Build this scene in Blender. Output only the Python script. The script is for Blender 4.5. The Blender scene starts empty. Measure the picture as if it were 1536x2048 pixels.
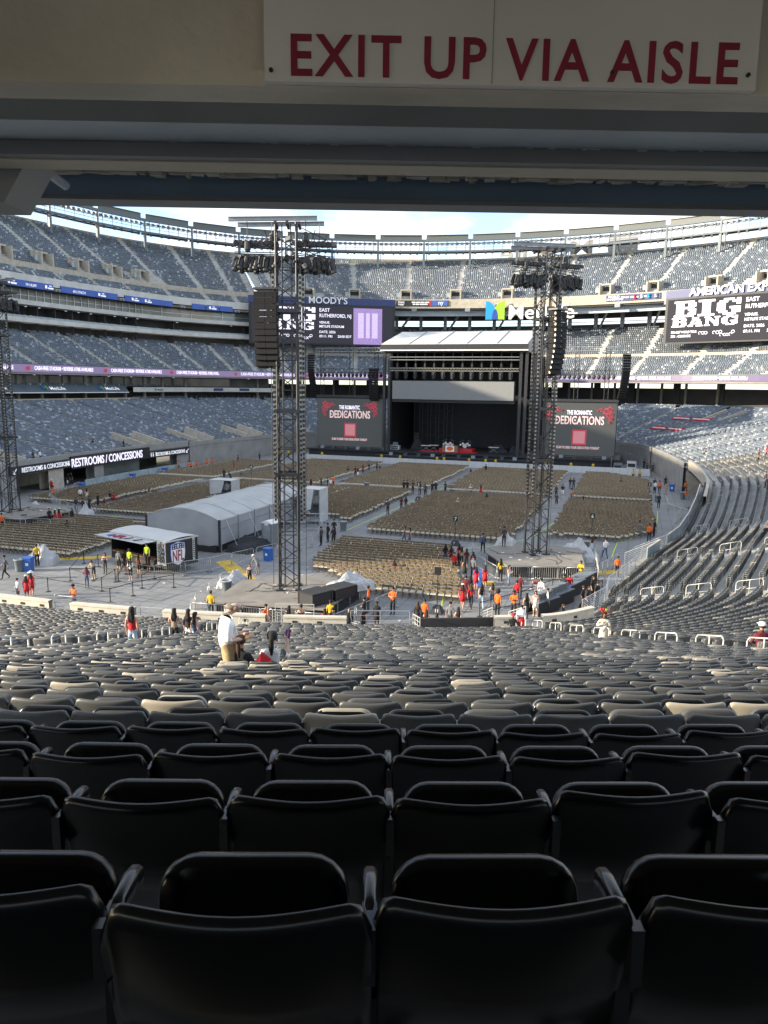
import bpy, bmesh, math, random
import numpy as np
from mathutils import Vector, Matrix
rnd = random.Random(11); nr = np.random.RandomState(5)
S = bpy.context.scene; COL = S.collection
R = math.radians
# ---------------------------------------------------------------- camera
CAM = Vector((33.0, 0.0, 14.2)); YAW, PITCH, ROLL = R(18.5), R(9.7), R(0.7)
cd = bpy.data.cameras.new('camera'); co = bpy.data.objects.new('camera', cd); COL.objects.link(co); S.camera = co
fw = Vector((-math.sin(YAW)*math.cos(PITCH), math.cos(YAW)*math.cos(PITCH), -math.sin(PITCH)))
rt = Vector((math.cos(YAW), math.sin(YAW), 0)); up = rt.cross(fw)
r2 = rt*math.cos(ROLL)+up*math.sin(ROLL); u2 = -rt*math.sin(ROLL)+up*math.cos(ROLL)
M = Matrix((r2, u2, -fw)).transposed().to_4x4(); M.translation = CAM; co.matrix_world = M
cd.sensor_fit = 'VERTICAL'; cd.sensor_height = 36; cd.lens = 26.02; cd.clip_start = 0.1; cd.clip_end = 4000
# ---------------------------------------------------------------- world, sun, exposure
SUN_AZ = (-0.880, -0.475); SUN_EL = R(16.5)
w = bpy.data.worlds.new('World'); S.world = w; w.use_nodes = True
nt = w.node_tree; N = nt.nodes; L = nt.links; N.clear()
out = N.new('ShaderNodeOutputWorld'); bg = N.new('ShaderNodeBackground'); bg.inputs['Strength'].default_value = 0.13
sky = N.new('ShaderNodeTexSky'); sky.sky_type = 'NISHITA'; sky.sun_disc = False
sky.sun_elevation = SUN_EL; sky.sun_rotation = math.atan2(SUN_AZ[0], SUN_AZ[1]) % (2*math.pi); sky.air_density = 0.8; sky.dust_density = 0.7
tc = N.new('ShaderNodeTexCoord'); mp = N.new('ShaderNodeMapping'); mp.inputs['Scale'].default_value = (1, 1, 2.6); mp.inputs['Location'].default_value = (0.75, 0.35, 0.2)
ns = N.new('ShaderNodeTexNoise'); ns.inputs['Scale'].default_value = 5.2; ns.inputs['Detail'].default_value = 9; ns.inputs['Roughness'].default_value = 0.55
cr = N.new('ShaderNodeValToRGB'); cr.color_ramp.elements[0].position = 0.43; cr.color_ramp.elements[1].position = 0.58
mx = N.new('ShaderNodeMix'); mx.data_type = 'RGBA'; mx.inputs['B'].default_value = (3.5, 3.55, 3.6, 1)
L.new(tc.outputs['Generated'], mp.inputs['Vector']); L.new(mp.outputs[0], ns.inputs['Vector']); L.new(ns.outputs['Fac'], cr.inputs[0])
L.new(sky.outputs[0], mx.inputs['A']); L.new(cr.outputs[0], mx.inputs['Factor']); L.new(mx.outputs['Result'], bg.inputs['Color']); L.new(bg.outputs[0], out.inputs[0])
sl = bpy.data.lights.new('sun', 'SUN'); sl.energy = 3.4; sl.angle = R(0.53); sl.color = (1, 0.86, 0.66)
so = bpy.data.objects.new('sun', sl); COL.objects.link(so); so.location = (0, 0, 200)
to_sun = Vector((SUN_AZ[0]*math.cos(SUN_EL), SUN_AZ[1]*math.cos(SUN_EL), math.sin(SUN_EL)))
so.rotation_euler = to_sun.to_track_quat('Z', 'Y').to_euler()
S.view_settings.view_transform = 'Standard'; S.view_settings.look = 'None'; S.view_settings.gamma = 1; S.view_settings.exposure = 1.75
S.render.engine = 'CYCLES'; S.cycles.max_bounces = 5; S.cycles.diffuse_bounces = 3; S.cycles.glossy_bounces = 2; S.cycles.transmission_bounces = 3
S.cycles.transparent_max_bounces = 8; S.cycles.use_denoising = True
# ---------------------------------------------------------------- materials
def mat(name, col, rough=0.6, metal=0.0, var=0.12, scale=3.0, bump=0.0, bscale=None, emit=None, estr=0.0, attr=None, spec=0.5, detail=4, coord='Object'):
    m = bpy.data.materials.new(name); m.use_nodes = True; t = m.node_tree; n = t.nodes; l = t.links
    p = n['Principled BSDF']; p.inputs['Roughness'].default_value = rough; p.inputs['Metallic'].default_value = metal
    p.inputs['Specular IOR Level'].default_value = spec
    c = (*col, 1)
    if attr:                                             # per-piece colour stored on the mesh
        a = n.new('ShaderNodeAttribute'); a.attribute_name = 'rv'
        r = n.new('ShaderNodeValToRGB'); r.color_ramp.interpolation = 'LINEAR'
        while len(r.color_ramp.elements) < len(attr): r.color_ramp.elements.new(0.5)
        for e, (pos, cc) in zip(r.color_ramp.elements, attr): e.position = pos; e.color = (*cc, 1)
        l.new(a.outputs['Fac'], r.inputs[0]); src = r.outputs[0]
    else: src = None
    tcn = n.new('ShaderNodeTexCoord')
    if var > 0:
        z = n.new('ShaderNodeTexNoise'); z.inputs['Scale'].default_value = scale; z.inputs['Detail'].default_value = detail
        l.new(tcn.outputs[coord], z.inputs['Vector'])
        mr = n.new('ShaderNodeMapRange'); mr.inputs['From Min'].default_value = 0.25; mr.inputs['From Max'].default_value = 0.75
        mr.inputs['To Min'].default_value = 1-var; mr.inputs['To Max'].default_value = 1+var
        l.new(z.outputs['Fac'], mr.inputs['Value'])
        mm = n.new('ShaderNodeMix'); mm.data_type = 'RGBA'; mm.blend_type = 'MULTIPLY'; mm.inputs['Factor'].default_value = 1
        if src: l.new(src, mm.inputs['A'])
        else: mm.inputs['A'].default_value = c
        l.new(mr.outputs[0], mm.inputs['B']); src = mm.outputs['Result']
    if src: l.new(src, p.inputs['Base Color'])
    else: p.inputs['Base Color'].default_value = c
    if bump:
        z2 = n.new('ShaderNodeTexNoise'); z2.inputs['Scale'].default_value = bscale or scale*6; z2.inputs['Detail'].default_value = 5
        l.new(tcn.outputs[coord], z2.inputs['Vector']); b = n.new('ShaderNodeBump'); b.inputs['Strength'].default_value = bump; b.inputs['Distance'].default_value = 0.02
        l.new(z2.outputs['Fac'], b.inputs['Height']); l.new(b.outputs[0], p.inputs['Normal'])
    if emit: p.inputs['Emission Color'].default_value = (*emit, 1); p.inputs['Emission Strength'].default_value = estr
    return m
_mc = {}
def cloth(col, rough=0.85):
    k = tuple(round(x, 3) for x in col)
    if k not in _mc: _mc[k] = mat('cloth', col, rough, var=0.15, scale=9, bump=0.15, bscale=30)
    return _mc[k]
MT = dict(
 concrete=mat('concrete', (0.27, 0.265, 0.25), 0.9, var=0.18, scale=0.6, bump=0.2, bscale=8),
 concrete_warm=mat('concrete_warm', (0.42, 0.38, 0.31), 0.9, var=0.2, scale=1.3, bump=0.25, bscale=20, detail=7),
 concrete_light=mat('concrete_light', (0.56, 0.55, 0.51), 0.9, var=0.15, scale=0.5, bump=0.2, bscale=8),
 tread=mat('tread', (0.42, 0.42, 0.40), 0.9, var=0.2, scale=0.7, bump=0.2, bscale=9),
 deckfloor=mat('deckfloor', (0.22, 0.20, 0.17), 0.75, var=0.25, scale=0.9, bump=0.1),
 concrete_beam=mat('concrete_beam', (0.62, 0.585, 0.50), 0.9, var=0.3, scale=1.6, bump=0.3, bscale=24, detail=8),
 steelblue=mat('steelblue', (0.48, 0.55, 0.62), 0.55, var=0.16, scale=2.2, bump=0.12, bscale=30, detail=6),
 steelgrey=mat('steelgrey', (0.24, 0.26, 0.28), 0.6, var=0.15, scale=2.0, bump=0.1),
 cream=mat('cream', (0.55, 0.51, 0.42), 0.7, var=0.12, scale=2.0),
 outerblue=mat('outerblue', (0.25, 0.37, 0.53), 0.5, var=0.14, scale=1.5, bump=0.1, bscale=30, detail=6), lightbank=mat('lightbank', (0.11, 0.12, 0.11), 0.5, var=0.1),
 gantry=mat('gantry', (0.095, 0.12, 0.14), 0.5, var=0.1),
 galv=mat('galv', (0.50, 0.51, 0.51), 0.38, 0.7, var=0.15, scale=6),
 railpaint=mat('railpaint', (0.52, 0.52, 0.48), 0.45, 0.2, var=0.1, scale=5),
 truss=mat('truss', (0.045, 0.045, 0.048), 0.45, 0.5, var=0.2, scale=4),
 trusslight=mat('trusslight', (0.30, 0.29, 0.26), 0.4, 0.6, var=0.2, scale=5),
 black=mat('black', (0.018, 0.019, 0.021), 0.55, var=0.2, scale=5),
 blackcloth=mat('blackcloth', (0.022, 0.024, 0.028), 0.9, var=0.25, scale=1.5, bump=0.3, bscale=3),
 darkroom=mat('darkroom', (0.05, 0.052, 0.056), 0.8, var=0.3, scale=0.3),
 tentroof=mat('tentroof', (0.40, 0.405, 0.40), 0.6, var=0.14, scale=0.7, bump=0.7, bscale=1.5),
 roofwhite=mat('roofwhite', (0.55, 0.55, 0.53), 0.55, var=0.08, scale=0.5, bump=0.2, bscale=1.2),
 tarp=mat('tarp', (0.46, 0.47, 0.47), 0.5, var=0.16, scale=0.9, bump=0.6, bscale=1.6),
 tarpgrey=mat('tarpgrey', (0.30, 0.315, 0.33), 0.6, var=0.14, scale=0.6, bump=0.5, bscale=1.1),
 plasticsheet=mat('plasticsheet', (0.46, 0.47, 0.47), 0.25, var=0.2, scale=4, bump=0.8, bscale=6),
 awning=mat('awning', (0.12, 0.15, 0.18), 0.7, var=0.15, scale=0.5),
 speaker=mat('speaker', (0.007, 0.007, 0.008), 0.75, var=0.3, scale=4, spec=0.25),
 white=mat('white', (0.74, 0.74, 0.72), 0.5, var=0.06),
 glass=mat('glass', (0.20, 0.22, 0.21), 0.12, var=0.35, scale=0.25, spec=0.8),
 sheetglass=mat('sheetglass', (0.30, 0.36, 0.38), 0.15, var=0.2, scale=1),
 red=mat('red', (0.45, 0.02, 0.03), 0.6), yellow=mat('yellow', (0.62, 0.40, 0.02), 0.6, var=0.2, scale=3),
 blue=mat('blue', (0.03, 0.12, 0.42), 0.45), navy=mat('navy', (0.035, 0.05, 0.16), 0.5), bluebrd=mat('bluebrd', (0.05, 0.12, 0.42), 0.5),
 green=mat('greentape', (0.45, 0.72, 0.04), 0.6), bin=mat('bin', (0.16, 0.185, 0.20), 0.55), lime=mat('lime', (0.30, 0.55, 0.03), 0.5),
 cyan=mat('cyan', (0.01, 0.27, 0.62), 0.5), darkblue=mat('darkblue', (0.02, 0.06, 0.30), 0.5),
 signred=mat('signred', (0.27, 0.012, 0.04), 0.6, var=0.1, scale=8), signwhite=mat('signwhite', (0.78, 0.78, 0.75), 0.55, var=0.1, scale=1.6, detail=6),
 wood=mat('wood', (0.24, 0.13, 0.06), 0.6, var=0.2, scale=4), rubber=mat('rubber', (0.03, 0.03, 0.032), 0.7),
 textwhite=mat('textwhite', (0.8, 0.8, 0.8), 0.5, emit=(0.9, 0.9, 1), estr=0.13, var=0), paintwhite=mat('paintwhite', (0.8, 0.8, 0.78), 0.5, var=0.04),
 silver=mat('silver', (0.62, 0.63, 0.64), 0.35, 0.4, var=0.08),
 led_purple=mat('led_purple', (0.08, 0.07, 0.10), 0.4, emit=(0.13, 0.095, 0.18), estr=0.48, var=0), led_text=mat('led_text', (0.5, 0.5, 0.5), 0.4, emit=(0.85, 0.8, 1), estr=0.32, var=0),
 led_dark=mat('led_dark', (0.02, 0.02, 0.024), 0.7, emit=(0.020, 0.020, 0.026), estr=0.5, var=0, spec=0.1), led_lilac=mat('led_lilac', (0.15, 0.1, 0.2), 0.5, emit=(0.15, 0.105, 0.23), estr=0.63, var=0.5, scale=3),
 led_grey=mat('led_grey', (0.032, 0.034, 0.036), 0.6, emit=(0.018, 0.02, 0.02), estr=0.63, var=0.05, scale=0.6), led_grey2=mat('led_grey2', (0.20, 0.205, 0.205), 0.6, var=0.06),
 led_red=mat('led_red', (0.2, 0.02, 0.03), 0.5, emit=(0.15, 0.016, 0.026), estr=0.63, var=0.25, scale=2), led_pink=mat('led_pink', (0.4, 0.3, 0.3), 0.5, emit=(0.30, 0.21, 0.21), estr=0.63, var=0), led_lilac2=mat('led_lilac2', (0.3, 0.25, 0.4), 0.5, emit=(0.28, 0.22, 0.40), estr=0.63, var=0.3, scale=4), led_rose=mat('led_rose', (0.2, 0.06, 0.07), 0.5, emit=(0.20, 0.085, 0.095), estr=0.63, var=0.1),
 seatshaded=mat('seatshaded', (0.004, 0.0045, 0.005), 0.24, var=0.35, scale=3.5, spec=0.32, detail=8),  # overhang shade put into the colour: near-black copy of the seat plastic
 seatsunlit=mat('seatsunlit', (0.082, 0.085, 0.084), 0.42, var=0.22, scale=2.0, spec=0.5),  # same plastic with sunlight put into the colour
 seatfaded=mat('seatfaded', (0.34, 0.31, 0.25), 0.45, var=0.15, scale=3),
 armplastic=mat('armplastic', (0.014, 0.015, 0.016), 0.25, var=0.25, scale=6),
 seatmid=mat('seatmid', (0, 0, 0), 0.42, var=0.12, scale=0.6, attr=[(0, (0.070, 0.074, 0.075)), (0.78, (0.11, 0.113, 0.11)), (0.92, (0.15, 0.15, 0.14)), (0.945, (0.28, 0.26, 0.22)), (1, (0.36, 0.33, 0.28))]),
 seatfar=mat('seatfar', (0, 0, 0), 0.45, var=0.10, scale=0.2, attr=[(0, (0.085, 0.108, 0.138)), (0.55, (0.12, 0.145, 0.18)), (0.88, (0.16, 0.19, 0.22)), (0.93, (0.30, 0.33, 0.36)), (1, (0.44, 0.47, 0.50))]),
 chairseat=mat('chairseat', (0.52, 0.45, 0.32), 0.5, var=0.2, scale=0.8), chairback=mat('chairback', (0.21, 0.155, 0.09), 0.45, var=0.25, scale=0.8), chairleg=mat('chairleg', (0.15, 0.115, 0.08), 0.4, 0.3, var=0.2),
)
# ---------------------------------------------------------------- mesh helpers
class MB:
    def __init__(s): s.v = []; s.f = []; s.m = []
    def add(s, vs, fs, mi=0):
        b = len(s.v); s.v += [tuple(v) for v in vs]; s.f += [tuple(i+b for i in f) for f in fs]; s.m += [mi]*len(fs); return s
    def box(s, c, d, rz=0.0, mi=0):
        x, y, z = d[0]/2, d[1]/2, d[2]/2; ca, sa = math.cos(rz), math.sin(rz)
        vs = [(c[0]+a*x*ca-b*y*sa, c[1]+a*x*sa+b*y*ca, c[2]+e*z) for e in (-1, 1) for b in (-1, 1) for a in (-1, 1)]
        return s.add(vs, [(0, 2, 3, 1), (4, 5, 7, 6), (0, 1, 5, 4), (2, 6, 7, 3), (0, 4, 6, 2), (1, 3, 7, 5)], mi)
    def tube(s, p, q, r, n=6, r2=None, caps=True, mi=0):
        p = Vector(p); q = Vector(q); d = (q-p)
        if d.length < 1e-6: return s
        d.normalize(); a = d.orthogonal().normalized(); b = d.cross(a); r2 = r if r2 is None else r2
        vs = []
        for c, rr in ((p, r), (q, r2)):
            for i in range(n):
                t = 2*math.pi*i/n+math.pi/n; vs.append(c+a*math.cos(t)*rr+b*math.sin(t)*rr)
        fs = [(i, (i+1) % n, n+(i+1) % n, n+i) for i in range(n)]
        if caps: fs += [tuple(range(n))[::-1], tuple(range(n, 2*n))]
        return s.add(vs, fs, mi)
    def path(s, pts, r, n=6, mi=0):
        for a, b in zip(pts[:-1], pts[1:]): s.tube(a, b, r, n, mi=mi)
        return s
    def bar(s, p, q, w, h, mi=0):                # rectangular bar, h along z-ish
        p = Vector(p); q = Vector(q); d = (q-p).normalized(); u = Vector((0, 0, 1))
        if abs(d.z) > 0.95: u = Vector((0, 1, 0))
        a = d.cross(u).normalized()*w/2; b = a.cross(d).normalized()*h/2
        vs = [c+i*a+j*b for c in (p, q) for i, j in ((-1, -1), (1, -1), (1, 1), (-1, 1))]
        return s.add(vs, [(3, 2, 1, 0), (4, 5, 6, 7), (0, 1, 5, 4), (1, 2, 6, 5), (2, 3, 7, 6), (3, 0, 4, 7)], mi)
    def prism(s, poly, z0, z1, mi=0):
        n = len(poly); vs = [(x, y, z0) for x, y in poly]+[(x, y, z1) for x, y in poly]
        return s.add(vs, [tuple(range(n))[::-1], tuple(range(n, 2*n))]+[(i, (i+1) % n, n+(i+1) % n, n+i) for i in range(n)], mi)
    def lathe(s, prof, c=(0, 0, 0), n=12, mi=0):  # prof [(r,z)]
        vs = []
        for r, z in prof:
            for i in range(n): t = 2*math.pi*i/n; vs.append((c[0]+r*math.cos(t), c[1]+r*math.sin(t), c[2]+z))
        k = len(prof); fs = [(j*n+i, j*n+(i+1) % n, (j+1)*n+(i+1) % n, (j+1)*n+i) for j in range(k-1) for i in range(n)]
        fs += [tuple(range(n))[::-1], tuple(range((k-1)*n, k*n))]
        return s.add(vs, fs, mi)
    def loft(s, rings, closed=True, caps=True, mi=0):
        n = len(rings[0]); k = len(rings); vs = [p for r in rings for p in r]
        e = n if closed else n-1
        fs = [(j*n+i, j*n+(i+1) % n, (j+1)*n+(i+1) % n, (j+1)*n+i) for j in range(k-1) for i in range(e)]
        if caps: fs += [tuple(range(n))[::-1], tuple(range((k-1)*n, k*n))]
        return s.add(vs, fs, mi)
    def ico(s, c, r, mi=0, sc=(1, 1, 1), sub=1):
        bm = bmesh.new(); bmesh.ops.create_icosphere(bm, subdivisions=sub, radius=1)
        vs = [(c[0]+v.co.x*r*sc[0], c[1]+v.co.y*r*sc[1], c[2]+v.co.z*r*sc[2]) for v in bm.verts]; fs = [tuple(v.index for v in f.verts) for f in bm.faces]; bm.free()
        return s.add(vs, fs, mi)
    def mesh(s, name, mats, smooth=False):
        me = bpy.data.meshes.new(name); me.from_pydata(s.v, [], s.f)
        for m in (mats if isinstance(mats, (list, tuple)) else [mats]): me.materials.append(MT[m] if isinstance(m, str) else m)
        if max(s.m, default=0): me.polygons.foreach_set('material_index', s.m)
        if smooth: me.polygons.foreach_set('use_smooth', [True]*len(s.f))
        me.update(); return me
    def build(s, name, mats, parent=None, smooth=False, loc=None, rz=None):
        return link(name, s.mesh(name, mats, smooth), parent, loc, rz)
def link(name, data, parent=None, loc=None, rz=None):
    o = bpy.data.objects.new(name, data); COL.objects.link(o)
    if parent is not None: o.parent = parent
    if loc is not None: o.location = loc
    if rz is not None: o.rotation_euler = (0, 0, rz)
    return o
def tag(o, label=None, cat=None, group=None, kind=None):
    if label: o['label'] = label
    if cat: o['category'] = cat
    if group: o['group'] = group
    if kind: o['kind'] = kind
    return o
def thing(name, label, cat, loc=(0, 0, 0), rz=0.0, group=None):
    return tag(link(name, None, None, loc, rz), label, cat, group)
def copytree(o, parent=None):
    c = o.copy(); COL.objects.link(c); c.parent = parent
    for ch in list(o.children): copytree(ch, c)
    return c
def adopt(o, p):
    o.parent = p; o.matrix_parent_inverse = (Matrix.Translation(p.location)@p.rotation_euler.to_matrix().to_4x4()).inverted(); return o
def boxpart(name, c, d, m, parent=None, rz=0.0): return MB().box(c, d, rz).build(name, m, parent)
_tc = {}
def text(name, body, m, loc, rz, size, parent=None, bold=0.0, depth=0.02, width=None, tilt=90, align='LEFT', mirror=False, xs=1.0, sp=1.0):
    """flat extruded lettering standing upright, reading along +x rotated by rz"""
    k = (body, size, bold, depth, width, align, mirror, xs, sp)
    if k not in _tc:
        cu = bpy.data.curves.new('text', 'FONT'); cu.body = body; cu.size = size; cu.offset = bold; cu.extrude = depth/2; cu.align_x = align; cu.resolution_u = 3; cu.space_character = sp
        o = bpy.data.objects.new('tmp', cu); COL.objects.link(o); dg = bpy.context.evaluated_depsgraph_get(); dg.update()
        me = bpy.data.meshes.new_from_object(o.evaluated_get(dg)); bpy.data.objects.remove(o); bpy.data.curves.remove(cu)
        co_ = np.empty(len(me.vertices)*3); me.vertices.foreach_get('co', co_); co_ = co_.reshape(-1, 3)
        s_ = xs
        if width: s_ = width/max(1e-6, co_[:, 0].max()-co_[:, 0].min())
        co_[:, 0] *= s_*(-1 if mirror else 1)
        me.vertices.foreach_set('co', co_.ravel()); me.materials.clear(); me.materials.append(None); me.update(); _tc[k] = me
    me = _tc[k].copy(); me.materials[0] = MT[m] if isinstance(m, str) else m
    o = link(name, me, parent, loc); o.rotation_euler = (R(tilt), 0, rz); return o
def split_letters(o, name='letter'):
    """one object for each letter of a lettering mesh"""
    me = o.data; n = len(me.vertices); par = list(range(n))
    def find(a):
        while par[a] != a: par[a] = par[par[a]]; a = par[a]
        return a
    for e in me.edges: par[find(e.vertices[0])] = find(e.vertices[1])
    root = [find(i) for i in range(n)]; out = []
    for r in sorted(set(root), key=lambda r: me.vertices[r].co.x):
        idx = [i for i in range(n) if root[i] == r]; mp_ = {v: k for k, v in enumerate(idx)}
        b = MB(); b.add([tuple(me.vertices[i].co) for i in idx], [tuple(mp_[v] for v in f.vertices) for f in me.polygons if root[f.vertices[0]] == r])
        q = link(name, b.mesh(name, me.materials[0]), o.parent); q.location = o.location; q.rotation_euler = o.rotation_euler; q.matrix_parent_inverse = o.matrix_parent_inverse; out.append(q)
    bpy.data.objects.remove(o); return out
def merged(name, tv, tf, tm, pos, yaw, mats, rv=None, parent=None, scale=None, smooth=False):
    """numpy: many copies of one small template as one mesh"""
    tv = np.asarray(tv, float); pos = np.asarray(pos, float); n = len(pos); k = len(tv)
    c = np.cos(yaw)[:, None]; s_ = np.sin(yaw)[:, None]
    x = tv[None, :, 0]; y = tv[None, :, 1]; z = np.broadcast_to(tv[None, :, 2], (n, k))
    V = np.stack([x*c-y*s_+pos[:, 0:1], x*s_+y*c+pos[:, 1:2], z+pos[:, 2:3]], -1).reshape(-1, 3)
    lt = np.array([len(f) for f in tf]); fl = np.concatenate([np.array(f) for f in tf])
    FL = (fl[None, :]+(np.arange(n)*k)[:, None]).ravel(); LT = np.tile(lt, n); LS = np.concatenate([[0], np.cumsum(LT)[:-1]])
    me = bpy.data.meshes.new(name); me.vertices.add(len(V)); me.vertices.foreach_set('co', V.ravel())
    me.loops.add(len(FL)); me.loops.foreach_set('vertex_index', FL.astype(np.int32)); me.polygons.add(len(LT)); me.polygons.foreach_set('loop_start', LS.astype(np.int32))
    try: me.polygons.foreach_set('loop_total', LT.astype(np.int32))
    except Exception: pass
    for m in mats: me.materials.append(MT[m])
    me.polygons.foreach_set('material_index', np.tile(np.array(tm, np.int32), n))
    if smooth: me.polygons.foreach_set('use_smooth', np.tile(np.array(tm) == 0, n))
    if rv is not None:
        a = me.attributes.new('rv', 'FLOAT', 'POINT'); a.data.foreach_set('value', np.repeat(rv, k).astype(np.float32))
    me.update(calc_edges=True); me.validate()
    return link(name, me, parent)
# ---------------------------------------------------------------- plan of the bowl: wall curve, distance outwards = off
YC=94.75
def _ring():
    P=[];N=[]
    def add(x,y,a): P.append((x,y)); N.append((math.sin(a),math.cos(a)))   # a: normal angle clockwise from +Y
    q=[]  # one quarter: far-right quadrant from end centre to side centre (relative to centre)
    for t in np.linspace(0,27,19): a=math.radians(t); q.append((62*math.sin(a),62*math.cos(a),a))
    E1=q[-1]; ph=math.radians(13); E2=(-172+212*math.cos(ph),212*math.sin(ph),math.radians(77))
    t1=np.array([math.cos(E1[2]),-math.sin(E1[2])]); t2=np.array([math.cos(E2[2]),-math.sin(E2[2])])
    p1=np.array(E1[:2]);p2=np.array(E2[:2]); A=np.array([t1,t2]).T; ab=np.linalg.solve(A,p2-p1); C=p1+t1*ab[0]
    for t in np.linspace(0,1,21)[1:]:
        p=(1-t)**2*p1+2*t*(1-t)*C+t*t*p2; d=2*(1-t)*(C-p1)+2*t*(p2-C); q.append((p[0],p[1],math.atan2(-d[1],d[0])))
    for t in np.linspace(13,0,14)[1:]:
        a=math.radians(t); q.append((-172+212*math.cos(a),212*math.sin(a),math.pi/2-a))
    q=np.array(q)
    # start at near centre, go right(+X) side, far end, left side, back
    for x,y,a in q: add(x,YC-y,math.pi-a)
    for x,y,a in q[::-1][1:]: add(x,YC+y,a)
    for x,y,a in q[1:]: add(-x,YC+y,-a)
    for x,y,a in q[::-1][1:]: add(-x,YC-y,-(math.pi-a))
    return np.array(P),np.array(N)
RPt,RN=_ring()
RS=np.concatenate([[0],np.cumsum(np.linalg.norm(np.diff(RPt,axis=0),axis=1))])
_dl=np.where((RS>30)&(RS<80),np.interp(RS,[30,34,38.8,50,62,74,80],[0,1.2,3.0,2.7,1.4,.3,0]),0)   # the near right corner block stands a little further in
RPt=RPt-RN*_dl[:,None]
def rp(s,off):
    s=np.asarray(s,float)%RS[-1]
    x=np.interp(s,RS,RPt[:,0]);y=np.interp(s,RS,RPt[:,1]);nx=np.interp(s,RS,RN[:,0]);ny=np.interp(s,RS,RN[:,1])
    l=np.hypot(nx,ny); return np.stack([x+nx/l*off,y+ny/l*off],-1),np.stack([nx/l,ny/l],-1)
_ss=np.linspace(0,RS[-1],6001)[:-1]
_pp,_nn=rp(_ss,0)
def inv(x,y):
    # s, off of a world point
    dx=x-_pp[:,0];dy=y-_pp[:,1]; off=dx*_nn[:,0]+dy*_nn[:,1]; lat=np.abs(dx*_nn[:,1]-dy*_nn[:,0]); k=np.argmin(lat+1e6*(off<-25)); 
    c=np.where((lat<0.6)&(off>-30))[0]
    if len(c): k=c[np.argmin(np.abs(off[c]))]
    return _ss[k],off[k]
def sm(a, b, x): t = np.clip((np.asarray(x, float)-a)/(b-a), 0, 1); return t*t*(3-2*t)
S_CAM, OFF_CAM = inv(33.0, 0.0)
NROW = 45
def row_off(k): return OFF_CAM-1.2-0.82*np.asarray(k, float)
def row_backtop(k): d = 0.82*np.asarray(k, float); return 14.2-(0.94+0.359*d-0.00258*d*d/2)
def blend(s): s = np.asarray(s, float); return sm(60, 80, s)*(1-sm(296, 322, s))
def tread(k, s):                                  # tread height of row k at wall position s
    zn = row_backtop(k)-0.80; o = row_off(k); zs = 3.3+0.2*np.maximum(o, 0)+0.0006*o*o
    b = blend(s); return zn*(1-b)+zs*b
def strip_mesh(name, s, prof, m, parent=None, kind=None):
    """sweep a profile [(off,z)] (z may be callable of s) along wall positions s"""
    rows = []
    for off, z in prof:
        p, _ = rp(s, off); zz = z(s) if callable(z) else np.full(len(s), z); rows.append(np.column_stack([p, zz]))
    n = len(s); k = len(rows); V = np.concatenate(rows); F = [(j*n+i, j*n+i+1, (j+1)*n+i+1, (j+1)*n+i) for j in range(k-1) for i in range(n-1)]
    b = MB(); b.v = [tuple(v) for v in V]; b.f = F; b.m = [0]*len(F); o = b.build(name, m, parent)
    if kind: o['kind'] = kind
    return o
def solid_strip(name, s, o0, o1, z0, z1, m, parent=None):
    """closed band between offsets o0..o1 and heights z0..z1"""
    return strip_mesh(name, s, [(o0, z0), (o0, z1), (o1, z1), (o1, z0), (o0, z0)], m, parent)
def ang(n): return math.atan2(n[1], n[0])         # outward direction
# ================================================================ ground and field floor
g_ = MB().box((0, 120, -0.35), (3000, 3000, 0.3)).build('ground', 'concrete'); g_['kind'] = 'structure'
def tile_mat():
    m = mat('floor_tiles', (0.225, 0.23, 0.23), 0.7, var=0.22, scale=0.22, bump=0.05)
    t = m.node_tree; n = t.nodes; l = t.links; p = n['Principled BSDF']
    tcn = n.new('ShaderNodeTexCoord'); b = n.new('ShaderNodeTexBrick'); b.inputs['Scale'].default_value = 1.0; b.offset = 0.0
    b.inputs['Brick Width'].default_value = 1.07; b.inputs['Row Height'].default_value = 1.07; b.inputs['Mortar Size'].default_value = 0.035
    b.inputs['Color1'].default_value = (1, 1, 1, 1); b.inputs['Color2'].default_value = (0.86, 0.86, 0.86, 1); b.inputs['Mortar'].default_value = (0.55, 0.55, 0.55, 1)
    l.new(tcn.outputs['Object'], b.inputs['Vector']); src = p.inputs['Base Color'].links[0].from_socket
    mm = n.new('ShaderNodeMix'); mm.data_type = 'RGBA'; mm.blend_type = 'MULTIPLY'; mm.inputs['Factor'].default_value = 1
    l.new(src, mm.inputs['A']); l.new(b.outputs['Color'], mm.inputs['B']); l.new(mm.outputs['Result'], p.inputs['Base Color']); return m
MT['tiles'] = tile_mat()
ss = np.linspace(0, RS[-1], 160); pts, _ = rp(ss, 12.0)
fb = MB(); fb.add([(x, y, 0.0) for x, y in pts[:-1]], [tuple(range(len(pts)-1))[::-1]])
f_ = fb.build('field_floor', 'tiles'); f_['kind'] = 'structure'
if f_.data.polygons[0].normal.z < 0: f_.data.flip_normals()
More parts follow.
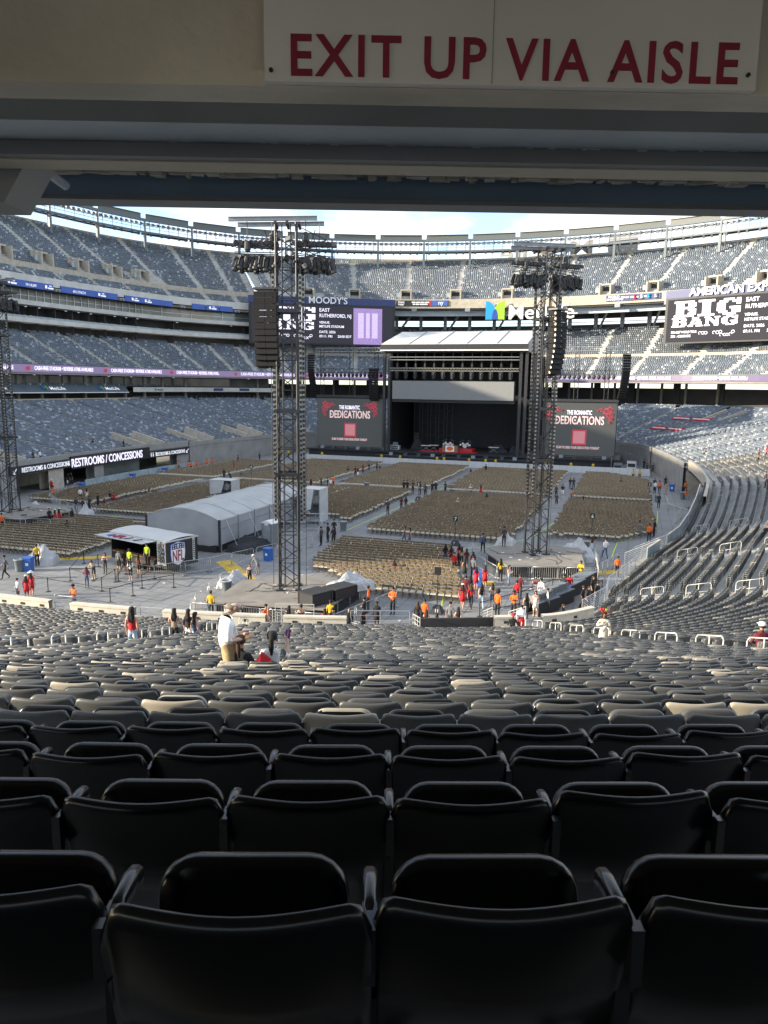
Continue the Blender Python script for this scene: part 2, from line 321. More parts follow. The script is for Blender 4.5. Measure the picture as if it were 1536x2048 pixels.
# ================================================================ lower bowl terraces
def terrace(name, label, s, k0, k1, parent=None):
    prof = []
    for k in range(k0, k1+1):
        a = float(row_off(k))+0.16; prof += [(a, (lambda q: (lambda t: tread(q, t)))(k)), (a-0.82, (lambda q: (lambda t: tread(q, t)))(k))]
    o = strip_mesh(name, s, prof, 'tread'); tag(o, label, 'grandstand'); return o
sN = np.concatenate([np.arange(-32, 28, 3.0), np.arange(28, 42, 0.7), np.arange(42, 80.1, 2.0)])
terrace('lower_stand', 'grey concrete terraces of the lower stand under the dark seats, running round the near corner', sN, 0, NROW-1)
sF = np.concatenate([np.arange(103, 130, 3.0), np.arange(130, 148, 0.9), np.arange(148, 203, 2.5), np.arange(203, 219, 0.9), np.arange(219, 322, 3.0)])
terrace('lower_stand', 'grey concrete terraces of the far lower stand across the field, behind stage and folding chairs', sF, 7, NROW-1)
sT = np.append(np.arange(80, 103, 1.5), 103.0)
terrace('lower_stand', 'short concrete terrace over the field tunnel beside the right hand folding chairs', sT, 7, 43)
# ---------------------------------------------------------------- seats
def loft_back(nu, lip, w=0.249, top=0.80, bot=0.36, ce=0.82, cd_=0.06):
    rings = []
    for i in range(nu):
        u = -1+2*i/(nu-1); u = math.copysign(abs(u)**0.8, u); e = abs(u)
        zt = top+0.004-0.004*(0.5+0.5*math.cos(math.pi*min(1, e/0.78)))-cd_*(1-math.sqrt(max(0, 1-(max(0, e-ce)/(1-ce))**2)))
        x = u*w; th = 0.034; yb = 0.045*u*u; r = th/2; ring = [(x, yb+0.10-r, bot), (x, yb+0.05-r, (bot+zt)/2), (x, yb+0.008-r, zt-0.045)]
        for q in range(lip+1):
            a_ = math.pi*(1-q/lip); ring.append((x, yb+0.006+r*math.cos(a_), zt-0.026+0.026*math.sin(a_)))
        ring += [(x, yb+0.008+r, zt-0.045), (x, yb+0.05+r, (bot+zt)/2), (x, yb+0.10+r, bot)]; rings.append(ring)
    return rings
def rounded(w, h, r, n=5):
    o = []
    for cx, cy, a0 in ((w-r, h-r, 0), (-w+r, h-r, 90), (-w+r, -h+r, 180), (w-r, -h+r, 270)):
        for i in range(n): a = R(a0+90*i/(n-1)); o.append((cx+r*math.cos(a), cy+r*math.sin(a)))
    return o
def pan_rings(n=5, w=0.208, h=0.215):
    base = Vector((0, 0.235, 0.515)); tilt = R(82); ux = Vector((1, 0, 0)); uy = Vector((0, math.cos(tilt), math.sin(tilt))); un = ux.cross(uy)
    rs = []
    for t, sc in ((-0.03, 0.90), (-0.02, 0.975), (0, 1.0), (0.016, 0.985), (0.026, 0.93)):
        rs.append([base+ux*x*sc+uy*y*sc+un*t for x, y in rounded(w, h, 0.085, n)])
    return rs
me_back = MB().loft(loft_back(21, 6)).mesh('backrest', 'seatshaded', True)
me_back2 = me_back.copy(); me_back2.materials.clear(); me_back2.materials.append(MT['seatfaded'])
me_pan = MB().loft(pan_rings(6)).mesh('seat', 'seatshaded', True)
def remat(me, m): me = me.copy(); me.materials.clear(); me.materials.append(MT[m]); return me
me_back3 = remat(me_back, 'seatsunlit'); me_pan3 = remat(me_pan, 'seatsunlit'); me_pan2 = remat(me_pan, 'seatfaded')
me_arm = MB().loft([[Vector((0.2525+x*a, y, z+b)) for x, b in ((-0.019, -0.016), (0.019, -0.016), (0.019, 0.012), (0.010, 0.020), (-0.010, 0.020), (-0.019, 0.012))] for y, z, a in ((0.10, 0.700, 0.6), (0.13, 0.708, 0.75), (0.20, 0.708, 0.8), (0.24, 0.697, 0.8), (0.25, 0.672, 0.65))]).mesh('armrest', 'armplastic', True)
me_std = MB().box((0.2525, 0.10, 0.36), (0.03, 0.05, 0.72)).box((0.2525, 0.035, 0.68), (0.024, 0.03, 0.12)).box((0.2525, 0.15, 0.02), (0.05, 0.2, 0.03)).mesh('support', 'armplastic')
# medium and simple templates for the rows farther off
def tmpl(*parts):
    b = MB()
    for p, mi in parts: b.add(p.v, p.f, mi)
    return b.v, b.f, b.m
TM_MID = tmpl((MB().loft(loft_back(9, 2, ce=.9, cd_=.035)), 0), (MB().loft([[base for base in r] for r in pan_rings(3)][1:5:2]), 1), (MB().box((0.2525, 0.15, 0.70), (0.03, 0.2, 0.04)), 1), (MB().box((0.2525, 0.10, 0.34), (0.03, 0.05, 0.68)), 1))
bq = MB(); bq.add([(-0.215, 0.09, 0.30), (0.215, 0.09, 0.30), (0.215, 0.0, 0.66), (-0.215, 0.0, 0.66), (-0.215, 0.13, 0.30), (0.215, 0.13, 0.30), (0.215, 0.05, 0.67), (-0.215, 0.05, 0.67)], [(1, 0, 3, 2), (4, 5, 6, 7), (3, 7, 6, 2), (0, 4, 7, 3), (1, 2, 6, 5)])
pq = MB(); pq.add([(-0.2, 0.16, 0.30), (0.2, 0.16, 0.30), (0.2, 0.22, 0.60), (-0.2, 0.22, 0.60), (-0.2, 0.27, 0.30), (0.2, 0.27, 0.30), (0.2, 0.28, 0.60), (-0.2, 0.28, 0.60)], [(4, 5, 6, 7), (3, 7, 6, 2), (0, 4, 7, 3), (1, 2, 6, 5)])
TM_FAR = tmpl((bq, 0), (pq, 0))
Mw = np.array(co.matrix_world.inverted())
def cam_px(p):
    p = np.asarray(p, float); q = p@Mw[:3, :3].T+Mw[:3, 3]; z = -q[:, 2]
    return 768+1480*q[:, 0]/z, 1024-1480*q[:, 1]/z, z
def seat_rows(rows, s0, s1, offf, zf, pitch, aisles=(), phase=None, margin=220, cut=None, aw=0.62, s_ref=None):
    P = []; Yw = []
    s = np.arange(s0, s1+1e-6, 0.2)
    for k in rows:
        o = float(offf(k)); p, n = rp(s, o); d = np.concatenate([[0], np.cumsum(np.linalg.norm(np.diff(p, axis=0), axis=1))])
        ref = np.interp(s_ref, s, d) if s_ref is not None else 0
        ph = phase.get(k, rnd.random()*pitch) if phase is not None else rnd.random()*0.05
        c = np.arange(-int(ref/pitch)-2, int((d[-1]-ref)/pitch)+2)*pitch+pitch/2+ph+ref; c = c[(c > 0.3) & (c < d[-1]-0.3)]
        for a in aisles: c = c[np.abs(c-np.interp(a, s, d)) > aw]
        sx = np.interp(c, d, s); q, n = rp(sx, o); z = zf(k, sx)
        pos = np.column_stack([q, np.broadcast_to(z, (len(q),))]); yaw = np.arctan2(n[:, 0], -n[:, 1])
        keep = np.ones(len(q), bool)
        if cut is not None: keep &= ~cut(sx, o)
        x, y, zz = cam_px(pos+np.array([0, 0, 0.6])); keep &= (zz > 0.3) & (x > -margin) & (x < 1536+margin) & (y > -300) & (y < 2700)
        P.append(pos[keep]); Yw.append(yaw[keep])
    return np.concatenate(P), np.concatenate(Yw)
AISLES_N = [-2.0, 14.6, 28.2, 37.4, 49.6, 62.0]
ph = {0: -0.066, 1: -0.003, 2: 0.015, 3: 0.12, 4: 0.0, 5: 0.19}
P1, Y1 = seat_rows(range(0, NROW), -30, 80, row_off, tread, 0.505, AISLES_N, phase=ph, s_ref=S_CAM,
                   cut=lambda s, o: ((o < 3.1) & (s < 34)) | ((o < 5.2) & (s > 22.9) & (s < 27.4)) | ((o < 0.9) & (s >= 36)))
x, y, z = cam_px(P1+np.array([0, 0, 0.7])); dist = np.where((x > -260) & (x < 1796) & (y < 2500), z, 1e9); order = np.argsort(dist)
near_idx = order[:300]; rest = np.setdiff1d(np.arange(len(P1)), near_idx)
SEAT_LABEL = 'dark grey plastic stadium seat with curved backrest and tipped-up pan in the shaded rows'
first = None
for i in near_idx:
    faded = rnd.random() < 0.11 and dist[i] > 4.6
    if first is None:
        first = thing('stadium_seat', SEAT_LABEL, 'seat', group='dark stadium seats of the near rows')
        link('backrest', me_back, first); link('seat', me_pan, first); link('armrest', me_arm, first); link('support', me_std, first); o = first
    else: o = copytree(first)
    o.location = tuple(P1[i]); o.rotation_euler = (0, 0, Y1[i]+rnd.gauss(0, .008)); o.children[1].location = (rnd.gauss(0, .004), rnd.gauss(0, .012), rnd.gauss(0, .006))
    in_sun = P1[i][2] < float(row_backtop(3.5))-0.8                    # rows past the overhang shadow: sunlight put into a lighter seat colour
    if in_sun: o.children[0].data = me_back3; o.children[1].data = me_pan3; o['label'] = 'grey plastic stadium seat in painted sunlit tone with tipped-up pan, beyond the overhang'; o['group'] = 'sunlit-toned stadium seats beyond the overhang'
    if faded and in_sun: o.children[0].data = me_back2; o.children[1].data = me_pan2; o['label'] = 'faded beige backed plastic stadium seat standing among the dark ones'; o['group'] = 'faded stadium seats of the near rows'
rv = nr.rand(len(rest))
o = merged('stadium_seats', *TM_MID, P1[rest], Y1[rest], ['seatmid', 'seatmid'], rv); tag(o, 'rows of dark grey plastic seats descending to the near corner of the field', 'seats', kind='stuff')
# far lower bowl
AISLES_F = [99, 108, 118, 127, 135, 142.2, 146, 155, 164, 175, 186, 196, 205, 209.5, 214, 223, 233, 243, 253, 263, 273, 283, 293]
vomF = lambda s, o: ((np.abs(s-255.5) < 3.2) | (np.abs(s-286) < 3.2) | (np.abs(s-227) < 3) | (np.abs(s-242) < 2.5)) & (o < 7) & (o > 0.2)
P2, Y2 = seat_rows(range(7, NROW), 103, 318, row_off, tread, 0.52, AISLES_F, phase={}, cut=vomF, margin=60)
o = merged('stadium_seats', *TM_FAR, P2, Y2, ['seatfar'], nr.rand(len(P2))); tag(o, 'blue grey seats filling the lower stand beyond the folding chairs', 'seats', kind='stuff')
P3, Y3 = seat_rows(range(8, 43), 80, 103, row_off, tread, 0.52, [86.5, 96], phase={}, margin=60)
o = merged('stadium_seats', *TM_FAR, P3, Y3, ['seatmid'], nr.rand(len(P3))); tag(o, 'short rows of grey seats above the field tunnel', 'seats', kind='stuff')
# ================================================================ near overhang above the camera
TH = math.atan2(*[float(v) for v in (rp([S_CAM], 0)[1][0]*np.array([1, -1]))])   # turn of the rows here
TH = math.atan2(float(rp([S_CAM], 0)[1][0][0]), -float(rp([S_CAM], 0)[1][0][1]))
tx, ty = math.cos(TH), math.sin(TH)
OS = 0.72
def loc(lat, d, z, k=OS): return (CAM.x+k*(lat*tx-d*ty), CAM.y+k*(lat*ty+d*tx), CAM.z+k*z)
def obox(name, lat0, lat1, d0, d1, z0, z1, m, parent=None, k=OS):
    return MB().box(loc((lat0+lat1)/2, (d0+d1)/2, (z0+z1)/2, k), (k*(lat1-lat0), k*(d1-d0), k*(z1-z0)), TH).build(name, m, parent)
t = thing('overhang_soffit', 'concrete and blue grey steel underside of the deck above the seats', 'overhang', loc(0, 3, 0.8))
def ob(name, *a, **k):
    o = obox(name, *a, **k); adopt(o, t); return o
ob('concrete_beam', -24, 24, 2.12, 2.24, 0.775, 1.6, 'concrete_beam')
ob('concrete_lip', -24, 24, 2.085, 2.118, 0.762, 0.80, 'concrete_beam')
ob('steel_web', -24, 24, 2.62, 2.86, 0.842, 1.6, 'steelblue')
ob('bottom_flange', -24, 24, 2.815, 2.862, 0.792, 0.840, 'steelgrey')
ob('ledger', -24, 24, 2.864, 2.985, 0.787, 0.83, 'cream')
ob('slab', -24, 24, -7.0, 3.93, 1.025, 1.6, 'concrete_beam')
ob('outer_web', -24, 24, 3.932, 3.96, 0.918, 1.5, 'outerblue')  # the web's blue is sky reflection put into its colour
ob('outer_flange', -24, 24, 3.91, 4.06, 0.895, 0.916, 'steelgrey')
ob('outer_fascia', -24, 24, 3.964, 4.04, 0.918, 1.6, 'concrete')
for q in (-0.555, 0.205, 0.97, -1.9, 2.1, 3.4, -3.4):                       # hanger rods beside the concrete beam
    b = MB().tube(loc(q, 2.30, 0.74+0.09), loc(q, 2.30, 1.3), 0.0065, 6).build('hanger_rod', 'steelblue'); adopt(b, t)
# rough grout line where slab meets the outer beam
gb = MB()
for i in range(150):
    q = -4+i*0.055+rnd.uniform(-.03, .03); gb.box(loc(q, 3.88+rnd.uniform(-.03, .02), 1.02-rnd.uniform(0, .012)), (OS*rnd.uniform(.02, .12), OS*rnd.uniform(.02, .06), OS*0.02), TH+rnd.uniform(-.2, .2))
gb_ = gb.build('grout', 'concrete_beam'); gb_['kind'] = 'stuff'; adopt(gb_, t)
fl = MB()
for i in range(46):
    q = -0.75+i*0.05+rnd.uniform(-.02, .02); fl.box(loc(q, 2.812, 0.842+rnd.uniform(-.003, .004)), (rnd.uniform(.004, .03), 0.003, rnd.uniform(.001, .004)), TH)
fl_ = fl.build('peeling_paint', 'paintwhite'); fl_['kind'] = 'stuff'; adopt(fl_, t)
# haunch on the left
hb = MB(); A = [loc(-1.285, 2.995, 0.86), loc(-1.405, 2.995, 0.67), loc(-1.405, 3.22, 0.67), loc(-1.285, 3.22, 0.86)]; B = [loc(-7, 2.995, 0.86), loc(-7, 2.995, 0.67), loc(-7, 3.22, 0.67), loc(-7, 3.22, 0.86)]
hb.add(A+B, [(0, 1, 2, 3), (7, 6, 5, 4), (0, 4, 5, 1), (1, 5, 6, 2), (2, 6, 7, 3), (3, 7, 4, 0)]); hb_ = hb.build('haunch', 'steelgrey')
adopt(hb_, t)
br = MB().path([loc(-1.62, 3.45, 1.02), loc(-1.56, 3.65, .99), loc(-1.50, 3.85, .94)], 0.016, 8).build('brace', 'steelblue'); adopt(br, t)
cb = MB().path([loc(-1.02+0.035*math.sin(i*0.52), 2.02, 0.86-0.012*i) for i in range(-2, 16)], 0.006, 6).build('cable', 'rubber'); tag(cb, 'black cable hanging in a loop by the concrete beam', 'cable')
cb.location = (cb.location[0]+loc(0.012, 0, 0)[0]-CAM.x, cb.location[1], cb.location[2])
bw = obox('back_wall', -22, 22, -5.3, -5.0, -3, -0.60, 'black', None, 1); tag(bw, 'unseen low wall added behind the top row to limit back light', 'wall')  # added out of view; its height and black tone control light from behind
fl2 = obox('walkway', -22, 22, -5.0, 1.0, -1.95, -1.62, 'black', None, 1); fl2['kind'] = 'structure'  # unseen floor, made black to keep bounce off the seat backs
# hanging sign
sg = thing('exit_sign', 'off white sign panel on the concrete beam reading EXIT UP VIA AISLE in red', 'sign', loc(0.36, 2.08, 0.9))
inv_s = Matrix.Translation(Vector(sg.location)).inverted()
pn = obox('panel', -0.282, 0.985, 2.058, 2.083, 0.765, 1.045, 'signwhite', sg); pn.matrix_parent_inverse = inv_s
tt = text('lettering', 'EXIT UP VIA AISLE', 'signred', loc(-0.222, 2.056, 0.780), TH, 0.137*OS, sg, bold=0.0016, depth=0.002, width=1.150*OS, sp=1.14); tt.matrix_parent_inverse = inv_s; split_letters(tt)
for q, zz in ((-0.265, 0.79), (-0.27, 0.985), (0.17, 1.0), (0.615, 1.0), (0.61, 0.80), (0.975, 1.0), (0.962, 0.80)):
    sc = MB().tube(loc(q, 2.059, zz), loc(q, 2.052, zz), 0.004, 8).build('screw', 'black', sg); sc.matrix_parent_inverse = inv_s
sm_ = obox('seam', 0.3, 0.3015, 2.0565, 2.058, 0.768, 1.04, 'steelgrey', sg); sm_.matrix_parent_inverse = inv_s
# ================================================================ aisle handrails, front wall of the near stand
def rail_mesh(Lr=1.35, drop=0.42, H=0.92):
    f = MB(); r = 0.021
    a = [(0, -Lr/2, -drop*-0.5), (0, -Lr/2, H-0.1+drop*0.5), (0, -Lr/2+0.10, H+drop*0.5-0.03), (0, Lr/2-0.10, H-drop*0.5+0.03), (0, Lr/2, H-0.1-drop*0.5), (0, Lr/2, -drop*0.5)]
    f.path(a, r, 8); m1 = f.mesh('rail_frame', 'railpaint', True)
    m2 = MB().tube((0, 0, 0), (0, 0, H), r*0.9, 8).mesh('post', 'railpaint', True)
    m3 = MB().tube((0, -Lr/2, 0.45+drop*0.5), (0, Lr/2, 0.45-drop*0.5), r*0.9, 8).mesh('lower_rail', 'railpaint', True)
    return m1, m2, m3
rm = rail_mesh(); r0 = None
for a, k0, step, label in ((14.6, 15.2, 2.9, 'grey tubular aisle handrail beside the woman in denim shorts'), (28.2, 13.8, 2.9, 'cream tubular aisle handrail between the near seats and the corner block'), (37.4, 12.5, 3.2, 'cream tubular aisle handrail in the middle of the corner block'), (49.6, 14, 3.4, 'pale tubular aisle handrail high in the right hand block, beside the stair to the field'), (62.0, 14, 3.6, 'pale tubular aisle handrail next to the field tunnel')):
    k = k0
    while k < 43.5:
        o_ = float(row_off(k)); p, n = rp([a], o_); z = float(tread(k, np.array([a]))[0]); yaw = math.atan2(n[0][0], -n[0][1])
        if r0 is None:
            r0 = thing('aisle_handrail', label, 'handrail', group='aisle handrails'); [link(q, m_, r0) for q, m_ in zip(('rail_frame', 'post', 'lower_rail'), rm)]; o = r0
        else: o = copytree(r0)
        o.location = (p[0][0], p[0][1], z+0.05); o.rotation_euler = (0, 0, yaw); o['label'] = label; o['group'] = 'handrails of one aisle: '+label[:30]; k += step
# ================================================================ far and left stands: mezzanine, suites, upper deck
STL = thing('upper_stand', 'shaded left stand with blue seats, glazed suites and lilac ribbon board along its mezzanine', 'grandstand', (-75, 130, 0))
STF = thing('upper_stand', 'far stand behind the stage with open concourses, pale seats and video boards', 'grandstand', (0, 195, 0))
sL = np.concatenate([np.arange(208.6, 219, 0.8), np.arange(219, 311, 3.0), np.arange(311, 316.4, 0.75)])
sR = np.concatenate([np.arange(126, 134, 2.0), np.arange(134, 148, 0.9), np.arange(148, 203, 2.5), np.arange(203, 208.7, 0.8)])
sA = np.concatenate([sR, sL[1:]])
def both(fn, name, *a):
    for s_, p_ in ((sL, STL), (sR, STF)): adopt(fn(name, s_, *a), p_)
def rows_profile(o0, z0, n, pitch, rise):
    pr = []
    for k in range(n): pr += [(o0+k*pitch, z0+k*rise), (o0+(k+1)*pitch, z0+k*rise)]
    return pr
def up_rows(parent, s_, name, o0, z0, n, pitch, rise, aisles, cutf=None, mats='seatfar', label=''):
    adopt(strip_mesh('terrace', s_, rows_profile(o0, z0, n, pitch, rise), 'tread'), parent)
    P, Yw = seat_rows(range(n), s_[0]+0.3, s_[-1]-0.3, lambda k: o0+(k+1)*pitch-0.18, lambda k, q: np.full(len(q), z0+k*rise), 0.53, aisles, phase={}, cut=cutf, margin=60, aw=0.75)
    if len(P):
        o = merged('seats', *TM_FAR, P, Yw, [mats], nr.rand(len(P))); o['kind'] = 'stuff'; adopt(o, parent)
AL = [209.8, 211.3, 213.2, 218, 225.5, 233, 241, 249, 257, 265, 273, 281, 289, 297]
AF = [128, 134, 137.5, 140.5, 143, 146.1, 154.1, 160.9, 168.2, 175.6, 183.6, 191.4, 199.5, 205.5, 207.6]
# mezzanine slab, ribbon board
both(solid_strip, 'mezzanine_slab', 30.2, 47.0, 15.45, 15.75, 'concrete')
both(solid_strip, 'ribbon_board', 30.0, 30.18, 15.8, 17.15, 'led_purple')
both(solid_strip, 'ribbon_trim', 29.97, 30.22, 17.15, 17.32, 'gantry')
both(strip_mesh, 'mezzanine_front', [(30.22, 15.75), (30.22, 17.3), (30.6, 17.3), (30.6, 16.9)], 'concrete')
def on_ring(s_, off, z):
    p, n = rp([s_], off); n = n[0]; return (p[0][0], p[0][1], z), math.atan2(-n[0], n[1]), n
arc = np.concatenate([[0], np.cumsum(np.linalg.norm(np.diff(rp(np.arange(126, 322, 0.25), 29.9)[0], axis=0), axis=1))]); sarc = np.arange(126, 322, 0.25)
a0 = np.interp(245.5, sarc, arc)
for i in range(-13, 4):
    a = a0+i*18.6
    if not 2 < a < arc[-1]-2: continue
    s_ = float(np.interp(a, arc, sarc)); c, rz, n = on_ring(s_, 29.55 if s_ > 214 or s_ < 205 else 29.2, 16.2); par = STL if s_ > 208.6 else STF
    rx = Vector((math.cos(rz), math.sin(rz), 0)); p = Vector(c)-rx*6.6
    if -60 < cam_px(np.array([c]))[0][0] < 1650:
        adopt(text('ribbon_lettering', 'CASH-FREE STADIUM • REVERSE ATMS AVAILABLE', 'led_text', p, rz, 0.98, None, bold=0.012, depth=0.06, width=14.0), par)
        q = Vector(c)-rx*8.0+Vector((0, 0, 0.28)); d = Vector((n[0], n[1], 0))
        adopt(MB().tube(q, q-d*0.06, 0.42, 10).build('ribbon_emblem', 'led_red'), par)
# left mezzanine + suites
up_rows(STL, sL, 'left mezzanine', 30.7, 16.6, 18, 0.84, 0.42, AL)
for z0, z1 in ((25.7, 26.6), (29.1, 30.0)): adopt(solid_strip('suite_ledge', sL, 43.4, 46.5, z0, z1, 'concrete_light'), STL)
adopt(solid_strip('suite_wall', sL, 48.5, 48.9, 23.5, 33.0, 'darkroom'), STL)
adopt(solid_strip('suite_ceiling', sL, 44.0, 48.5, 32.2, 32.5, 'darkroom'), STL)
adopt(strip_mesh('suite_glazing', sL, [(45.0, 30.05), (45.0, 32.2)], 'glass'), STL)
adopt(solid_strip('transom', sL, 44.86, 45.0, 31.0, 31.1, 'silver'), STL)
mu = MB().box((0, 0, 1.05), (0.14, 0.16, 2.1)).mesh('mullion', 'silver'); pt = MB().box((0, 1.4, 1.3), (0.25, 3.0, 2.6)).mesh('partition', 'darkroom')
P, Yw = rp(np.arange(209, 270, 1.55), 44.85)
for (x, y), n in zip(P, Yw): adopt(link('mullion', mu, None, (x, y, 30.05), math.atan2(-n[0], n[1])), STL)
hr = MB().box((0, 0, 0.5), (0.10, 0.10, 1.0)).mesh('mullion', 'concrete')
for z_ in (26.6, 24.0):
    P, Yw = rp(np.arange(209.4, 270, 3.6), 45.2)
    for (x, y), n in zip(P, Yw): adopt(link('partition', pt, None, (x, y, z_), math.atan2(-n[0], n[1])), STL)
P, Yw = rp(np.arange(209, 272, 0.62), 44.6); keep = nr.rand(len(P)) < 0.8
P3 = np.column_stack([P, np.full(len(P), 26.55)])[keep]; o = merged('suite_seats', *TM_FAR, P3, np.arctan2(Yw[:, 0], -Yw[:, 1])[keep], ['seatfar'], nr.rand(len(P3))); o['kind'] = 'stuff'; adopt(o, STL)
adopt(strip_mesh('suite_rail', sL, [(43.5, 26.6), (43.5, 27.0), (43.56, 27.0)], 'sheetglass'), STL)
# left lower suites under the mezzanine
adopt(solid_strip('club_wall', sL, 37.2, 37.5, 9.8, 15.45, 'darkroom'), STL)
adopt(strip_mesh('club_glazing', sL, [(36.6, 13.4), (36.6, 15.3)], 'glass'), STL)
adopt(solid_strip('club_ledge', sL[sL < 230], 32.0, 37.2, 12.2, 13.2, 'concrete_light'), STL); adopt(solid_strip('club_ledge', sL[sL > 228], 33.4, 37.2, 12.2, 13.2, 'concrete_light'), STL)
adopt(solid_strip('club_floor', sL, 32.8, 37.2, 9.9, 10.2, 'tread'), STL)
adopt(solid_strip('parapet', np.arange(226, 300, 3.0), 32.6, 33.0, 9.8, 11.0, 'concrete_warm'), STL)
col_m = MB().box((0, 0, 2.7), (0.5, 0.5, 5.4)).mesh('column', 'concrete')
P, Yw = rp(np.arange(209.5, 300, 4.6), 34.5)
for (x, y), n in zip(P, Yw): adopt(link('column', col_m, None, (x, y, 10.05), math.atan2(-n[0], n[1])), STL)
lm = MB().box((0, 0, 0), (0.5, 0.12, 0.12)).mesh('lamp', 'textwhite')
for z_, o_, st in ((15.38, 35, 5.3), (29.0, 46.2, 2.7)):
    P, Yw = rp(np.arange(210, 268, st), o_)
    for (x, y), n in zip(P, Yw): adopt(link('lamp', lm, None, (x, y, z_), math.atan2(-n[0], n[1])), STL)
fen = MB()
for q in np.arange(209.2, 228, 0.35):
    p, n = rp([q], 32.3); fen.box((p[0][0], p[0][1], 10.75), (0.06, 0.06, 1.1))
o = fen.build('fence_pickets', 'steelgrey'); o['kind'] = 'stuff'; adopt(o, STL)
P, Yw = rp(np.arange(214, 300, 0.66), 33.6); keep = nr.rand(len(P)) < 0.85
for zz, oo in ((13.2, 33.2), (10.2, 34.5)):
    P, Yw = rp(np.arange(214, 292, 0.66), oo); keep = nr.rand(len(P)) < 0.8; P3 = np.column_stack([P, np.full(len(P), zz)])[keep]
    o = merged('club_seats', *TM_FAR, P3, np.arctan2(Yw[:, 0], -Yw[:, 1])[keep], ['seatfar'], nr.rand(len(P3))); o['kind'] = 'stuff'; adopt(o, STL)
# sponsor awning over the club seats
aw = thing('awning', 'slate blue awning with white and green logos over the left club seats', 'awning', (-70, 118, 12))
sa = np.arange(229.4, 296, 3.0); adopt(strip_mesh('canopy', sa, [(31.6, 12.1), (31.62, 12.3), (33.2, 13.7), (33.2, 13.55), (31.6, 12.1)], 'awning'), aw)
adopt(solid_strip('canopy_trim', sa, 31.55, 31.65, 12.05, 12.2, 'paintwhite'), aw)
def metlogo(parent, base, rx, upv, h, mats=('cyan', 'lime', 'darkblue'), nrm=None, proud=0.05):
    nrm = nrm or rx.cross(upv); k = 9
    cur = [(0.0+0.66*math.sin(i/(k-1)*math.pi/2), math.cos(i/(k-1)*math.pi/2)) for i in range(k)]
    L_ = [(0, 0)]+cur[::-1] ; L_ = [(0, 0)]+[(x, z) for x, z in cur[::-1]]
    Rr = [(1-x, z) for x, z in L_]
    ov = [(x, z) for x, z in cur if x >= 0.5]+[(1-x, z) for x, z in cur[::-1] if x >= 0.5]
    for i, (poly, m) in enumerate(((L_, mats[0]), (Rr, mats[1]), (ov, mats[2]))):
        b = MB(); t0 = -proud*(1+0.4*i); n_ = len(poly); f0 = [base+rx*x*h*1.05+upv*z*h+nrm*0 for x, z in poly]; f1 = [p+nrm*proud*(1+0.4*i) for p in f0]
        b.add(f0+f1, [tuple(range(n_)), tuple(range(n_, 2*n_))[::-1]]+[(j, (j+1) % n_, n_+(j+1) % n_, n_+j) for j in range(n_)])
        adopt(b.build('logo_leaf', m), parent)
for s_ in (234.5, 246.5, 258):
    c, rz, n = on_ring(s_, 31.9, 12.55); rx = Vector((math.cos(rz), math.sin(rz), 0)); nn = Vector((-n[0]*.66, -n[1]*.66, 0.75)).normalized(); upv = (Vector((n[0], n[1], 0))*0.75+Vector((0, 0, 0.66))).normalized()
    tx_ = text('logo_lettering', 'MetLife', 'textwhite', Vector(c)+nn*0.16, rz, 1.2, None, bold=0.01, depth=0.03, width=3.6, tilt=41); adopt(tx_, aw)
    metlogo(aw, Vector(c)-rx*1.6+nn*0.16, rx, upv, 1.0, nrm=nn)
c, rz, n = on_ring(222.0, 31.96, 12.5)
adopt(text('ledge_lettering', 'MetLife', 'navy', c, rz, 0.55, None, depth=0.03, bold=0.008), STL); metlogo(STL, Vector(c)-Vector((math.cos(rz), math.sin(rz), 0))*0.8, Vector((math.cos(rz), math.sin(rz), 0)), Vector((0, 0, 1)), 0.55, nrm=Vector((-n[0], -n[1], 0)))
for s_ in (212.3, 210.6):
    c, rz, n = on_ring(s_, 31.9, 12.4); adopt(MB().box((c[0], c[1], 12.75), (2.6, 0.1, 0.6), rz).build('ledge_board', 'navy'), STL)
# left upper deck
adopt(solid_strip('deck_slab', sL, 42.4, 60.0, 33.4, 33.9, 'concrete'), STL); adopt(solid_strip('fascia', sL, 42.2, 42.4, 33.0, 34.7, 'concrete_light'), STL)
up_rows(STL, sL, 'left deck front', 42.6, 34.1, 5, 0.84, 0.5, AL)
adopt(solid_strip('cross_wall', sL, 46.9, 47.5, 36.2, 37.9, 'concrete_warm'), STL)
vomL = lambda s_, o_: np.minimum.reduce([np.abs(s_-a) for a in AL[2:]]) < 1.0 if False else np.zeros(len(s_), bool)
def vl(s_, o_): return (np.min(np.abs(s_[:, None]-np.array([218, 225.5, 233, 241, 249, 257, 213.2])[None, :]-0.9), axis=1) < 1.15) & (o_ < 51)
up_rows(STL, sL, 'left deck', 47.6, 37.9, 22, 0.84, 0.575, AL, cutf=vl)
both(solid_strip, 'rim_wall', 66.1, 66.5, 48.0, 51.0, 'concrete_warm')
def vomitory(parent, s_, off, z, wall='concrete_warm'):
    c, rz, n = on_ring(s_, off, z); v = thing_part = link('vomitory', None, None, c, rz); adopt(v, parent)
    for nm, cc, dd, m in (('side_wall', (-1.35, 0, 1.1), (0.35, 3.4, 2.9), wall), ('side_wall', (1.35, 0, 1.1), (0.35, 3.4, 2.9), wall), ('lintel', (0, 0.9, 2.75), (3.1, 1.6, 0.4), wall), ('doorway', (0, 1.3, 1.0), (2.35, 0.3, 2.6), 'darkroom'), ('glass_panel', (-2.0, -1.0, 1.3), (1.0, 0.05, 1.2), 'sheetglass')):
        boxpart(nm, cc, dd, m, v)
for s_ in (218.9, 226.4, 233.9, 241.9, 249.9, 214.1): vomitory(STL, s_, 49.0, 38.0)
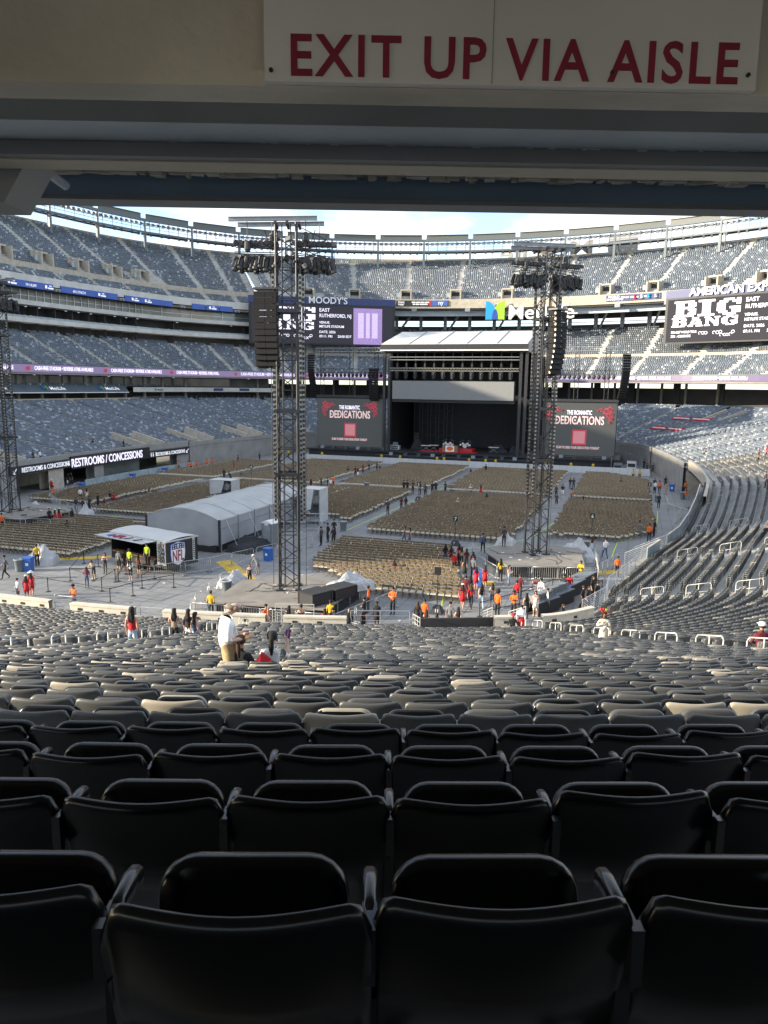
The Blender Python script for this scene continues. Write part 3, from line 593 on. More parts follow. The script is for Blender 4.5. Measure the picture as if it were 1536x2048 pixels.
def dashes(parent, s_, off, z, spec, m='textwhite'):               # lettering too small to read: short pale bars
    c, rz, n = on_ring(s_, off, z); c = Vector(c); rx = Vector((math.cos(rz), math.sin(rz), 0))
    for x0, x1, dz, h in spec: adopt(MB().box(c+rx*(x0+x1)/2+Vector((0, 0, dz)), (x1-x0, .05, h), rz).build('lettering_bar', m), parent)
for i, (a, b) in enumerate(((210.2, 212.4), (213.4, 221.3), (222.9, 235.4), (237.0, 246.0))):
    ds = np.linspace(a, b, 6 if i else 4)
    for q0, q1 in zip(ds[:-1], ds[1:]): adopt(solid_strip('name_board', np.linspace(q0+.03, q1-.03, 3), 41.9, 42.15, 32.2, 33.45, 'bluebrd'), STL)
    for j in range(1 if i != 3 else 0, len(ds)-1, 2):
        q = float((ds[j]+ds[j+1])/2)
        if i in (2, 3) and j == (3 if i == 2 else 2): c, rz, n = on_ring(q, 41.75, 32.45); adopt(text('board_lettering', '60 LYNCH' if i == 2 else '79 HUFF', 'textwhite', c, rz, 0.72, None, depth=0.03, align='CENTER', bold=0.008), STL)
        else: dashes(STL, q, 41.75, 32.8, ((-1.0, -.5, 0, .6), (-.3, 1.0, -.2, .3), (.0, .6, .25, .18)))
lf = MB().box((0, 0, 0), (1.6, 0.5, 0.25)).box((0.4, -0.2, -0.25), (0.4, 0.4, 0.4)).box((-0.4, -0.2, -0.25), (0.4, 0.4, 0.4)).mesh('speaker_bracket', 'steelgrey')
for s_ in (212.9, 222.1, 236.2, 210.0): c, rz, n = on_ring(s_, 42.0, 32.6); adopt(link('speaker_bracket', lf, None, c, rz), STL)
# ---------------------------------------------------------------- far end
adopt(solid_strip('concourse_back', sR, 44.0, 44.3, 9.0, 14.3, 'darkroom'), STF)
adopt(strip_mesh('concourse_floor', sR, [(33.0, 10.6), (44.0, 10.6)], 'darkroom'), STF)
P, Yw = rp(np.arange(128, 208, 3.4), 43.4)
for (x, y), n in zip(P, Yw): adopt(link('column', col_m, None, (x, y, 10.6), math.atan2(-n[0], n[1])), STF)
colb = MB().box((0, 0, 2.1), (1.6, 0.5, 4.4)).mesh('wall_panel', 'darkroom')
for s_ in np.arange(130, 208, 5.1): c, rz, n = on_ring(s_+rnd.uniform(-1, 1), 43.9, 11.4); adopt(link('wall_panel', colb, None, c, rz), STF)
up_rows(STF, sR, 'far mezzanine', 30.7, 16.6, 12, 0.84, 0.42, AF)
adopt(solid_strip('cross_wall', sR, 40.9, 41.2, 21.0, 22.5, 'concrete_warm'), STF)
up_rows(STF, sR, 'far mezzanine back', 41.3, 22.4, 13, 0.84, 0.56, AF)
adopt(solid_strip('back_wall', sR, 53.0, 53.3, 22.0, 30.7, 'darkroom'), STF); adopt(solid_strip('back_lintel', sR, 53.0, 53.3, 32.2, 33.6, 'darkroom'), STF)
colc = MB().box((0, 0, 2.0), (0.9, 0.9, 5.0)).mesh('column', 'steelgrey')
P, Yw = rp(np.arange(130, 208, 3.7), 52.4)
for (x, y), n in zip(P, Yw): adopt(link('column', colc, None, (x, y, 30.0), math.atan2(-n[0], n[1])), STF)
adopt(solid_strip('louvre', sR, 53.05, 53.2, 31.3, 31.45, 'black'), STF)
adopt(solid_strip('deck_slab', sR, 42.4, 60.0, 34.2, 34.7, 'darkroom'), STF); adopt(solid_strip('girder', sR, 44.5, 45.0, 32.8, 34.2, 'steelblue'), STF)
adopt(solid_strip('fascia', sR, 42.0, 42.4, 34.6, 36.9, 'concrete_warm'), STF)
def vf(s_, o_): return (np.min(np.abs(s_[:, None]-np.array(AF)[None, :]), axis=1) < 1.25) & (o_ < 46.6)
up_rows(STF, sR, 'far deck', 42.6, 36.6, 28, 0.84, 0.49, AF, cutf=vf)
for s_ in AF[3:-1]: vomitory(STF, s_, 44.6, 36.9)
# dark raking struts under the deck
for s_ in np.arange(131, 207, 7.4):
    a, _, _ = on_ring(s_, 46, 34.1); b, _, _ = on_ring(s_+2.2, 52.5, 29.5); adopt(MB().bar(a, b, 0.4, 0.5).build('strut', 'steelgrey'), STF)
bxm = MB().box((0, 0, 0), (1.3, 0.9, 0.9)).mesh('speaker_box', 'steelgrey')
for s_ in (151.5, 158.6, 166.5, 174, 181.5, 190): c, rz, n = on_ring(s_, 41.5, 34.1); adopt(link('speaker_box', bxm, None, c, rz), STF)
# ---------------------------------------------------------------- video boards
PIX = {'B': ['##########.', '.####..####', '.####..####', '.#########.', '.####..####', '.####...###', '.####..####', '##########.'],
 'I': ['########', '..####..', '..####..', '..####..', '..####..', '..####..', '..####..', '########'],
 'G': ['...#####.##', '.####..####', '####.....##', '####.......', '####..#####', '####...####', '.####..####', '...######..'],
 'A': ['...#####...', '....####...', '...######..', '...##.###..', '..##..####.', '..########.', '.##....###.', '####..#####'],
 'N': ['####...####', '.####...##.', '.#####..##.', '.##.###.##.', '.##..#####.', '.##...####.', '.##....###.', '####...###.']}
def slabword(word, m, p, rx, nrm, w, h, parent):
    tot = sum(len(PIX[c][0]) for c in word)+len(word)-1; ux = w/tot; uz = h/8; x0 = 0
    for c in word:
        b = MB(); rz = math.atan2(rx.y, rx.x)
        for j, line in enumerate(PIX[c]):
            i = 0
            while i < len(line):
                if line[i] == '#':
                    k = i
                    while k < len(line) and line[k] == '#': k += 1
                    cc = p+rx*((x0+(i+k)/2)*ux)+Vector((0, 0, (7.5-j)*uz)); b.box(cc, ((k-i)*ux, 0.06, uz*1.0005), rz); i = k
                else: i += 1
        adopt(b.build('letter', m), parent); x0 += len(PIX[c][0])+1
def video_board(A, B, header, label, hx, hsize):
    A = Vector(A); B = Vector(B); rx = (B-A); W = rx.length; rx.normalize(); rz = math.atan2(rx.y, rx.x); nrm = Vector((rx.y, -rx.x, 0))
    root = thing('video_board', label, 'screen', (A+B)/2+Vector((0, 0, 24.6)), rz); mid = (A+B)/2
    adopt(MB().box(mid+Vector((0, 0, 29.6))-nrm*0.6, (W+1.2, 1.0, 10.2), rz).build('housing', 'black'), root)
    adopt(MB().box(mid+Vector((0, 0, 29.6))-nrm*0.06, (W, 0.06, 9.5), rz).build('screen', 'led_dark'), root)
    adopt(MB().box(mid+Vector((0, 0, 35.6))-nrm*0.5, (W+1.4, 0.8, 1.75), rz).build('header', 'navy'), root)
    P = lambda x, z: A+rx*x+Vector((0, 0, z))
    split_letters(adopt(text('header_lettering', header, 'paintwhite', P(hx, 34.95)+nrm*0.15, rz, hsize, None, bold=0.045, depth=0.3), root))
    slabword('BIG', 'led_text', P(1.6, 30.4), rx, nrm, 14.8, 3.5, root); slabword('BANG', 'led_text', P(1.2, 28.2), rx, nrm, 14.8, 2.0, root)
    T = lambda s_, x, z, h, **k: adopt(text('caption', s_, 'led_text', P(x, z)+nrm*0.03, rz, h, None, depth=0.04, bold=0.012, **k), root)
    T('EAST', 17.4, 32.9, 1.25); T('RUTHERFORD, NJ', 17.4, 31.5, 1.25, width=8.3); T('VENUE.', 17.4, 29.9, 0.85); T('METLIFE STADIUM', 17.4, 28.9, 0.85, width=6.4)
    T('DATE. 2026', 17.4, 27.5, 0.85); T('09.11. FRI', 17.4, 26.4, 0.85); T('20:00 EDT', 22.2, 26.4, 0.85)
    T('2026-2027 WORLD TOUR', 1.2, 26.8, 0.75, width=6.0); T('XX : COSMOS', 1.2, 25.9, 0.75)
    rb = MB()                                                    # looping tour emblem drawn as linked rings
    for i, (dx, dz, r_) in enumerate([(0, 0, .3), (.62, 0, .3), (1.24, 0, .3), (3.0, 0, .3), (3.7, 0, .33), (4.3, .1, .3), (4.5, -.55, .3), (5.2, -.55, .25), (5.75, -.55, .25), (6.4, -.5, .3), (6.9, .05, .3)]):
        c_ = P(8.0+dx*1.05, 26.7+dz)+nrm*0.03; n_ = 14; pts = [c_+rx*math.cos(2*math.pi*q/n_)*r_*1.1+Vector((0, 0, math.sin(2*math.pi*q/n_)*r_)) for q in range(n_+(1 if i % 3 else -3))]; rb.path(pts, 0.07, 4)
    adopt(rb.build('tour_emblem', 'led_text'), root)
    q = P(30.2, 29.4); adopt(MB().box(q-nrm*0.0, (7.6, 0.07, 9.2), rz).build('picture', 'led_lilac'), root)
    for i in (-1, 0, 1):
        adopt(MB().box(q+rx*i*1.85+nrm*0.05+Vector((0, 0, 0.2)), (1.5 if i else 1.0, 0.06, 6.4), rz).build('bar', 'led_lilac2'), root)
    return root
video_board((-61.5, 173.6, 0), (-29.3, 191.6, 0), 'MOODY\'S', 'video board with plain navy header and picture of lilac bars, behind the left lighting tower', 14.6, 2.3)
video_board((38.6, 188.4, 0), (71.5, 171.0, 0), 'AMERICAN EXPRESS', 'video board with long white header lettering over the sunlit mezzanine seats', 5.0, 2.4)
# fascia boards on the far deck
def fboard(s0, s1, m, texts, label):
    b = solid_strip('banner', np.linspace(s0, s1, 5), 41.75, 41.98, 35.2, 36.6, m); par = thing('fascia_banner', label, 'banner', on_ring((s0+s1)/2, 41.8, 35.2)[0]); adopt(b, par)
    for s_, tx_, h, dz, mm in texts: c, rz, n = on_ring(s_, 41.6, 35.25+dz); adopt(text('lettering', tx_, mm, c, rz, h, None, depth=0.04, bold=0.006), par)
    return par
fb1 = fboard(184.6, 192.9, 'black', [(192.6, 'Need', .75, .68, 'textwhite'), (192.6, 'Help?', .75, .08, 'textwhite'), (186.2, 'ny', 1.5, .25, 'textwhite')], 'dark help banner with blue end on the far fascia')
dashes(fb1, 190.4, 41.6, 36.1, ((0, 1, 0, .3), (1.2, 2.1, 0, .3), (2.3, 3.2, 0, .3), (3.4, 4.6, 0, .3), (.3, .8, -.5, .3), (1.0, 1.9, -.5, .3), (2.1, 4.2, -.5, .3)))
adopt(solid_strip('blue_end', np.linspace(184.7, 187.2, 3), 41.68, 41.74, 35.22, 36.58, 'bluebrd'), fb1); adopt(solid_strip('red_stripe', np.linspace(187.25, 187.7, 3), 41.68, 41.74, 35.22, 36.58, 'red'), fb1)
fb2 = fboard(152.6, 160.4, 'navy', [(160.1, 'WORLD', .75, .68, 'textwhite'), (160.3, 'CHAMPIONS', .7, .08, 'textwhite')], 'navy world champions banner on the far fascia')
dashes(fb2, 158.2, 41.6, 35.95, ((0, .8, 0, .35), (1.1, 1.9, 0, .35), (2.2, 3.0, 0, .35), (3.3, 4.1, 0, .35), (5.4, 6.2, 0, .35), (7.3, 8.1, 0, .35)))
for i, s_ in enumerate((156.2, 155.2, 154.2, 153.2)):
    c, rz, n = on_ring(s_, 41.62, 35.9); adopt(MB().lathe([(0.0, 0), (0.42, .1), (0.3, .4), (0.45, .9)], (c[0], c[1], 35.45), 8).build('trophy_emblem', ('red', 'silver', 'cyan', 'silver')[i]), fb2)
# big logo sign hanging under the far deck
ml = thing('logo_sign', 'blue and green leaf logo sign with white lettering under the far deck', 'sign', on_ring(172, 41, 31)[0])
c0, rz, n = on_ring(178.6, 40.9, 31.5); rx = Vector((math.cos(rz), math.sin(rz), 0)); nn = Vector((-n[0], -n[1], 0))
metlogo(ml, Vector(c0), rx, Vector((0, 0, 1)), 4.7, nrm=nn, proud=0.12)
rx2 = (Vector(on_ring(165.2, 40.9, 31.5)[0])-Vector(c0)).normalized(); split_letters(adopt(text('lettering', 'MetLife', 'paintwhite', Vector(c0)+rx2*5.8, math.atan2(rx2.y, rx2.x), 5.0, None, depth=0.3, bold=0.05, width=16.6), ml))
# the same name on the outer rim, seen from behind
mb = thing('rim_sign', 'pale reversed lettering standing on the far rim', 'sign', on_ring(170, 67.5, 51)[0])
c1, rz, n = on_ring(165.5, 68.5, 51.2); tx_ = text('lettering', 'MetLife', 'concrete', Vector(c1)+Vector((math.cos(rz), math.sin(rz), 0))*-1, rz, 5.6, None, depth=0.4, bold=0.08, width=27, mirror=True); adopt(tx_, mb); split_letters(tx_)
for d in (-16, -8, 0, 8):
    q = Vector(c1)+Vector((math.cos(rz), math.sin(rz), 0))*d; adopt(MB().box((q.x, q.y, 50.6), (0.3, 0.3, 1.6)).build('post', 'concrete'), mb)
scr = MB().box((0, 0, 2.4), (8, 0.3, 4.8)).build('screen_panel', 'tarpgrey', None); c2, rz2, n2 = on_ring(162.2, 67.6, 50.9); scr.location = c2; scr.rotation_euler = (0, 0, rz2); adopt(scr, mb)
# ---------------------------------------------------------------- floodlight gantry round the rim
def gantry_mesh():
    out = {}
    L_ = 13.0
    def G(nm, b, m): out.setdefault(nm, []).append(b.mesh(nm, m))
    G('bottom_chord', MB().box((0, 0, 0), (L_, 0.5, 0.45)).box((0, 2.6, 0), (L_, 0.4, 0.4)), 'gantry'); G('top_chord', MB().box((0, 0.4, 3.1), (L_, 0.9, 0.55)), 'gantry'); G('top_chord', MB().box((0, 2.4, 2.5), (L_, 0.3, 0.3)), 'gantry')
    G('walkway', MB().box((0, 1.3, 0.28), (L_, 2.2, 0.10)), 'galv')
    for z_ in (1.0, 1.6): G('handrail', MB().box((0, 0.05, z_), (L_, 0.08, 0.09)), 'gantry')
    for i in range(5): G('vertical', MB().box((-5.2+i*2.6, 0.1, 1.5), (0.14, 0.14, 2.9)), 'gantry')
    G('light_bank', MB().box((0, 0.9, 4.0), (L_-1.2, 0.35, 1.15)).box((0, 0.9, 4.62), (L_-1.2, 1.0, 0.08)), 'lightbank')
    fl = MB()
    for i in range(9): fl.box((-5.6+i*1.4, 0.5, 2.15), (0.8, 0.5, 0.6))
    G('flood_lamps', fl, 'gantry')
    fl = MB()
    for i in range(5): fl.box((-5+i*2.4+0.5*(i % 2), 0.0, -0.55), (0.5, 0.5, 0.6))
    G('hung_speaker', fl, 'black')
    G('post', MB().box((-6.5, 0.2, -2.3), (0.6, 0.55, 4.6)).box((-6.5, 0.2, 1.4), (0.45, 0.45, 3.0)), 'gantry'); G('post', MB().box((-5.9, 1.9, -1.8), (0.16, 0.16, 4.2)), 'gantry')
    return out
gm = gantry_mesh(); arcs = np.arange(128, 300, 0.25); ag = np.concatenate([[0], np.cumsum(np.linalg.norm(np.diff(rp(arcs, 60.5)[0], axis=0), axis=1))])
g0 = None; nb = int(ag[-1]//13.2)
for i in range(nb):
    sa_, sb_ = np.interp([i*13.2, (i+1)*13.2], ag, arcs); pa = rp([sa_], 60.5)[0][0]; pb = rp([sb_], 60.5)[0][0]; mid = (pa+pb)/2; d = pa-pb; ln = np.linalg.norm(d)
    cx = cam_px(np.array([[mid[0], mid[1], 54]]))[0][0]
    sm_ = (sa_+sb_)/2
    if sm_ > 262: continue
    if g0 is None:
        g0 = thing('floodlight_gantry', 'pale steel floodlight gantry bay with walkway and lamp bank on the stadium rim', 'gantry', group='floodlight gantry bays round the rim')
        for nm, ms in gm.items():
            for m_ in ms:
                q_ = link(nm, m_, g0)
                if nm in ('flood_lamps', 'hung_speaker'): q_['kind'] = 'stuff'
        o = g0
    else: o = copytree(g0)
    o.location = (mid[0], mid[1], 52.2); o.rotation_euler = (0, 0, math.atan2(d[1], d[0])); o.scale = (ln/13.0, 1, 1)
# ================================================================ front wall of the near stand
def wallseg(s0, s1, off, z1, label, holes=True, th=0.28):
    s_ = np.linspace(s0, s1, 7); c = on_ring((s0+s1)/2, off, 0)[0]; root = thing('stand_wall', label, 'wall', c)
    adopt(solid_strip('panel', s_, off-th/2, off+th/2, 0, z1-0.1, 'cream'), root); adopt(solid_strip('coping', s_, off-th/2-0.04, off+th/2+0.04, z1-0.098, z1, 'cream'), root)
    if holes:
        for q in np.arange(s0+0.6, s1-0.3, 1.25):
            p, rz, n = on_ring(q, off+th/2+0.012, z1-0.30); adopt(MB().box(p, (0.26, 0.02, 0.13), rz).build('outlet', 'black'), root)
for s0, s1, lb in ((-9, 3.3, 'low beige stand wall next to the orange steward'), (4.6, 8.3, 'short beige stand wall below the queue barriers'), (9.9, 15.3, 'long beige stand wall in front of the three girls'), (16.2, 19.4, 'beige stand wall by the pair in black and maroon'), (26.9, 28.0, 'stub of beige stand wall by the stair rails'), (29.4, 32.6, 'beige stand wall by the merchandise tables')):
    wallseg(s0, s1, 1.6, 2.42, lb)
def railing(pts, h, m, label, bars=5, name='railing', post=1.2, r=0.02, horiz=True, cat='railing', group=None):
    """railing along 3-D points with horizontal bars or pickets"""
    root = thing(name, label, cat, pts[0], group=group)
    for a, b in zip(pts[:-1], pts[1:]):
        a = Vector(a); b = Vector(b); n_ = max(1, int((b-a).length/post))
        adopt(MB().tube(a+Vector((0, 0, h)), b+Vector((0, 0, h)), r*1.3, 6).build('top_rail', m), root)
        if horiz:
            for i in range(bars): z_ = Vector((0, 0, h*(i+0.6)/(bars+0.6))); adopt(MB().tube(a+z_, b+z_, r*0.7, 5).build('rail_bar', m), root)
        for i in range(n_+1): q = a.lerp(b, i/n_); adopt(MB().tube(q, q+Vector((0, 0, h)), r, 6).build('post', m), root)
    return root
rpz = lambda s_, off, z: on_ring(s_, off, z)[0]
railing([rpz(3.4, 1.4, 1.50), rpz(4.5, 1.4, 1.50)], 1.15, 'galv', 'grey stair gate railing beside the orange steward', 5); railing([rpz(3.5, 1.5, 1.60), rpz(3.5, -2.2, 0.10)], 1.1, 'galv', 'sloping stair railing left of the orange steward', 5)
railing([rpz(4.55, 1.5, 1.60), rpz(4.55, -2.4, 0.10)], 1.1, 'galv', 'sloping stair railing right of the orange steward', 5)
railing([rpz(8.5, 1.4, 1.40), rpz(9.8, 1.4, 1.40)], 1.0, 'galv', 'low railing between two beige stand walls', 3)
railing([rpz(15.4, 1.6, 1.70), rpz(15.4, -1.8, 0.20)], 1.15, 'railpaint', 'pale stair railing by the left tower deck', 6); railing([rpz(16.1, 1.6, 1.70), rpz(16.1, -1.8, 0.20)], 1.15, 'railpaint', 'pale stair railing next to the pair in black and maroon', 6)
railing([rpz(15.4, -0.2, 1.40), rpz(17.5, -0.3, 1.40)], 1.05, 'railpaint', 'pale level railing in front of the left tower deck', 6)
railing([rpz(19.6, 1.3, 1.70), rpz(22.6, 1.3, 1.70)], 0.95, 'steelgrey', 'grey double railing along the middle of the stand front', 3)
railing([rpz(22.8, 4.8, 2.40), rpz(22.8, 1.0, 1.40)], 1.0, 'railpaint', 'pale sloping stair railing beside the dark camera platform', 4)
railing([rpz(27.3, -0.3, 1.20), rpz(27.6, -3.4, 0.00)], 1.1, 'railpaint', 'pale zigzag stair railing by the steward with an afro', 6); railing([rpz(29.2, -0.3, 1.20), rpz(29.2, -3.2, 0.00)], 1.1, 'railpaint', 'pale zigzag stair railing by the steward in orange at the queue', 6)
# dark shelf (accessible platform) in the gap
pf = thing('viewing_platform', 'dark grey platform with steel rails set into the front of the stand', 'platform', rpz(25, 3.2, 1.2))
adopt(solid_strip('deck', np.linspace(22.95, 27.3, 5), 1.2, 4.9, 1.2, 1.5, 'blackcloth'), pf); adopt(solid_strip('front_board', np.linspace(22.95, 27.3, 5), 1.2, 1.32, 1.52, 2.25, 'rubber'), pf)
for a, b in ((23.0, 24.3), (24.35, 25.7), (25.75, 27.1)):
    q0 = Vector(rpz(a, 4.9, 1.6)); q1 = Vector(rpz(b, 4.9, 1.6)); adopt(MB().path([q0, q0+Vector((0, 0, .85)), q1+Vector((0, 0, .85)), q1], 0.022, 6).tube(q0+Vector((0, 0, .45)), q1+Vector((0, 0, .45)), 0.016, 5).build('rail', 'railpaint'), pf)
# right hand wall with slatted railing, stair and parapet beyond
sw = np.concatenate([np.linspace(33, 40, 9), np.linspace(41, 79.5, 20)])
wz = lambda s_: tread(44, s_)+0.25
o = strip_mesh('stand_wall', sw, [(0.35, 0.0), (0.35, wz), (0.6, wz), (0.6, 0.0)], 'concrete'); tag(o, 'grey concrete front wall of the corner block under the slatted railing', 'wall')
pts_ = [Vector((*rp([q], 0.45)[0][0], float(wz(np.array([q]))[0]))) for q in (32.8, 36.5, 39.5, 43, 46.5, 50)]
railing(pts_, 1.0, 'galv', 'long slatted steel railing with cream top rail along the corner block', 9, post=1.5)
gp = thing('glass_parapet', 'pale glass and metal parapet beside the stair of the right hand block', 'parapet', tuple(pts_[-1]))
for a, b in ((50.2, 54), (56.5, 61), (61.2, 66), (66.2, 71), (71.2, 76)):
    A_, B_ = [Vector((*rp([q], 0.45)[0][0], float(wz(np.array([q]))[0]))) for q in (a, b)]; m_ = (A_+B_)/2; d = B_-A_
    adopt(MB().bar(A_+Vector((0, 0, .45)), B_+Vector((0, 0, .45)), 0.05, 0.9).build('panel', 'sheetglass'), gp); adopt(MB().bar(A_+Vector((0, 0, .95)), B_+Vector((0, 0, .95)), 0.09, 0.07).build('cap_rail', 'cream'), gp)
st = thing('stair', 'concrete stair with pale rails leading from the field into the right hand block', 'stair', rpz(55, 0, 0))
for i in range(8): p, rz, n = on_ring(55.2, -1.9+i*0.3, 0.08+i*0.17); adopt(MB().box((p[0], p[1], (0.16+i*0.17)/2), (2.0, 0.3, 0.16+i*0.17), rz).build('step', 'concrete'), st)
railing([rpz(54.1, -2.2, 0.0), rpz(54.1, 0.4, 1.4)], 1.0, 'galv', 'pale sloping railing on the camera-side of the field stair', 6); railing([rpz(56.4, -2.2, 0.0), rpz(56.4, 0.4, 1.4)], 1.0, 'galv', 'pale sloping railing on the stage-side of the field stair', 6)
railing([rpz(49.6, -2.6, 0.0), rpz(53.6, -2.6, 0.0)], 1.0, 'steelgrey', 'low slatted railing standing on the floor before the corner block', 6)
# field tunnel between the corner block and the side stand
tn = thing('field_tunnel', 'field tunnel with curved pale wall and dark opening beside the last chairs', 'tunnel', rpz(86, 5, 0))
sq = np.linspace(79.8, 103.2, 14); adopt(solid_strip('back_wall', sq, 10.2, 10.5, 0, 3.0, 'darkroom'), tn);  adopt(strip_mesh('ceiling', np.linspace(80, 103.2, 14), [(1.0, 2.95), (10.2, 2.95)], 'darkroom'), tn)
tz = lambda s_: tread(43, s_)+0.85
adopt(strip_mesh('curved_fascia', np.linspace(72, 103, 18), [(1.0, lambda s_: tz(s_)-1.3), (1.0, tz), (1.3, tz), (1.3, lambda s_: tz(s_)-1.3)], 'concrete_warm'), tn)
for q in (79.8, 103.2):
    a = Vector(rpz(q, 0.9, 0)); b = Vector(rpz(q, 10.3, 0)); adopt(MB().bar(a+Vector((0, 0, 1.5)), b+Vector((0, 0, 1.5)), 0.3, 3.0).build('side_wall', 'concrete_warm'), tn)
for q in (82, 85, 88.5): adopt(MB().box(rpz(q, 1.2, 1.5), (0.35, 0.35, 3.0)).build('pillar', 'cream'), tn)
railing([rpz(80, -0.6, 0), rpz(84, -2.6, 0), rpz(90, -2.6, 0)], 1.05, 'railpaint', 'pale railing along the tunnel ramp', 5, horiz=False); railing([rpz(76, -1.8, 0), rpz(81, -1.2, 0)], 1.05, 'railpaint', 'pale railing at the foot of the tunnel ramp', 5)
# side and far front walls
def fwall(s0, s1, label, z1=None, m='concrete'):
    s_ = np.arange(s0, s1+0.01, min(1.5, (s1-s0)/4)); zf = lambda t: tread(44, t)+0.6
    o = strip_mesh('stand_wall', s_, [(0.5, 0), (0.5, zf), (0.8, zf), (0.8, 0)], m); return tag(o, label, 'wall')
fwall(103.3, 131, 'grey concrete wall of the right side stand beside the stage end of the floor'); fwall(131, 206, 'concrete wall of the far stand hidden behind the stage', m='concrete'); fwall(206, 246.8, 'grey concrete wall of the far left corner beyond the folding chairs'); fwall(287.2, 320, 'concrete wall of the left stand beside the scaffold tower')
# entrance under the left stand with restroom boards
en = thing('concourse_entrance', 'dark concourse opening under restroom boards in the left stand wall', 'entrance', (-42, 90, 0))
sq = np.linspace(246.8, 287.2, 20); adopt(strip_mesh('back_wall', sq, [(7.5, 0), (7.5, 3.6)], 'darkroom'), en); adopt(strip_mesh('ceiling', sq, [(0.6, 3.0), (7.5, 3.0)], 'darkroom'), en)
adopt(strip_mesh('lintel', sq, [(0.5, 2.6), (0.5, 4.4), (0.9, 4.4)], 'concrete'), en)
for a, b, m in ((246.8, 250, 'concrete'), (268, 270, 'concrete'), (276.5, 279.5, 'concrete_warm'), (285.5, 287.2, 'concrete')): adopt(solid_strip('pier', np.linspace(a, b, 3), 0.52, 2.0, 0, 2.9, m), en)
adopt(solid_strip('storefront', np.linspace(256, 267.5, 6), 3.4, 3.5, 0, 2.8, 'glass'), en); adopt(solid_strip('lit_wall', np.linspace(271, 284, 6), 6.5, 6.6, 0, 2.9, 'concrete_warm'), en)
bd = thing('restroom_board', 'long black board with white RESTROOMS and CONCESSIONS lettering on the left wall', 'sign', rpz(265, 0.2, 2.4))
for a, b, z0, z1 in ((247, 257.2, 2.25, 3.35), (257.3, 275.2, 2.3, 4.05), (275.3, 286.8, 2.7, 3.75)):
    adopt(solid_strip('board', np.linspace(a, b, 5), 0.2, 0.48, z0, z1, 'black'), bd)
def bt(body, sc_, z, h, wd, m='textwhite'):
    c, rz, n = on_ring(sc_, -0.02, z); rx = Vector((math.cos(rz), math.sin(rz), 0)); adopt(text('lettering', body, m, Vector(c)-rx*wd/2, rz, h, None, depth=0.05, bold=0.012*h, width=wd), bd)
bt('RESTROOMS / CONCESSIONS', 267.3, 2.62, 1.62, 16.0, 'led_text'); bt('RESTROOMS & CONCESSIONS', 280.4, 2.95, 0.85, 9.2); bt('RESTROOMS & CONCESSIONS', 252.2, 2.5, 0.8, 7.6)
for q, z_ in ((275.9, 2.9), (256.6, 2.5)):                             # restroom pictograms
    c, rz, n = on_ring(q, 0.1, z_)
    for dx in (-0.5, 0.0, 0.75): adopt(MB().box((c[0]+math.cos(rz)*dx, c[1]+math.sin(rz)*dx, z_+0.22), (0.2, 0.05, 0.45), rz).ico((c[0]+math.cos(rz)*dx, c[1]+math.sin(rz)*dx, z_+0.56), 0.1).build('pictogram', 'textwhite'), bd)
for q, z_, sg_ in ((286.1, 3.2, 1), (247.6, 2.75, 1)):
    c, rz, n = on_ring(q, 0.1, z_); rx = Vector((math.cos(rz), math.sin(rz), 0)); c = Vector(c); adopt(MB().tube(c+rx*.3+Vector((0, 0, .3)), c-rx*.3-Vector((0, 0, .3)), 0.06, 4).tube(c-rx*.3-Vector((0, 0, .3)), c-rx*.3+Vector((0, 0, .1)), 0.06, 4).tube(c-rx*.3-Vector((0, 0, .3)), c+rx*.1-Vector((0, 0, .3)), 0.06, 4).build('arrow', 'textwhite'), bd)
sq = np.linspace(249, 276, 12); fr = thing('floor_barrier', 'blue grey panelled barrier on the floor before the concourse opening', 'barrier', rpz(262, -2.4, 0))
for a, b in zip(sq[:-1], sq[1:]): adopt(solid_strip('panel', np.array([a+0.05, b-0.05]), -2.4, -2.34, 0.15, 1.1, 'sheetglass'), fr); adopt(MB().box(rpz(a, -2.37, 0.58), (0.07, 0.07, 1.16)).build('post', 'steelgrey'), fr)
# left stand small vomitory stairs with pale walls
for i, q in enumerate((255.5, 286, 227, 242)):
    v = thing('stair_well', ('pale stair well cut into the left seats above the wide lettering', 'pale stair well in the left seats beside the scaffold tower', 'pale stair well in the far left corner seats', 'pale stair well in the left seats over the arrow board')[i], 'stair', rpz(q, 3, 4))
    for d in (-2.4, 2.4):
        a = Vector(rpz(q+d, 0.6, 4.0)); b = Vector(rpz(q+d, 7.0, 5.6)); adopt(MB().bar(a, b, 0.35, 1.3).build('side_wall', 'concrete_warm'), v)
    adopt(MB().bar(Vector(rpz(q, 0.8, 3.1)), Vector(rpz(q, 6.8, 4.1)), 5.0, 0.2).build('ramp', 'tread'), v)
for q in (140.8, 157):
    v = thing('stair_well', 'pale stair well high in the far right seats' if q < 150 else 'pale stair well in the far seats behind the right hand screen', 'stair', rpz(q, 26, 9))
    for d in (-0.7, 0.7): adopt(MB().bar(Vector(rpz(q+d, 20, 7.6)), Vector(rpz(q+d, 27, 9.6)), 0.3, 1.5).build('side_wall', 'concrete_warm'), v)
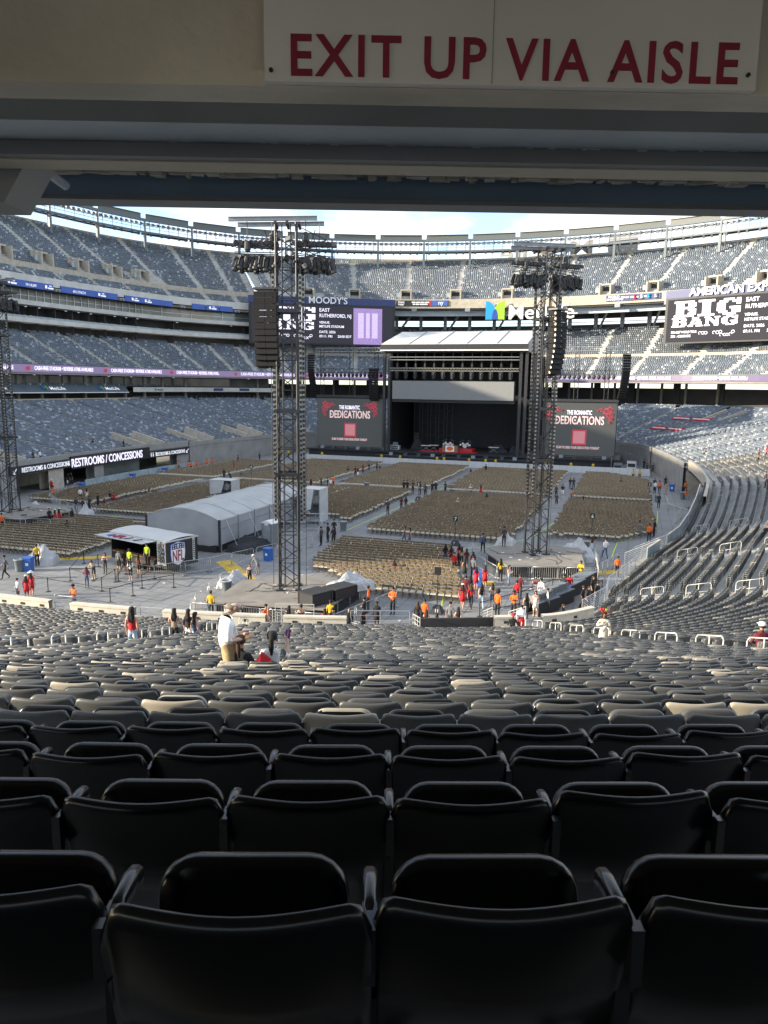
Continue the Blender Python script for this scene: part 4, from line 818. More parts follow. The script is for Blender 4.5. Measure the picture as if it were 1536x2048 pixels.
# red cloth covers over four seat blocks on the far right
for i, (q, of) in enumerate(((143.4, 20), (141.6, 20), (143.2, 12), (141.2, 12))):
    p0 = Vector(rpz(q-0.55, of, 0)); p1 = Vector(rpz(q+0.55, of, 0)); k = (OFF_CAM-1.2-of)/0.82; z_ = float(tread(k, np.array([q]))[0])
    rv_ = thing('seat_cover', ('upper', 'upper', 'lower', 'lower')[i]+' red and white cloth seat cover '+('left', 'right')[i % 2]+' of the far aisle', 'cover', tuple((p0+p1)/2+Vector((0, 0, z_))))
    for j, m in enumerate(('red', 'paintwhite', 'red')): a = Vector(rpz(q-0.7, of-0.8+j*0.82, z_+0.75+0.17*(j-1))); b = Vector(rpz(q+0.7, of-0.8+j*0.82, z_+0.75+0.17*(j-1))); adopt(MB().bar(a, b, 0.4, 0.25).build('strip', m), rv_)
# ================================================================ folding chairs on the floor
CP, CR = 0.485, 0.86
def chair_block(x0, x1, y0, y1, cond=None):
    xs = np.arange(x0+CP/2, x1, CP); ys = np.arange(y0, y1, CR); X, Yy = np.meshgrid(xs, ys); X0_ = X.copy(); X = (X+nr.uniform(-.24, .24, (len(ys), 1))+0.02*np.sin(X*.9+np.arange(len(ys))[:, None])).ravel()+nr.normal(0, 0.015, X.size); Yy = (Yy+0.025*np.sin(X0_*.35+np.arange(len(ys))[:, None]*.2)).ravel()+nr.normal(0, 0.02, Yy.size)
    k = np.ones(len(X), bool) if cond is None else cond(X, Yy); return np.column_stack([X, Yy, np.zeros(len(X))])[k]
blocks = [
 (8.9, 23.2, 66.5, 93.8, None), (25.9, 35.6, 70.5, 94.4, lambda x, y: y > 70.5+np.maximum(0, x-32)*1.6), (-2.6, 5.6, 71.0, 93.6, lambda x, y: (x > 4.0) | (y > 72)), (-23.0, -9.0, 66.0, 93.2, lambda x, y: (np.abs(x+13.8) > 1.6) | (np.abs(y-79) > 2.4)), (-35.2, -26.0, 69.5, 93.0, None),
 (9.0, 23.2, 97.2, 125.5, None), (25.9, 35.6, 97.4, 125.5, lambda x, y: y < 125-np.maximum(0, x-30)*1.2), (-6.2, 6.2, 96.6, 126, None), (-23.2, -8.9, 96.0, 126, None), (-36, -25.9, 96.0, 120, None), (-8.6, -3.0, 72.5, 93.4, None),
 (8.6, 23.2, 46.6, 61.4, lambda x, y: (x > 8.0+0.19*(61.4-y)) & ((y > 50.4) | (x > 11.6+(50.4-y)*0.9)) & (x < 18.6+0.30*(61.4-y))), (-25.5, -9.6, 47.4, 61.5, lambda x, y: (x+25.5 > 0) & ~((x < -21.6) & (y > 55.8))),
]
CHP = np.concatenate([chair_block(*b) for b in blocks])
x, y, z = cam_px(CHP+np.array([0, 0, 0.5])); CHP = CHP[(x > -120) & (x < 1660)]; z = cam_px(CHP+np.array([0, 0, 0.5]))[2]
x = cam_px(CHP)[0]; od = np.argsort(np.where((x > 0) & (x < 1536), z, 1e6)); n300 = od[:300]; nrest = np.setdiff1d(np.arange(len(CHP)), n300)
def fchair(legs=True):
    s_ = MB(); s_.add([(-.2, -.06, .40), (.2, -.06, .40), (.2, .36, .46), (-.2, .36, .46), (-.2, -.06, .455), (.2, -.06, .455), (.2, .36, .50), (-.2, .36, .50)], [(0, 3, 2, 1), (4, 5, 6, 7), (0, 1, 5, 4), (1, 2, 6, 5), (2, 3, 7, 6), (3, 0, 4, 7)])
    b = MB(); b.loft([[(u*.215, -.10+.035*u*u, .64), (u*.215, -.13+.035*u*u, .80), (u*.215, -.105+.035*u*u, .805), (u*.215, -.075+.035*u*u, .64)] for u in (-1, -.4, .4, 1)])
    l = MB()
    if legs:
        for sx in (-1, 1): l.bar((sx*.215, -.13, .78), (sx*.215, .34, 0), .022, .03); l.bar((sx*.205, .30, .45), (sx*.205, -.18, 0), .022, .03)
        l.bar((-.21, .27, .12), (.21, .27, .12), .02, .02)
    return s_, b, l
fs, fbk, fl_ = fchair(); ms, mbk, ml_ = fs.mesh('seat', 'chairseat'), fbk.mesh('backrest', 'chairback'), fl_.mesh('frame', 'chairleg'); c0_ = None
for i in n300:
    if c0_ is None:
        c0_ = thing('folding_chair', 'brown folding chair with cream seat set out in rows on the grey floor', 'chair', group='folding chairs on the stadium floor'); link('seat', ms, c0_); link('backrest', mbk, c0_); link('frame', ml_, c0_); o = c0_
    else: o = copytree(c0_)
    o.location = tuple(CHP[i]); o.rotation_euler = (0, 0, rnd.gauss(0, 0.03))
zz = z[nrest]; a = nrest[zz < 98]; b_ = nrest[zz >= 98]
for idx, legs in ((a, True), (b_, False)):
    s_, b, l = fchair(legs); o = merged('folding_chairs', *tmpl((s_, 0), (b, 1), (l, 2)), CHP[idx], nr.normal(0, 0.03, len(idx)), ['chairseat', 'chairback', 'chairleg'])
    tag(o, 'rows of brown folding chairs '+('in the middle of the floor' if legs else 'nearest the stage barrier'), 'chairs', kind='stuff')
# taped lines, cable ramps
TAPE = [[(6.6, 66.7), (9.0, 126.4)], [(18.6, 61.5), (22.0, 44.6)], [(18.8, 62.5), (22.1, 65.9), (24.4, 70.4), (28.0, 98)], [(31.9, 64.5), (32.2, 71.0), (33.0, 71.8), (36.0, 83.7), (36.3, 91.9)], [(-10.5, 49.1), (-9.3, 54)], [(-21.5, 63.8), (-18.5, 65.2)]]
for i, pl in enumerate(TAPE):
    b = MB()
    for (x0, y0), (x1, y1) in zip(pl[:-1], pl[1:]): b.bar((x0, y0, 0.004), (x1, y1, 0.004), 0.075, 0.004)
    tag(b.build('tape_line', 'green'), 'lime green tape line '+('along the central aisle to the stage', 'along the edge of the front chair block', 'behind the right tower deck to the right aisle', 'bent round the right hand chair block', 'before the left chair block', 'in a short dash in the left cross aisle')[i], 'tape')
for i, (x0, y0, x1, y1, wd) in enumerate(((-11.6, 46.3, -7.2, 49.4, 0.9), (2.2, 51.3, 6.9, 46.8, 1.3), (21.6, 51.6, 24.0, 52.6, 1.0), (30.6, 58.2, 32.6, 59.6, 1.1))):
    root = thing('cable_ramp', ('yellow cable ramp left of the merchandise trailer', 'wide yellow cable ramp between trailer and left tower deck', 'yellow cable ramp near the crowd in red', 'ochre cable ramp at the foot of the right stair')[i], 'cable ramp', ((x0+x1)/2, (y0+y1)/2, 0)); d = Vector((x1-x0, y1-y0, 0)); n_ = max(2, int(d.length/0.95)); rz = math.atan2(d.y, d.x); d.normalize(); nn = Vector((-d.y, d.x, 0))
    for k in range(n_):
        p = Vector((x0, y0, 0)).lerp(Vector((x1, y1, 0)), (k+0.5)/n_); L_ = (Vector((x1, y1, 0))-Vector((x0, y0, 0))).length/n_*0.97; w_ = wd/2
        b = MB(); b.loft([[p+d*e*L_/2+nn*q+Vector((0, 0, h_)) for q, h_ in ((-w_, 0.004), (-w_*.45, .06), (w_*.45, .06), (w_, 0.004))] for e in (-1, 1)]); adopt(b.build('ramp_section', 'yellow'), root)
# ================================================================ crowd barriers
def bmesh_barrier(L_=2.35, H=1.08):
    f = MB().path([(-L_/2, 0, .18), (-L_/2, 0, H-.12), (-L_/2+.12, 0, H), (L_/2-.12, 0, H), (L_/2, 0, H-.12), (L_/2, 0, .18), (-L_/2, 0, .18)], 0.02, 6).mesh('frame', 'galv', True)
    b = MB(); [b.tube((-L_/2+L_*i/15, 0, .18), (-L_/2+L_*i/15, 0, H), 0.008, 4, caps=False) for i in range(1, 15)]
    ft = MB().box((-L_/2+.25, 0, .05), (.05, .6, .05)).box((-L_/2+.25, 0, .12), (.04, .04, .16)); ft2 = MB().box((L_/2-.25, 0, .05), (.05, .6, .05)).box((L_/2-.25, 0, .12), (.04, .04, .16))
    return f, b.mesh('bars', 'galv'), ft.mesh('foot', 'galv'), ft2.mesh('foot', 'galv')
bmm = bmesh_barrier(); b0 = None
def barrier_line(pts, label, tp=2.42):
    global b0
    for (x0, y0), (x1, y1) in zip(pts[:-1], pts[1:]):
        L_ = math.hypot(x1-x0, y1-y0); n_ = max(1, round(L_/tp))
        for k in range(n_):
            t_ = (k+.5)/n_
            if b0 is None:
                b0 = thing('crowd_barrier', label, 'barrier'); [link(nm, m, b0) for nm, m in zip(('frame', 'bars', 'foot', 'foot'), bmm)]; o = b0
            else: o = copytree(b0)
            o.location = (x0+(x1-x0)*t_, y0+(y1-y0)*t_, 0); o.rotation_euler = (0, 0, math.atan2(y1-y0, x1-x0)); o['label'] = label; o['group'] = label
barrier_line([(7.4, 39.0), (8.2, 37.4), (17.2, 38.2), (19.0, 44.5)], 'steel crowd barrier round the left tower deck')
barrier_line([(7.4, 39.0), (6.2, 44.2), (7.2, 46.2)], 'steel crowd barrier leading from the left tower deck towards the yellow ramp')
barrier_line([(0.6, 44.6), (2.9, 47.9), (4.4, 52.2), (5.4, 55.0), (6.6, 58.6)], 'steel crowd barrier between the black trailer and the portable toilet')
barrier_line([(20.6, 61.0), (21.6, 57.0), (24.0, 53.4), (31.2, 55.6)], 'steel crowd barrier round the right tower deck'); barrier_line([(31.2, 55.6), (30.6, 62.5)], 'steel crowd barrier on the stair side of the right tower deck')
barrier_line([(-17.8, 57.4), (-24.4, 54.9), (-26, 54.6)], 'steel crowd barrier round the far left tower deck'); barrier_line([(-21.5, 63.2), (-27.5, 66.2), (-32.5, 70.0), (-36.6, 80.0)], 'steel crowd barrier along the left edge of the floor')
barrier_line([(-33.0, 99.0), (-34.0, 118)], 'steel crowd barrier by the orange stewards at the left wall')
barrier_line([(6.0, 61.6), (4.6, 66.0)], 'steel crowd barrier beside the group of officers')
# stage barricade
sb = thing('stage_barricade', 'long pale metal barricade across the floor in front of the stage', 'barricade', (5, 128.4, 0)); xs = np.arange(-25.5, 36, 1.22); sbm = MB().box((0, 0, .62), (1.16, .06, 1.15)).mesh('panel', 'silver'); sbp = MB().box((0, .3, .55), (.06, .6, 1.1)).mesh('brace', 'galv')
for xx in xs: adopt(link('panel', sbm, None, (xx, 128.4, 0)), sb); adopt(link('brace', sbp, None, (xx+.61, 128.42, 0)), sb)

lt = MB()
for _ in range(420):
    a = rnd.random(); x_, y_ = rnd.uniform(-12, 34), rnd.uniform(36, 66) if a < .7 else rnd.uniform(66, 125); lt.box((x_, y_, .012), (rnd.uniform(.05, .22), rnd.uniform(.04, .16), .012), rnd.uniform(0, 3), mi=rnd.choice((0, 0, 1, 2)))
tag(lt.build('floor_litter', ['paintwhite', 'chairseat', 'bin']), 'scraps of paper and litter scattered over the grey floor', 'litter', kind='stuff')
# ================================================================ lighting and delay towers
def deck(poly, z, label, m='deckfloor'):
    cx = sum(p[0] for p in poly)/len(poly); cy = sum(p[1] for p in poly)/len(poly); root = thing('tower_deck', label, 'platform', (cx, cy, 0))
    adopt(MB().prism(poly, z-0.1, z).build('deck', m), root); ins = [((x-cx)*0.94+cx, (y-cy)*0.94+cy) for x, y in poly]; adopt(MB().prism(ins, 0.0, z-0.102).build('skirt', 'blackcloth'), root)
    n_ = len(poly)
    for i in range(n_):
        a = Vector((*poly[i], 0)); b = Vector((*poly[(i+1) % n_], 0)); k = max(1, int((b-a).length/1.6))
        for j in range(k): q = a.lerp(b, j/k); q = q.lerp(Vector((cx, cy, 0)), 0.03); adopt(MB().tube(q, q+Vector((0, 0, z-.1)), 0.035, 5).build('leg', 'steelgrey'), root)
    bl = MB()
    for _ in range(10):
        p = Vector((cx+rnd.uniform(-2.6, 2.6), cy+rnd.uniform(-2, 2), z+0.012)); pts = [p]; d = rnd.uniform(0, 6.28)
        for _ in range(6): d += rnd.uniform(-.7, .7); pts.append(pts[-1]+Vector((math.cos(d), math.sin(d), 0))*0.4)
        bl.path(pts, 0.02, 4)
    o = bl.build('cables', 'rubber'); o['kind'] = 'stuff'; adopt(o, root)
    pp = MB(); [pp.box((cx+rnd.uniform(-3, 3), cy+rnd.uniform(-2.4, 2.4), z+0.008), (rnd.uniform(.1, .3), rnd.uniform(.1, .25), 0.01), rnd.uniform(0, 3)) for _ in range(9)]
    o = pp.build('paper_scraps', 'paintwhite'); o['kind'] = 'stuff'; adopt(o, root); return root
deck([(9.0, 38.3), (16.2, 39.4), (16.4, 45.4), (12.0, 46.2), (8.2, 43.6)], 0.95, 'brown grey plywood deck under the left lighting tower')
deck([(22.2, 58.4), (24.6, 54.4), (30.2, 56.2), (29.4, 62.6), (23.0, 63.4)], 0.95, 'grey plywood deck under the right lighting tower')
deck([(-29.6, 57.0), (-23.0, 55.8), (-21.8, 61.4), (-24.6, 63.8), (-29.0, 63.4)], 0.95, 'grey plywood deck under the tower at the left edge')
TW = 0.62
tower_m = {}
def tm_(k, f):
    if k not in tower_m: tower_m[k] = f()
    return tower_m[k]
lampm = MB().lathe([(.05, .30), (.13, .26), (.15, .05), (.13, -.22), (.19, -.30), (.19, -.42), (.15, -.46)], n=9).box((-.2, 0, .02), (.05, .1, .5)).box((.2, 0, .02), (.05, .1, .5)).box((0, 0, .30), (.45, .22, .14)).mesh('moving_light', 'black')
fixm = MB().box((0, 0, 0), (.30, .20, .16)).box((0, 0, .12), (.2, .14, .08)).mesh('fixture', 'truss')
def line_array(nbox, cols, bw, bh, label, lightedge=False):
    root = thing('speaker_array', label, 'speaker'); bm_ = MB().add([(-bw/2, -.30, -bh/2+.02), (bw/2, -.30, -bh/2+.02), (bw/2, -.30, bh/2-.02), (-bw/2, -.30, bh/2-.02), (-bw/2*.86, .36, -bh/2+.05), (bw/2*.86, .36, -bh/2+.05), (bw/2*.86, .36, bh/2-.05), (-bw/2*.86, .36, bh/2-.05)], [(0, 1, 2, 3), (5, 4, 7, 6), (0, 4, 5, 1), (1, 5, 6, 2), (2, 6, 7, 3), (3, 7, 4, 0)]).mesh('speaker_box', 'speaker')
    for c in range(cols):
        ang_ = R(4); y = 0.0; z = 0.0
        for i in range(nbox):
            o = link('speaker_box', bm_, root, ((c-(cols-1)/2)*bw*1.03, y, z)); o.rotation_euler = (ang_, 0, 0); st_ = bh; z -= math.cos(ang_)*st_; y += -math.sin(ang_)*st_*-1*-1; ang_ -= R(2.1 if i > 2 else 0.9)
            if lightedge:  # pale blocks paint the light caught along the box edges
                for sx in (-1, 1): e = link('lit_edge', tm_('pin', lambda: MB().box((0, 0, 0), (.06, .10, .16)).mesh('lit_edge', 'trusslight')), root, ((c-(cols-1)/2)*bw*1.03+sx*bw*.51, -.25+o.location.y, o.location.z)); e.rotation_euler = (ang_, 0, 0)
    boxpart('fly_frame', (0, 0, bh/2+.12), (bw*cols*1.02, .8, .12), 'truss', root); return root
def tower(x, y, H, rz, label, arms=((-1, 2.4), (1, 2.2)), pa=None, lite=False):
    root = thing('lighting_tower', label, 'tower', (x, y, 0.95), rz); zt = H
    ch = tm_(('ch', H), lambda: MB().tube((0, 0, 0), (0, 0, H), .06, 6).mesh('chord', 'truss')); tm = 'truss'
    for sx in (-1, 1):
        for sy in (-1, 1): link('chord', ch, root, (sx*TW, sy*TW, 0)); boxpart('base_plate', (sx*TW, sy*TW, .04), (.4, .4, .08), 'truss', root)
    st_ = 0.92; n_ = int(H/st_)
    d1 = tm_('d1', lambda: MB().tube((-TW, 0, 0), (TW, 0, st_), .032, 5).mesh('brace', 'truss')); d2 = tm_('d2', lambda: MB().tube((-TW, 0, st_), (TW, 0, 0), .032, 5).mesh('brace', 'truss')); hz = tm_('hz', lambda: MB().tube((-TW, 0, 0), (TW, 0, 0), .026, 5).mesh('brace', 'truss'))
    for k in range(n_):
        for f in range(4):
            o = link('brace', (d1, d2)[(k+f) % 2], root, (TW*math.cos(f*math.pi/2-math.pi/2), TW*math.sin(f*math.pi/2-math.pi/2), k*st_), f*math.pi/2)
            if k % 2 == 0: link('brace', hz, root, (TW*math.cos(f*math.pi/2-math.pi/2), TW*math.sin(f*math.pi/2-math.pi/2), k*st_), f*math.pi/2)
    for z_ in (7.6, 11.6, H-5.2):                                   # sleeve blocks and collars
        for f in range(4): a = f*math.pi/2; boxpart('collar', (TW*1.12*math.cos(a), TW*1.12*math.sin(a), z_), (.12 if f % 2 == 0 else 1.6, 1.6 if f % 2 == 0 else .12, .22), 'truss', root)
    lad = tm_(('lad', H), lambda: [MB().box((0, 0, (H-7)/2), (.13, .07, H-7)).mesh('cable_ladder', 'truss'), (lambda b: ([b.box((0, -.05, .2+i*.30), (.15, .06, .12)) for i in range(int((H-7.5)/.3))], b.mesh('ladder_rungs', 'trusslight'))[1])(MB())])
    for lx, ly in ((-.82, -.45), (-.80, .5), (.84, -.5), (.98, .25)):
        q = link('cable_ladder', lad[0], root, (lx, ly, 4.6)); o = link('ladder_rungs', lad[1], q); o['kind'] = 'stuff'
    for lx, ly in ((-.3, -.7), (.25, .75), (1.1, -.2), (-1.05, .1)): link('cable', tm_(('cb', H), lambda: MB().tube((0, 0, 0), (.05, .04, H-1), .022, 4).mesh('cable', 'rubber')), root, (lx, ly, .2))
    ib = TW*.45
    for sx in (-1, 1): link('inner_chord', tm_(('ic', H), lambda: MB().tube((0, 0, 0), (0, 0, H), .035, 5).mesh('inner_chord', 'truss')), root, (sx*ib, -ib*sx*.6, 0))
    # head: crossed beams, hoists, lamp arms
    for yy, z_, l0, l1 in ((-.55, H+.15, -2.6, 2.7), (.55, H+.05, -2.2, 3.1)):
        b = MB().box(((l0+l1)/2, yy, z_+.11), (l1-l0, .20, .03)).box(((l0+l1)/2, yy, z_-.11), (l1-l0, .20, .03)).box(((l0+l1)/2, yy, z_), (l1-l0, .03, .2)); o = b.build('head_beam', 'steelgrey', root); o.rotation_euler = (0, R(-2.0), 0)
    for xx in (-.6, .1, .8): boxpart('cross_beam', (xx, 0, H-.12), (.16, 1.7, .16), 'truss', root)
    for xx, yy, z_ in ((-2.3, -.5, H-1.5), (2.0, .3, H-2.1), (-.9, .2, H-1.0), (1.2, -.4, H-.9)):
        h_ = MB().lathe([(.06, .36), (.17, .28), (.2, -.15), (.13, -.3)], (xx, yy, z_), 9).tube((xx, yy, z_+.4), (xx, yy, H+.1), .02, 4).tube((xx, yy, z_-.3), (xx, yy, z_-1.3), .02, 4); h_.build('chain_hoist', 'black', root)
    for sd, ln in arms:
        arm = link('lamp_arm', None, root, (sd*.5, -.1, H-1.75), 0); n2 = 9
        b = MB()
        for yy, z_ in ((-.3, .3), (.3, .3), (-.3, -.05), (.3, -.05)): b.tube((0, yy, z_), (sd*(ln+.2), yy-.35*sd*0, z_-.18*(sd > 0)), .03, 5)
        for i in range(6): b.tube((sd*ln*i/6, -.3, -.05), (sd*ln*(i+1)/6, .3, .3), .016, 4)
        b.build('arm_truss', 'truss', arm)
        for i in range(n2):
            xx = sd*(.1+ln*i/(n2-1)); o = link('moving_light', lampm, arm, (xx, -.34+.05*(i % 2), -.55-.10*(i % 3))); o.rotation_euler = (R(rnd.uniform(-12, 12)), R(-14*sd+rnd.uniform(-8, 8)), rnd.uniform(0, 1))
            o = link('moving_light', lampm, arm, (xx, .34, -.60-.08*((i+1) % 3))); o.rotation_euler = (R(rnd.uniform(-12, 12)), R(-12*sd), rnd.uniform(0, 1))
            if True: o = link('fixture', fixm, arm, (xx, -.28, .50)); o.rotation_euler = (R(15), R(rnd.uniform(-15, 15)), rnd.uniform(-.4, .4)); o = link('fixture', fixm, arm, (xx+.1*sd, .35, .52)); o.rotation_euler = (R(-10), R(rnd.uniform(-15, 15)), rnd.uniform(-.4, .4))
    for _ in range(26):                                             # loose clamps, dimmers and cable bundles round the head
        a_ = rnd.uniform(0, 6.28); r_ = rnd.uniform(.3, 1.5); s_ = rnd.uniform(.08, .26); o = boxpart('rigging_box', (0, 0, 0), (s_, s_*rnd.uniform(.5, 1.4), s_*rnd.uniform(.6, 1.8)), rnd.choice(('truss', 'black', 'trusslight')), root); o.location = (r_*math.cos(a_), r_*.7*math.sin(a_), H-rnd.uniform(.1, 2.9)); o.rotation_euler = (rnd.uniform(-.5, .5), rnd.uniform(-.5, .5), a_)
    for _ in range(5):
        x0 = rnd.uniform(-1.8, 1.8); z0 = H-rnd.uniform(.2, 1.4); pts = [(x0+.9*t_*rnd.choice((-1, 1)), rnd.uniform(-.5, .5), z0-1.1*math.sin(math.pi*t_)) for t_ in (0, .3, .6, .8, 1)]; MB().path(pts, .025, 4).build('cable_loop', 'rubber', root)
    return root
tower(12.15, 42.9, 22.9, R(22), 'tall black truss lighting tower on the brown deck, with speaker array on its left')
tower(26.1, 59.4, 23.6, R(38), 'tall black truss lighting tower on the grey deck beside the right aisle', arms=((-1, 2.3), (1, 2.0)), lite=True)
tower(-27.4, 59.2, 22.9, R(-10), 'black truss lighting tower at the far left edge of the floor', arms=((-1, 2.0), (1, 2.1)))
la = line_array(12, 2, .70, .385, 'black double line array speaker hung on the left lighting tower'); la.location = (11.2, 42.0, 19.6); la.rotation_euler = (0, 0, R(10))
la = line_array(12, 2, .72, .40, 'black line array speaker with painted lit edges hung on the right lighting tower', True); la.location = (27.0, 59.0, 19.7); la.rotation_euler = (0, 0, R(62))
la = line_array(9, 2, .72, .40, 'black line array speaker hung on the tower at the left edge'); la.location = (-28.5, 58.6, 19.5); la.rotation_euler = (0, 0, R(-30))
# ================================================================ tarpaulin heaps, cases
def heap(x, y, w_, d_, h, m, label, z=0.0, rz=0.0, peaks=2, name='covered_gear'):
    r_ = random.Random(int(x*31+y*17)); n_ = 14; b = MB(); vs = []; fs = []; pk = [(r_.uniform(-.25, .25), r_.uniform(-.2, .2), r_.uniform(.75, 1)) for _ in range(peaks)]
    for j in range(n_+1):
        for i in range(n_+1):
            u, v = -1+2*i/n_, -1+2*j/n_; e = max(abs(u), abs(v)); hh = max([p[2]*max(0, 1-1.15*math.hypot(u-p[0]*1.5, (v-p[1]*1.5))**1.1) for p in pk]); hh = max(hh, 0.45*(1-e**6)) if e < .98 else 0
            vs.append((u*w_/2*(1+.06*r_.uniform(-1, 1)), v*d_/2*(1+.06*r_.uniform(-1, 1)), h*hh*(1+.08*r_.uniform(-1, 1)) if e < .98 else 0.0))
    for j in range(n_):
        for i in range(n_): a = j*(n_+1)+i; fs.append((a, a+1, a+n_+2, a+n_+1))
    b.add(vs, fs); o = b.build(name, m, None, loc=(x, y, z), rz=rz); return tag(o, label, 'tarpaulin')
heap(15.9, 44.2, 1.6, 3.4, 1.5, 'plasticsheet', 'white plastic sheet over long gear at the edge of the left deck', .9, R(-35)); heap(6.7, 45.0, 1.2, 2.4, 1.5, 'plasticsheet', 'clear plastic sheeting heaped by the yellow ramp', 0, R(-20))
heap(23.2, 62.2, 1.6, 1.6, 1.3, 'plasticsheet', 'white plastic sheet peaked at the back of the right deck', .9); heap(29.0, 64.6, 2.2, 2.0, 2.0, 'tarp', 'pale tarpaulin tent shape behind the right tower deck', 0.0, .4); heap(30.3, 62.6, 1.4, 1.8, 1.2, 'plasticsheet', 'clear plastic sheet beside the right deck railing', 0)
heap(-10.6, 45.4, 2.3, 2.0, 2.0, 'tarp', 'grey tarpaulin peak by the bins at the left', 0, .5); heap(-20.6, 62.2, 1.3, 1.8, 1.9, 'tarp', 'pale tarpaulin peak on the far left deck', .2, .3); heap(-29.5, 64.8, 2.2, 1.6, 1.3, 'plasticsheet', 'plastic sheeting by the left scaffold tower', 0)
for i, (x, y, w_, d_, h, lb) in enumerate(((15.1, 40.4, 1.3, 1.6, .75, 'black fabric-draped case at the corner of the left deck'), (16.0, 42.2, 1.2, 1.8, .7, 'long black road case beside the white plastic sheet'))):
    root = thing('road_case', lb, 'case', (x, y, .95), R(-25)); b = boxpart('case_body', (0, 0, h/2), (w_, d_, h-.1), 'black', root); boxpart('lid', (0, 0, h-.02), (w_+.03, d_+.03, .12), 'blackcloth', root); [boxpart('corner', (sx*w_/2, sy*d_/2, h/2), (.08, .08, h), 'rubber', root) for sx in (-1, 1) for sy in (-1, 1)]
# ================================================================ white tent, wrapped towers
tt_ = thing('control_tent', 'long pale vaulted tent with grey end wall behind the merchandise trailer', 'tent', (-3.4, 60, 0)); X0, X1, Y0, Y1_ = -7.0, 0.2, 54.0, 72.0
rings = []
for j in range(31):
    yy = Y0+(Y1_-Y0)*j/30; sag = 0.07*abs(math.sin(j/30*math.pi*5)); ring = []
    for i in range(17): u = -1+2*i/16; ring.append(((X0+X1)/2+u*(X1-X0)/2*1.02, yy, 2.82+0.92*math.cos(u*math.pi/2)**0.9-(.0 if abs(u) > .95 else .16)+sag*(1-u*u)-.12*(abs(u) > .99)))
    rings.append(ring)
adopt(MB().loft(rings, closed=False, caps=False).build('roof', 'tentroof', smooth=True), tt_)
for j in range(7):
    yy = Y0+(Y1_-Y0)*j/6; adopt(MB().path([((X0+X1)/2+u*(X1-X0)/2*1.02, yy, 2.72+0.93*math.cos(u*math.pi/2)**0.9) for u in np.linspace(-.97, .97, 13)], .035, 5).build('roof_rib', 'tarp'), tt_)
for j in range(4):
    yy = Y0+1+j*4; adopt(MB().tube((X1+.1, yy, 2.7), (X1+1.5, yy-.2, .0), .012, 4).build('guy_rope', 'paintwhite'), tt_)
fw_ = MB(); n_ = 24; top = []; bot = []
for i in range(n_+1): u = -1+2*i/n_; xx = (X0+X1)/2+u*(X1-X0)/2; top.append((xx, Y0+.02+.03*math.sin(i*1.7), 2.72+0.86*math.cos(u*math.pi/2)**0.9)); bot.append((xx, Y0-.05+.10*math.sin(i*1.1), .5+.08*math.sin(i*.9)))
fw_.add(top+bot, [(i, i+1, n_+2+i, n_+1+i) for i in range(n_)]); adopt(fw_.build('end_wall', 'tarpgrey', smooth=True), tt_)
for i in range(6):
    a = Y0+.3+i*3.0; sd = MB(); sd.add([(X1, a, .6), (X1, a+2.9, .6), (X1+.02, a+2.9, 2.75), (X1+.02, a, 2.75)], [(0, 1, 2, 3)]); adopt(sd.build('side_wall', 'tarpgrey'), tt_)
    adopt(MB().box((X1+.03, a-.1, 1.4), (.1, .12, 2.8)).build('post', 'steelgrey'), tt_); adopt(MB().box((X1+.06, a+1.4, 2.0), (.05, 2.9, .06)).build('side_rail', 'steelgrey'), tt_)
sd = MB(); sd.add([(X0, Y0, .5), (X0, Y1_, .5), (X0, Y1_, 2.75), (X0, Y0, 2.75)], [(0, 1, 2, 3)]); adopt(sd.build('side_wall', 'tarpgrey'), tt_)
adopt(MB().box(((X0+X1)/2, 60, .25), (X1-X0-.3, 12.6, .5)).build('floor_riser', 'black'), tt_); adopt(MB().box((X0-.06, Y0, 1.4), (.14, .14, 2.8)).build('post', 'black'), tt_); adopt(MB().box((X1+.05, Y0-.06, 1.4), (.14, .14, 2.8)).build('post', 'black'), tt_)
heap(1.9, 56.4, 2.6, 4.6, 1.5, 'blackcloth', 'dark tarpaulin thrown over gear along the tent side', 0, R(-8))
for i, (x, y, w_, d_, h, lb) in enumerate(((2.2, 69.4, 2.0, 2.2, 3.7, 'tarpaulin wrapped scaffold riser right of the left lighting tower'), (-13.8, 78.6, 2.9, 2.0, 2.7, 'tarpaulin wrapped camera riser between chair blocks behind the tent'))):
    root = thing('wrapped_riser', lb, 'scaffold', (x, y, 0)); boxpart('floor', (0, 0, h*.52), (w_, d_, .1), 'black', root)
    for sx in (-1, 1):
        for sy in (-1, 1): MB().tube((sx*w_/2, sy*d_/2, 0), (sx*w_/2, sy*d_/2, h), .035, 6).build('standard', 'steelgrey', root)
    MB().tube((-w_/2, -d_/2, .2), (w_/2, -d_/2, h*.9), .025, 5).build('brace', 'steelgrey', root); boxpart('roof_sheet', (0, 0, h+.02), (w_+.15, d_+.15, .05), 'roofwhite', root)
    b = MB(); b.add([(w_/2+.04, -d_/2, .3), (w_/2+.04, d_/2, .3), (w_/2+.04, d_/2, h), (w_/2+.04, -d_/2, h)], [(0, 1, 2, 3)]); b.build('side_sheet', 'tarp', root); b = MB(); b.add([(-w_/2, d_/2+.04, .3), (w_/2, d_/2+.04, .3), (w_/2, d_/2+.04, h), (-w_/2, d_/2+.04, h)], [(0, 1, 2, 3)]); b.build('side_sheet', 'tarpgrey', root)
    b = MB(); b.add([(-w_/2, -d_/2-.04, h*.35), (w_/2*.1, -d_/2-.12, h*.45), (w_/2*.4, -d_/2-.04, h), (-w_/2, -d_/2-.04, h)], [(0, 1, 2, 3)]); b.build('loose_sheet', 'tarp', root)
    b = MB().ico((w_*.1, -.1, h*.68), .55, sc=(1, .7, 1.2), sub=2).build('bagged_camera', 'plasticsheet', root)
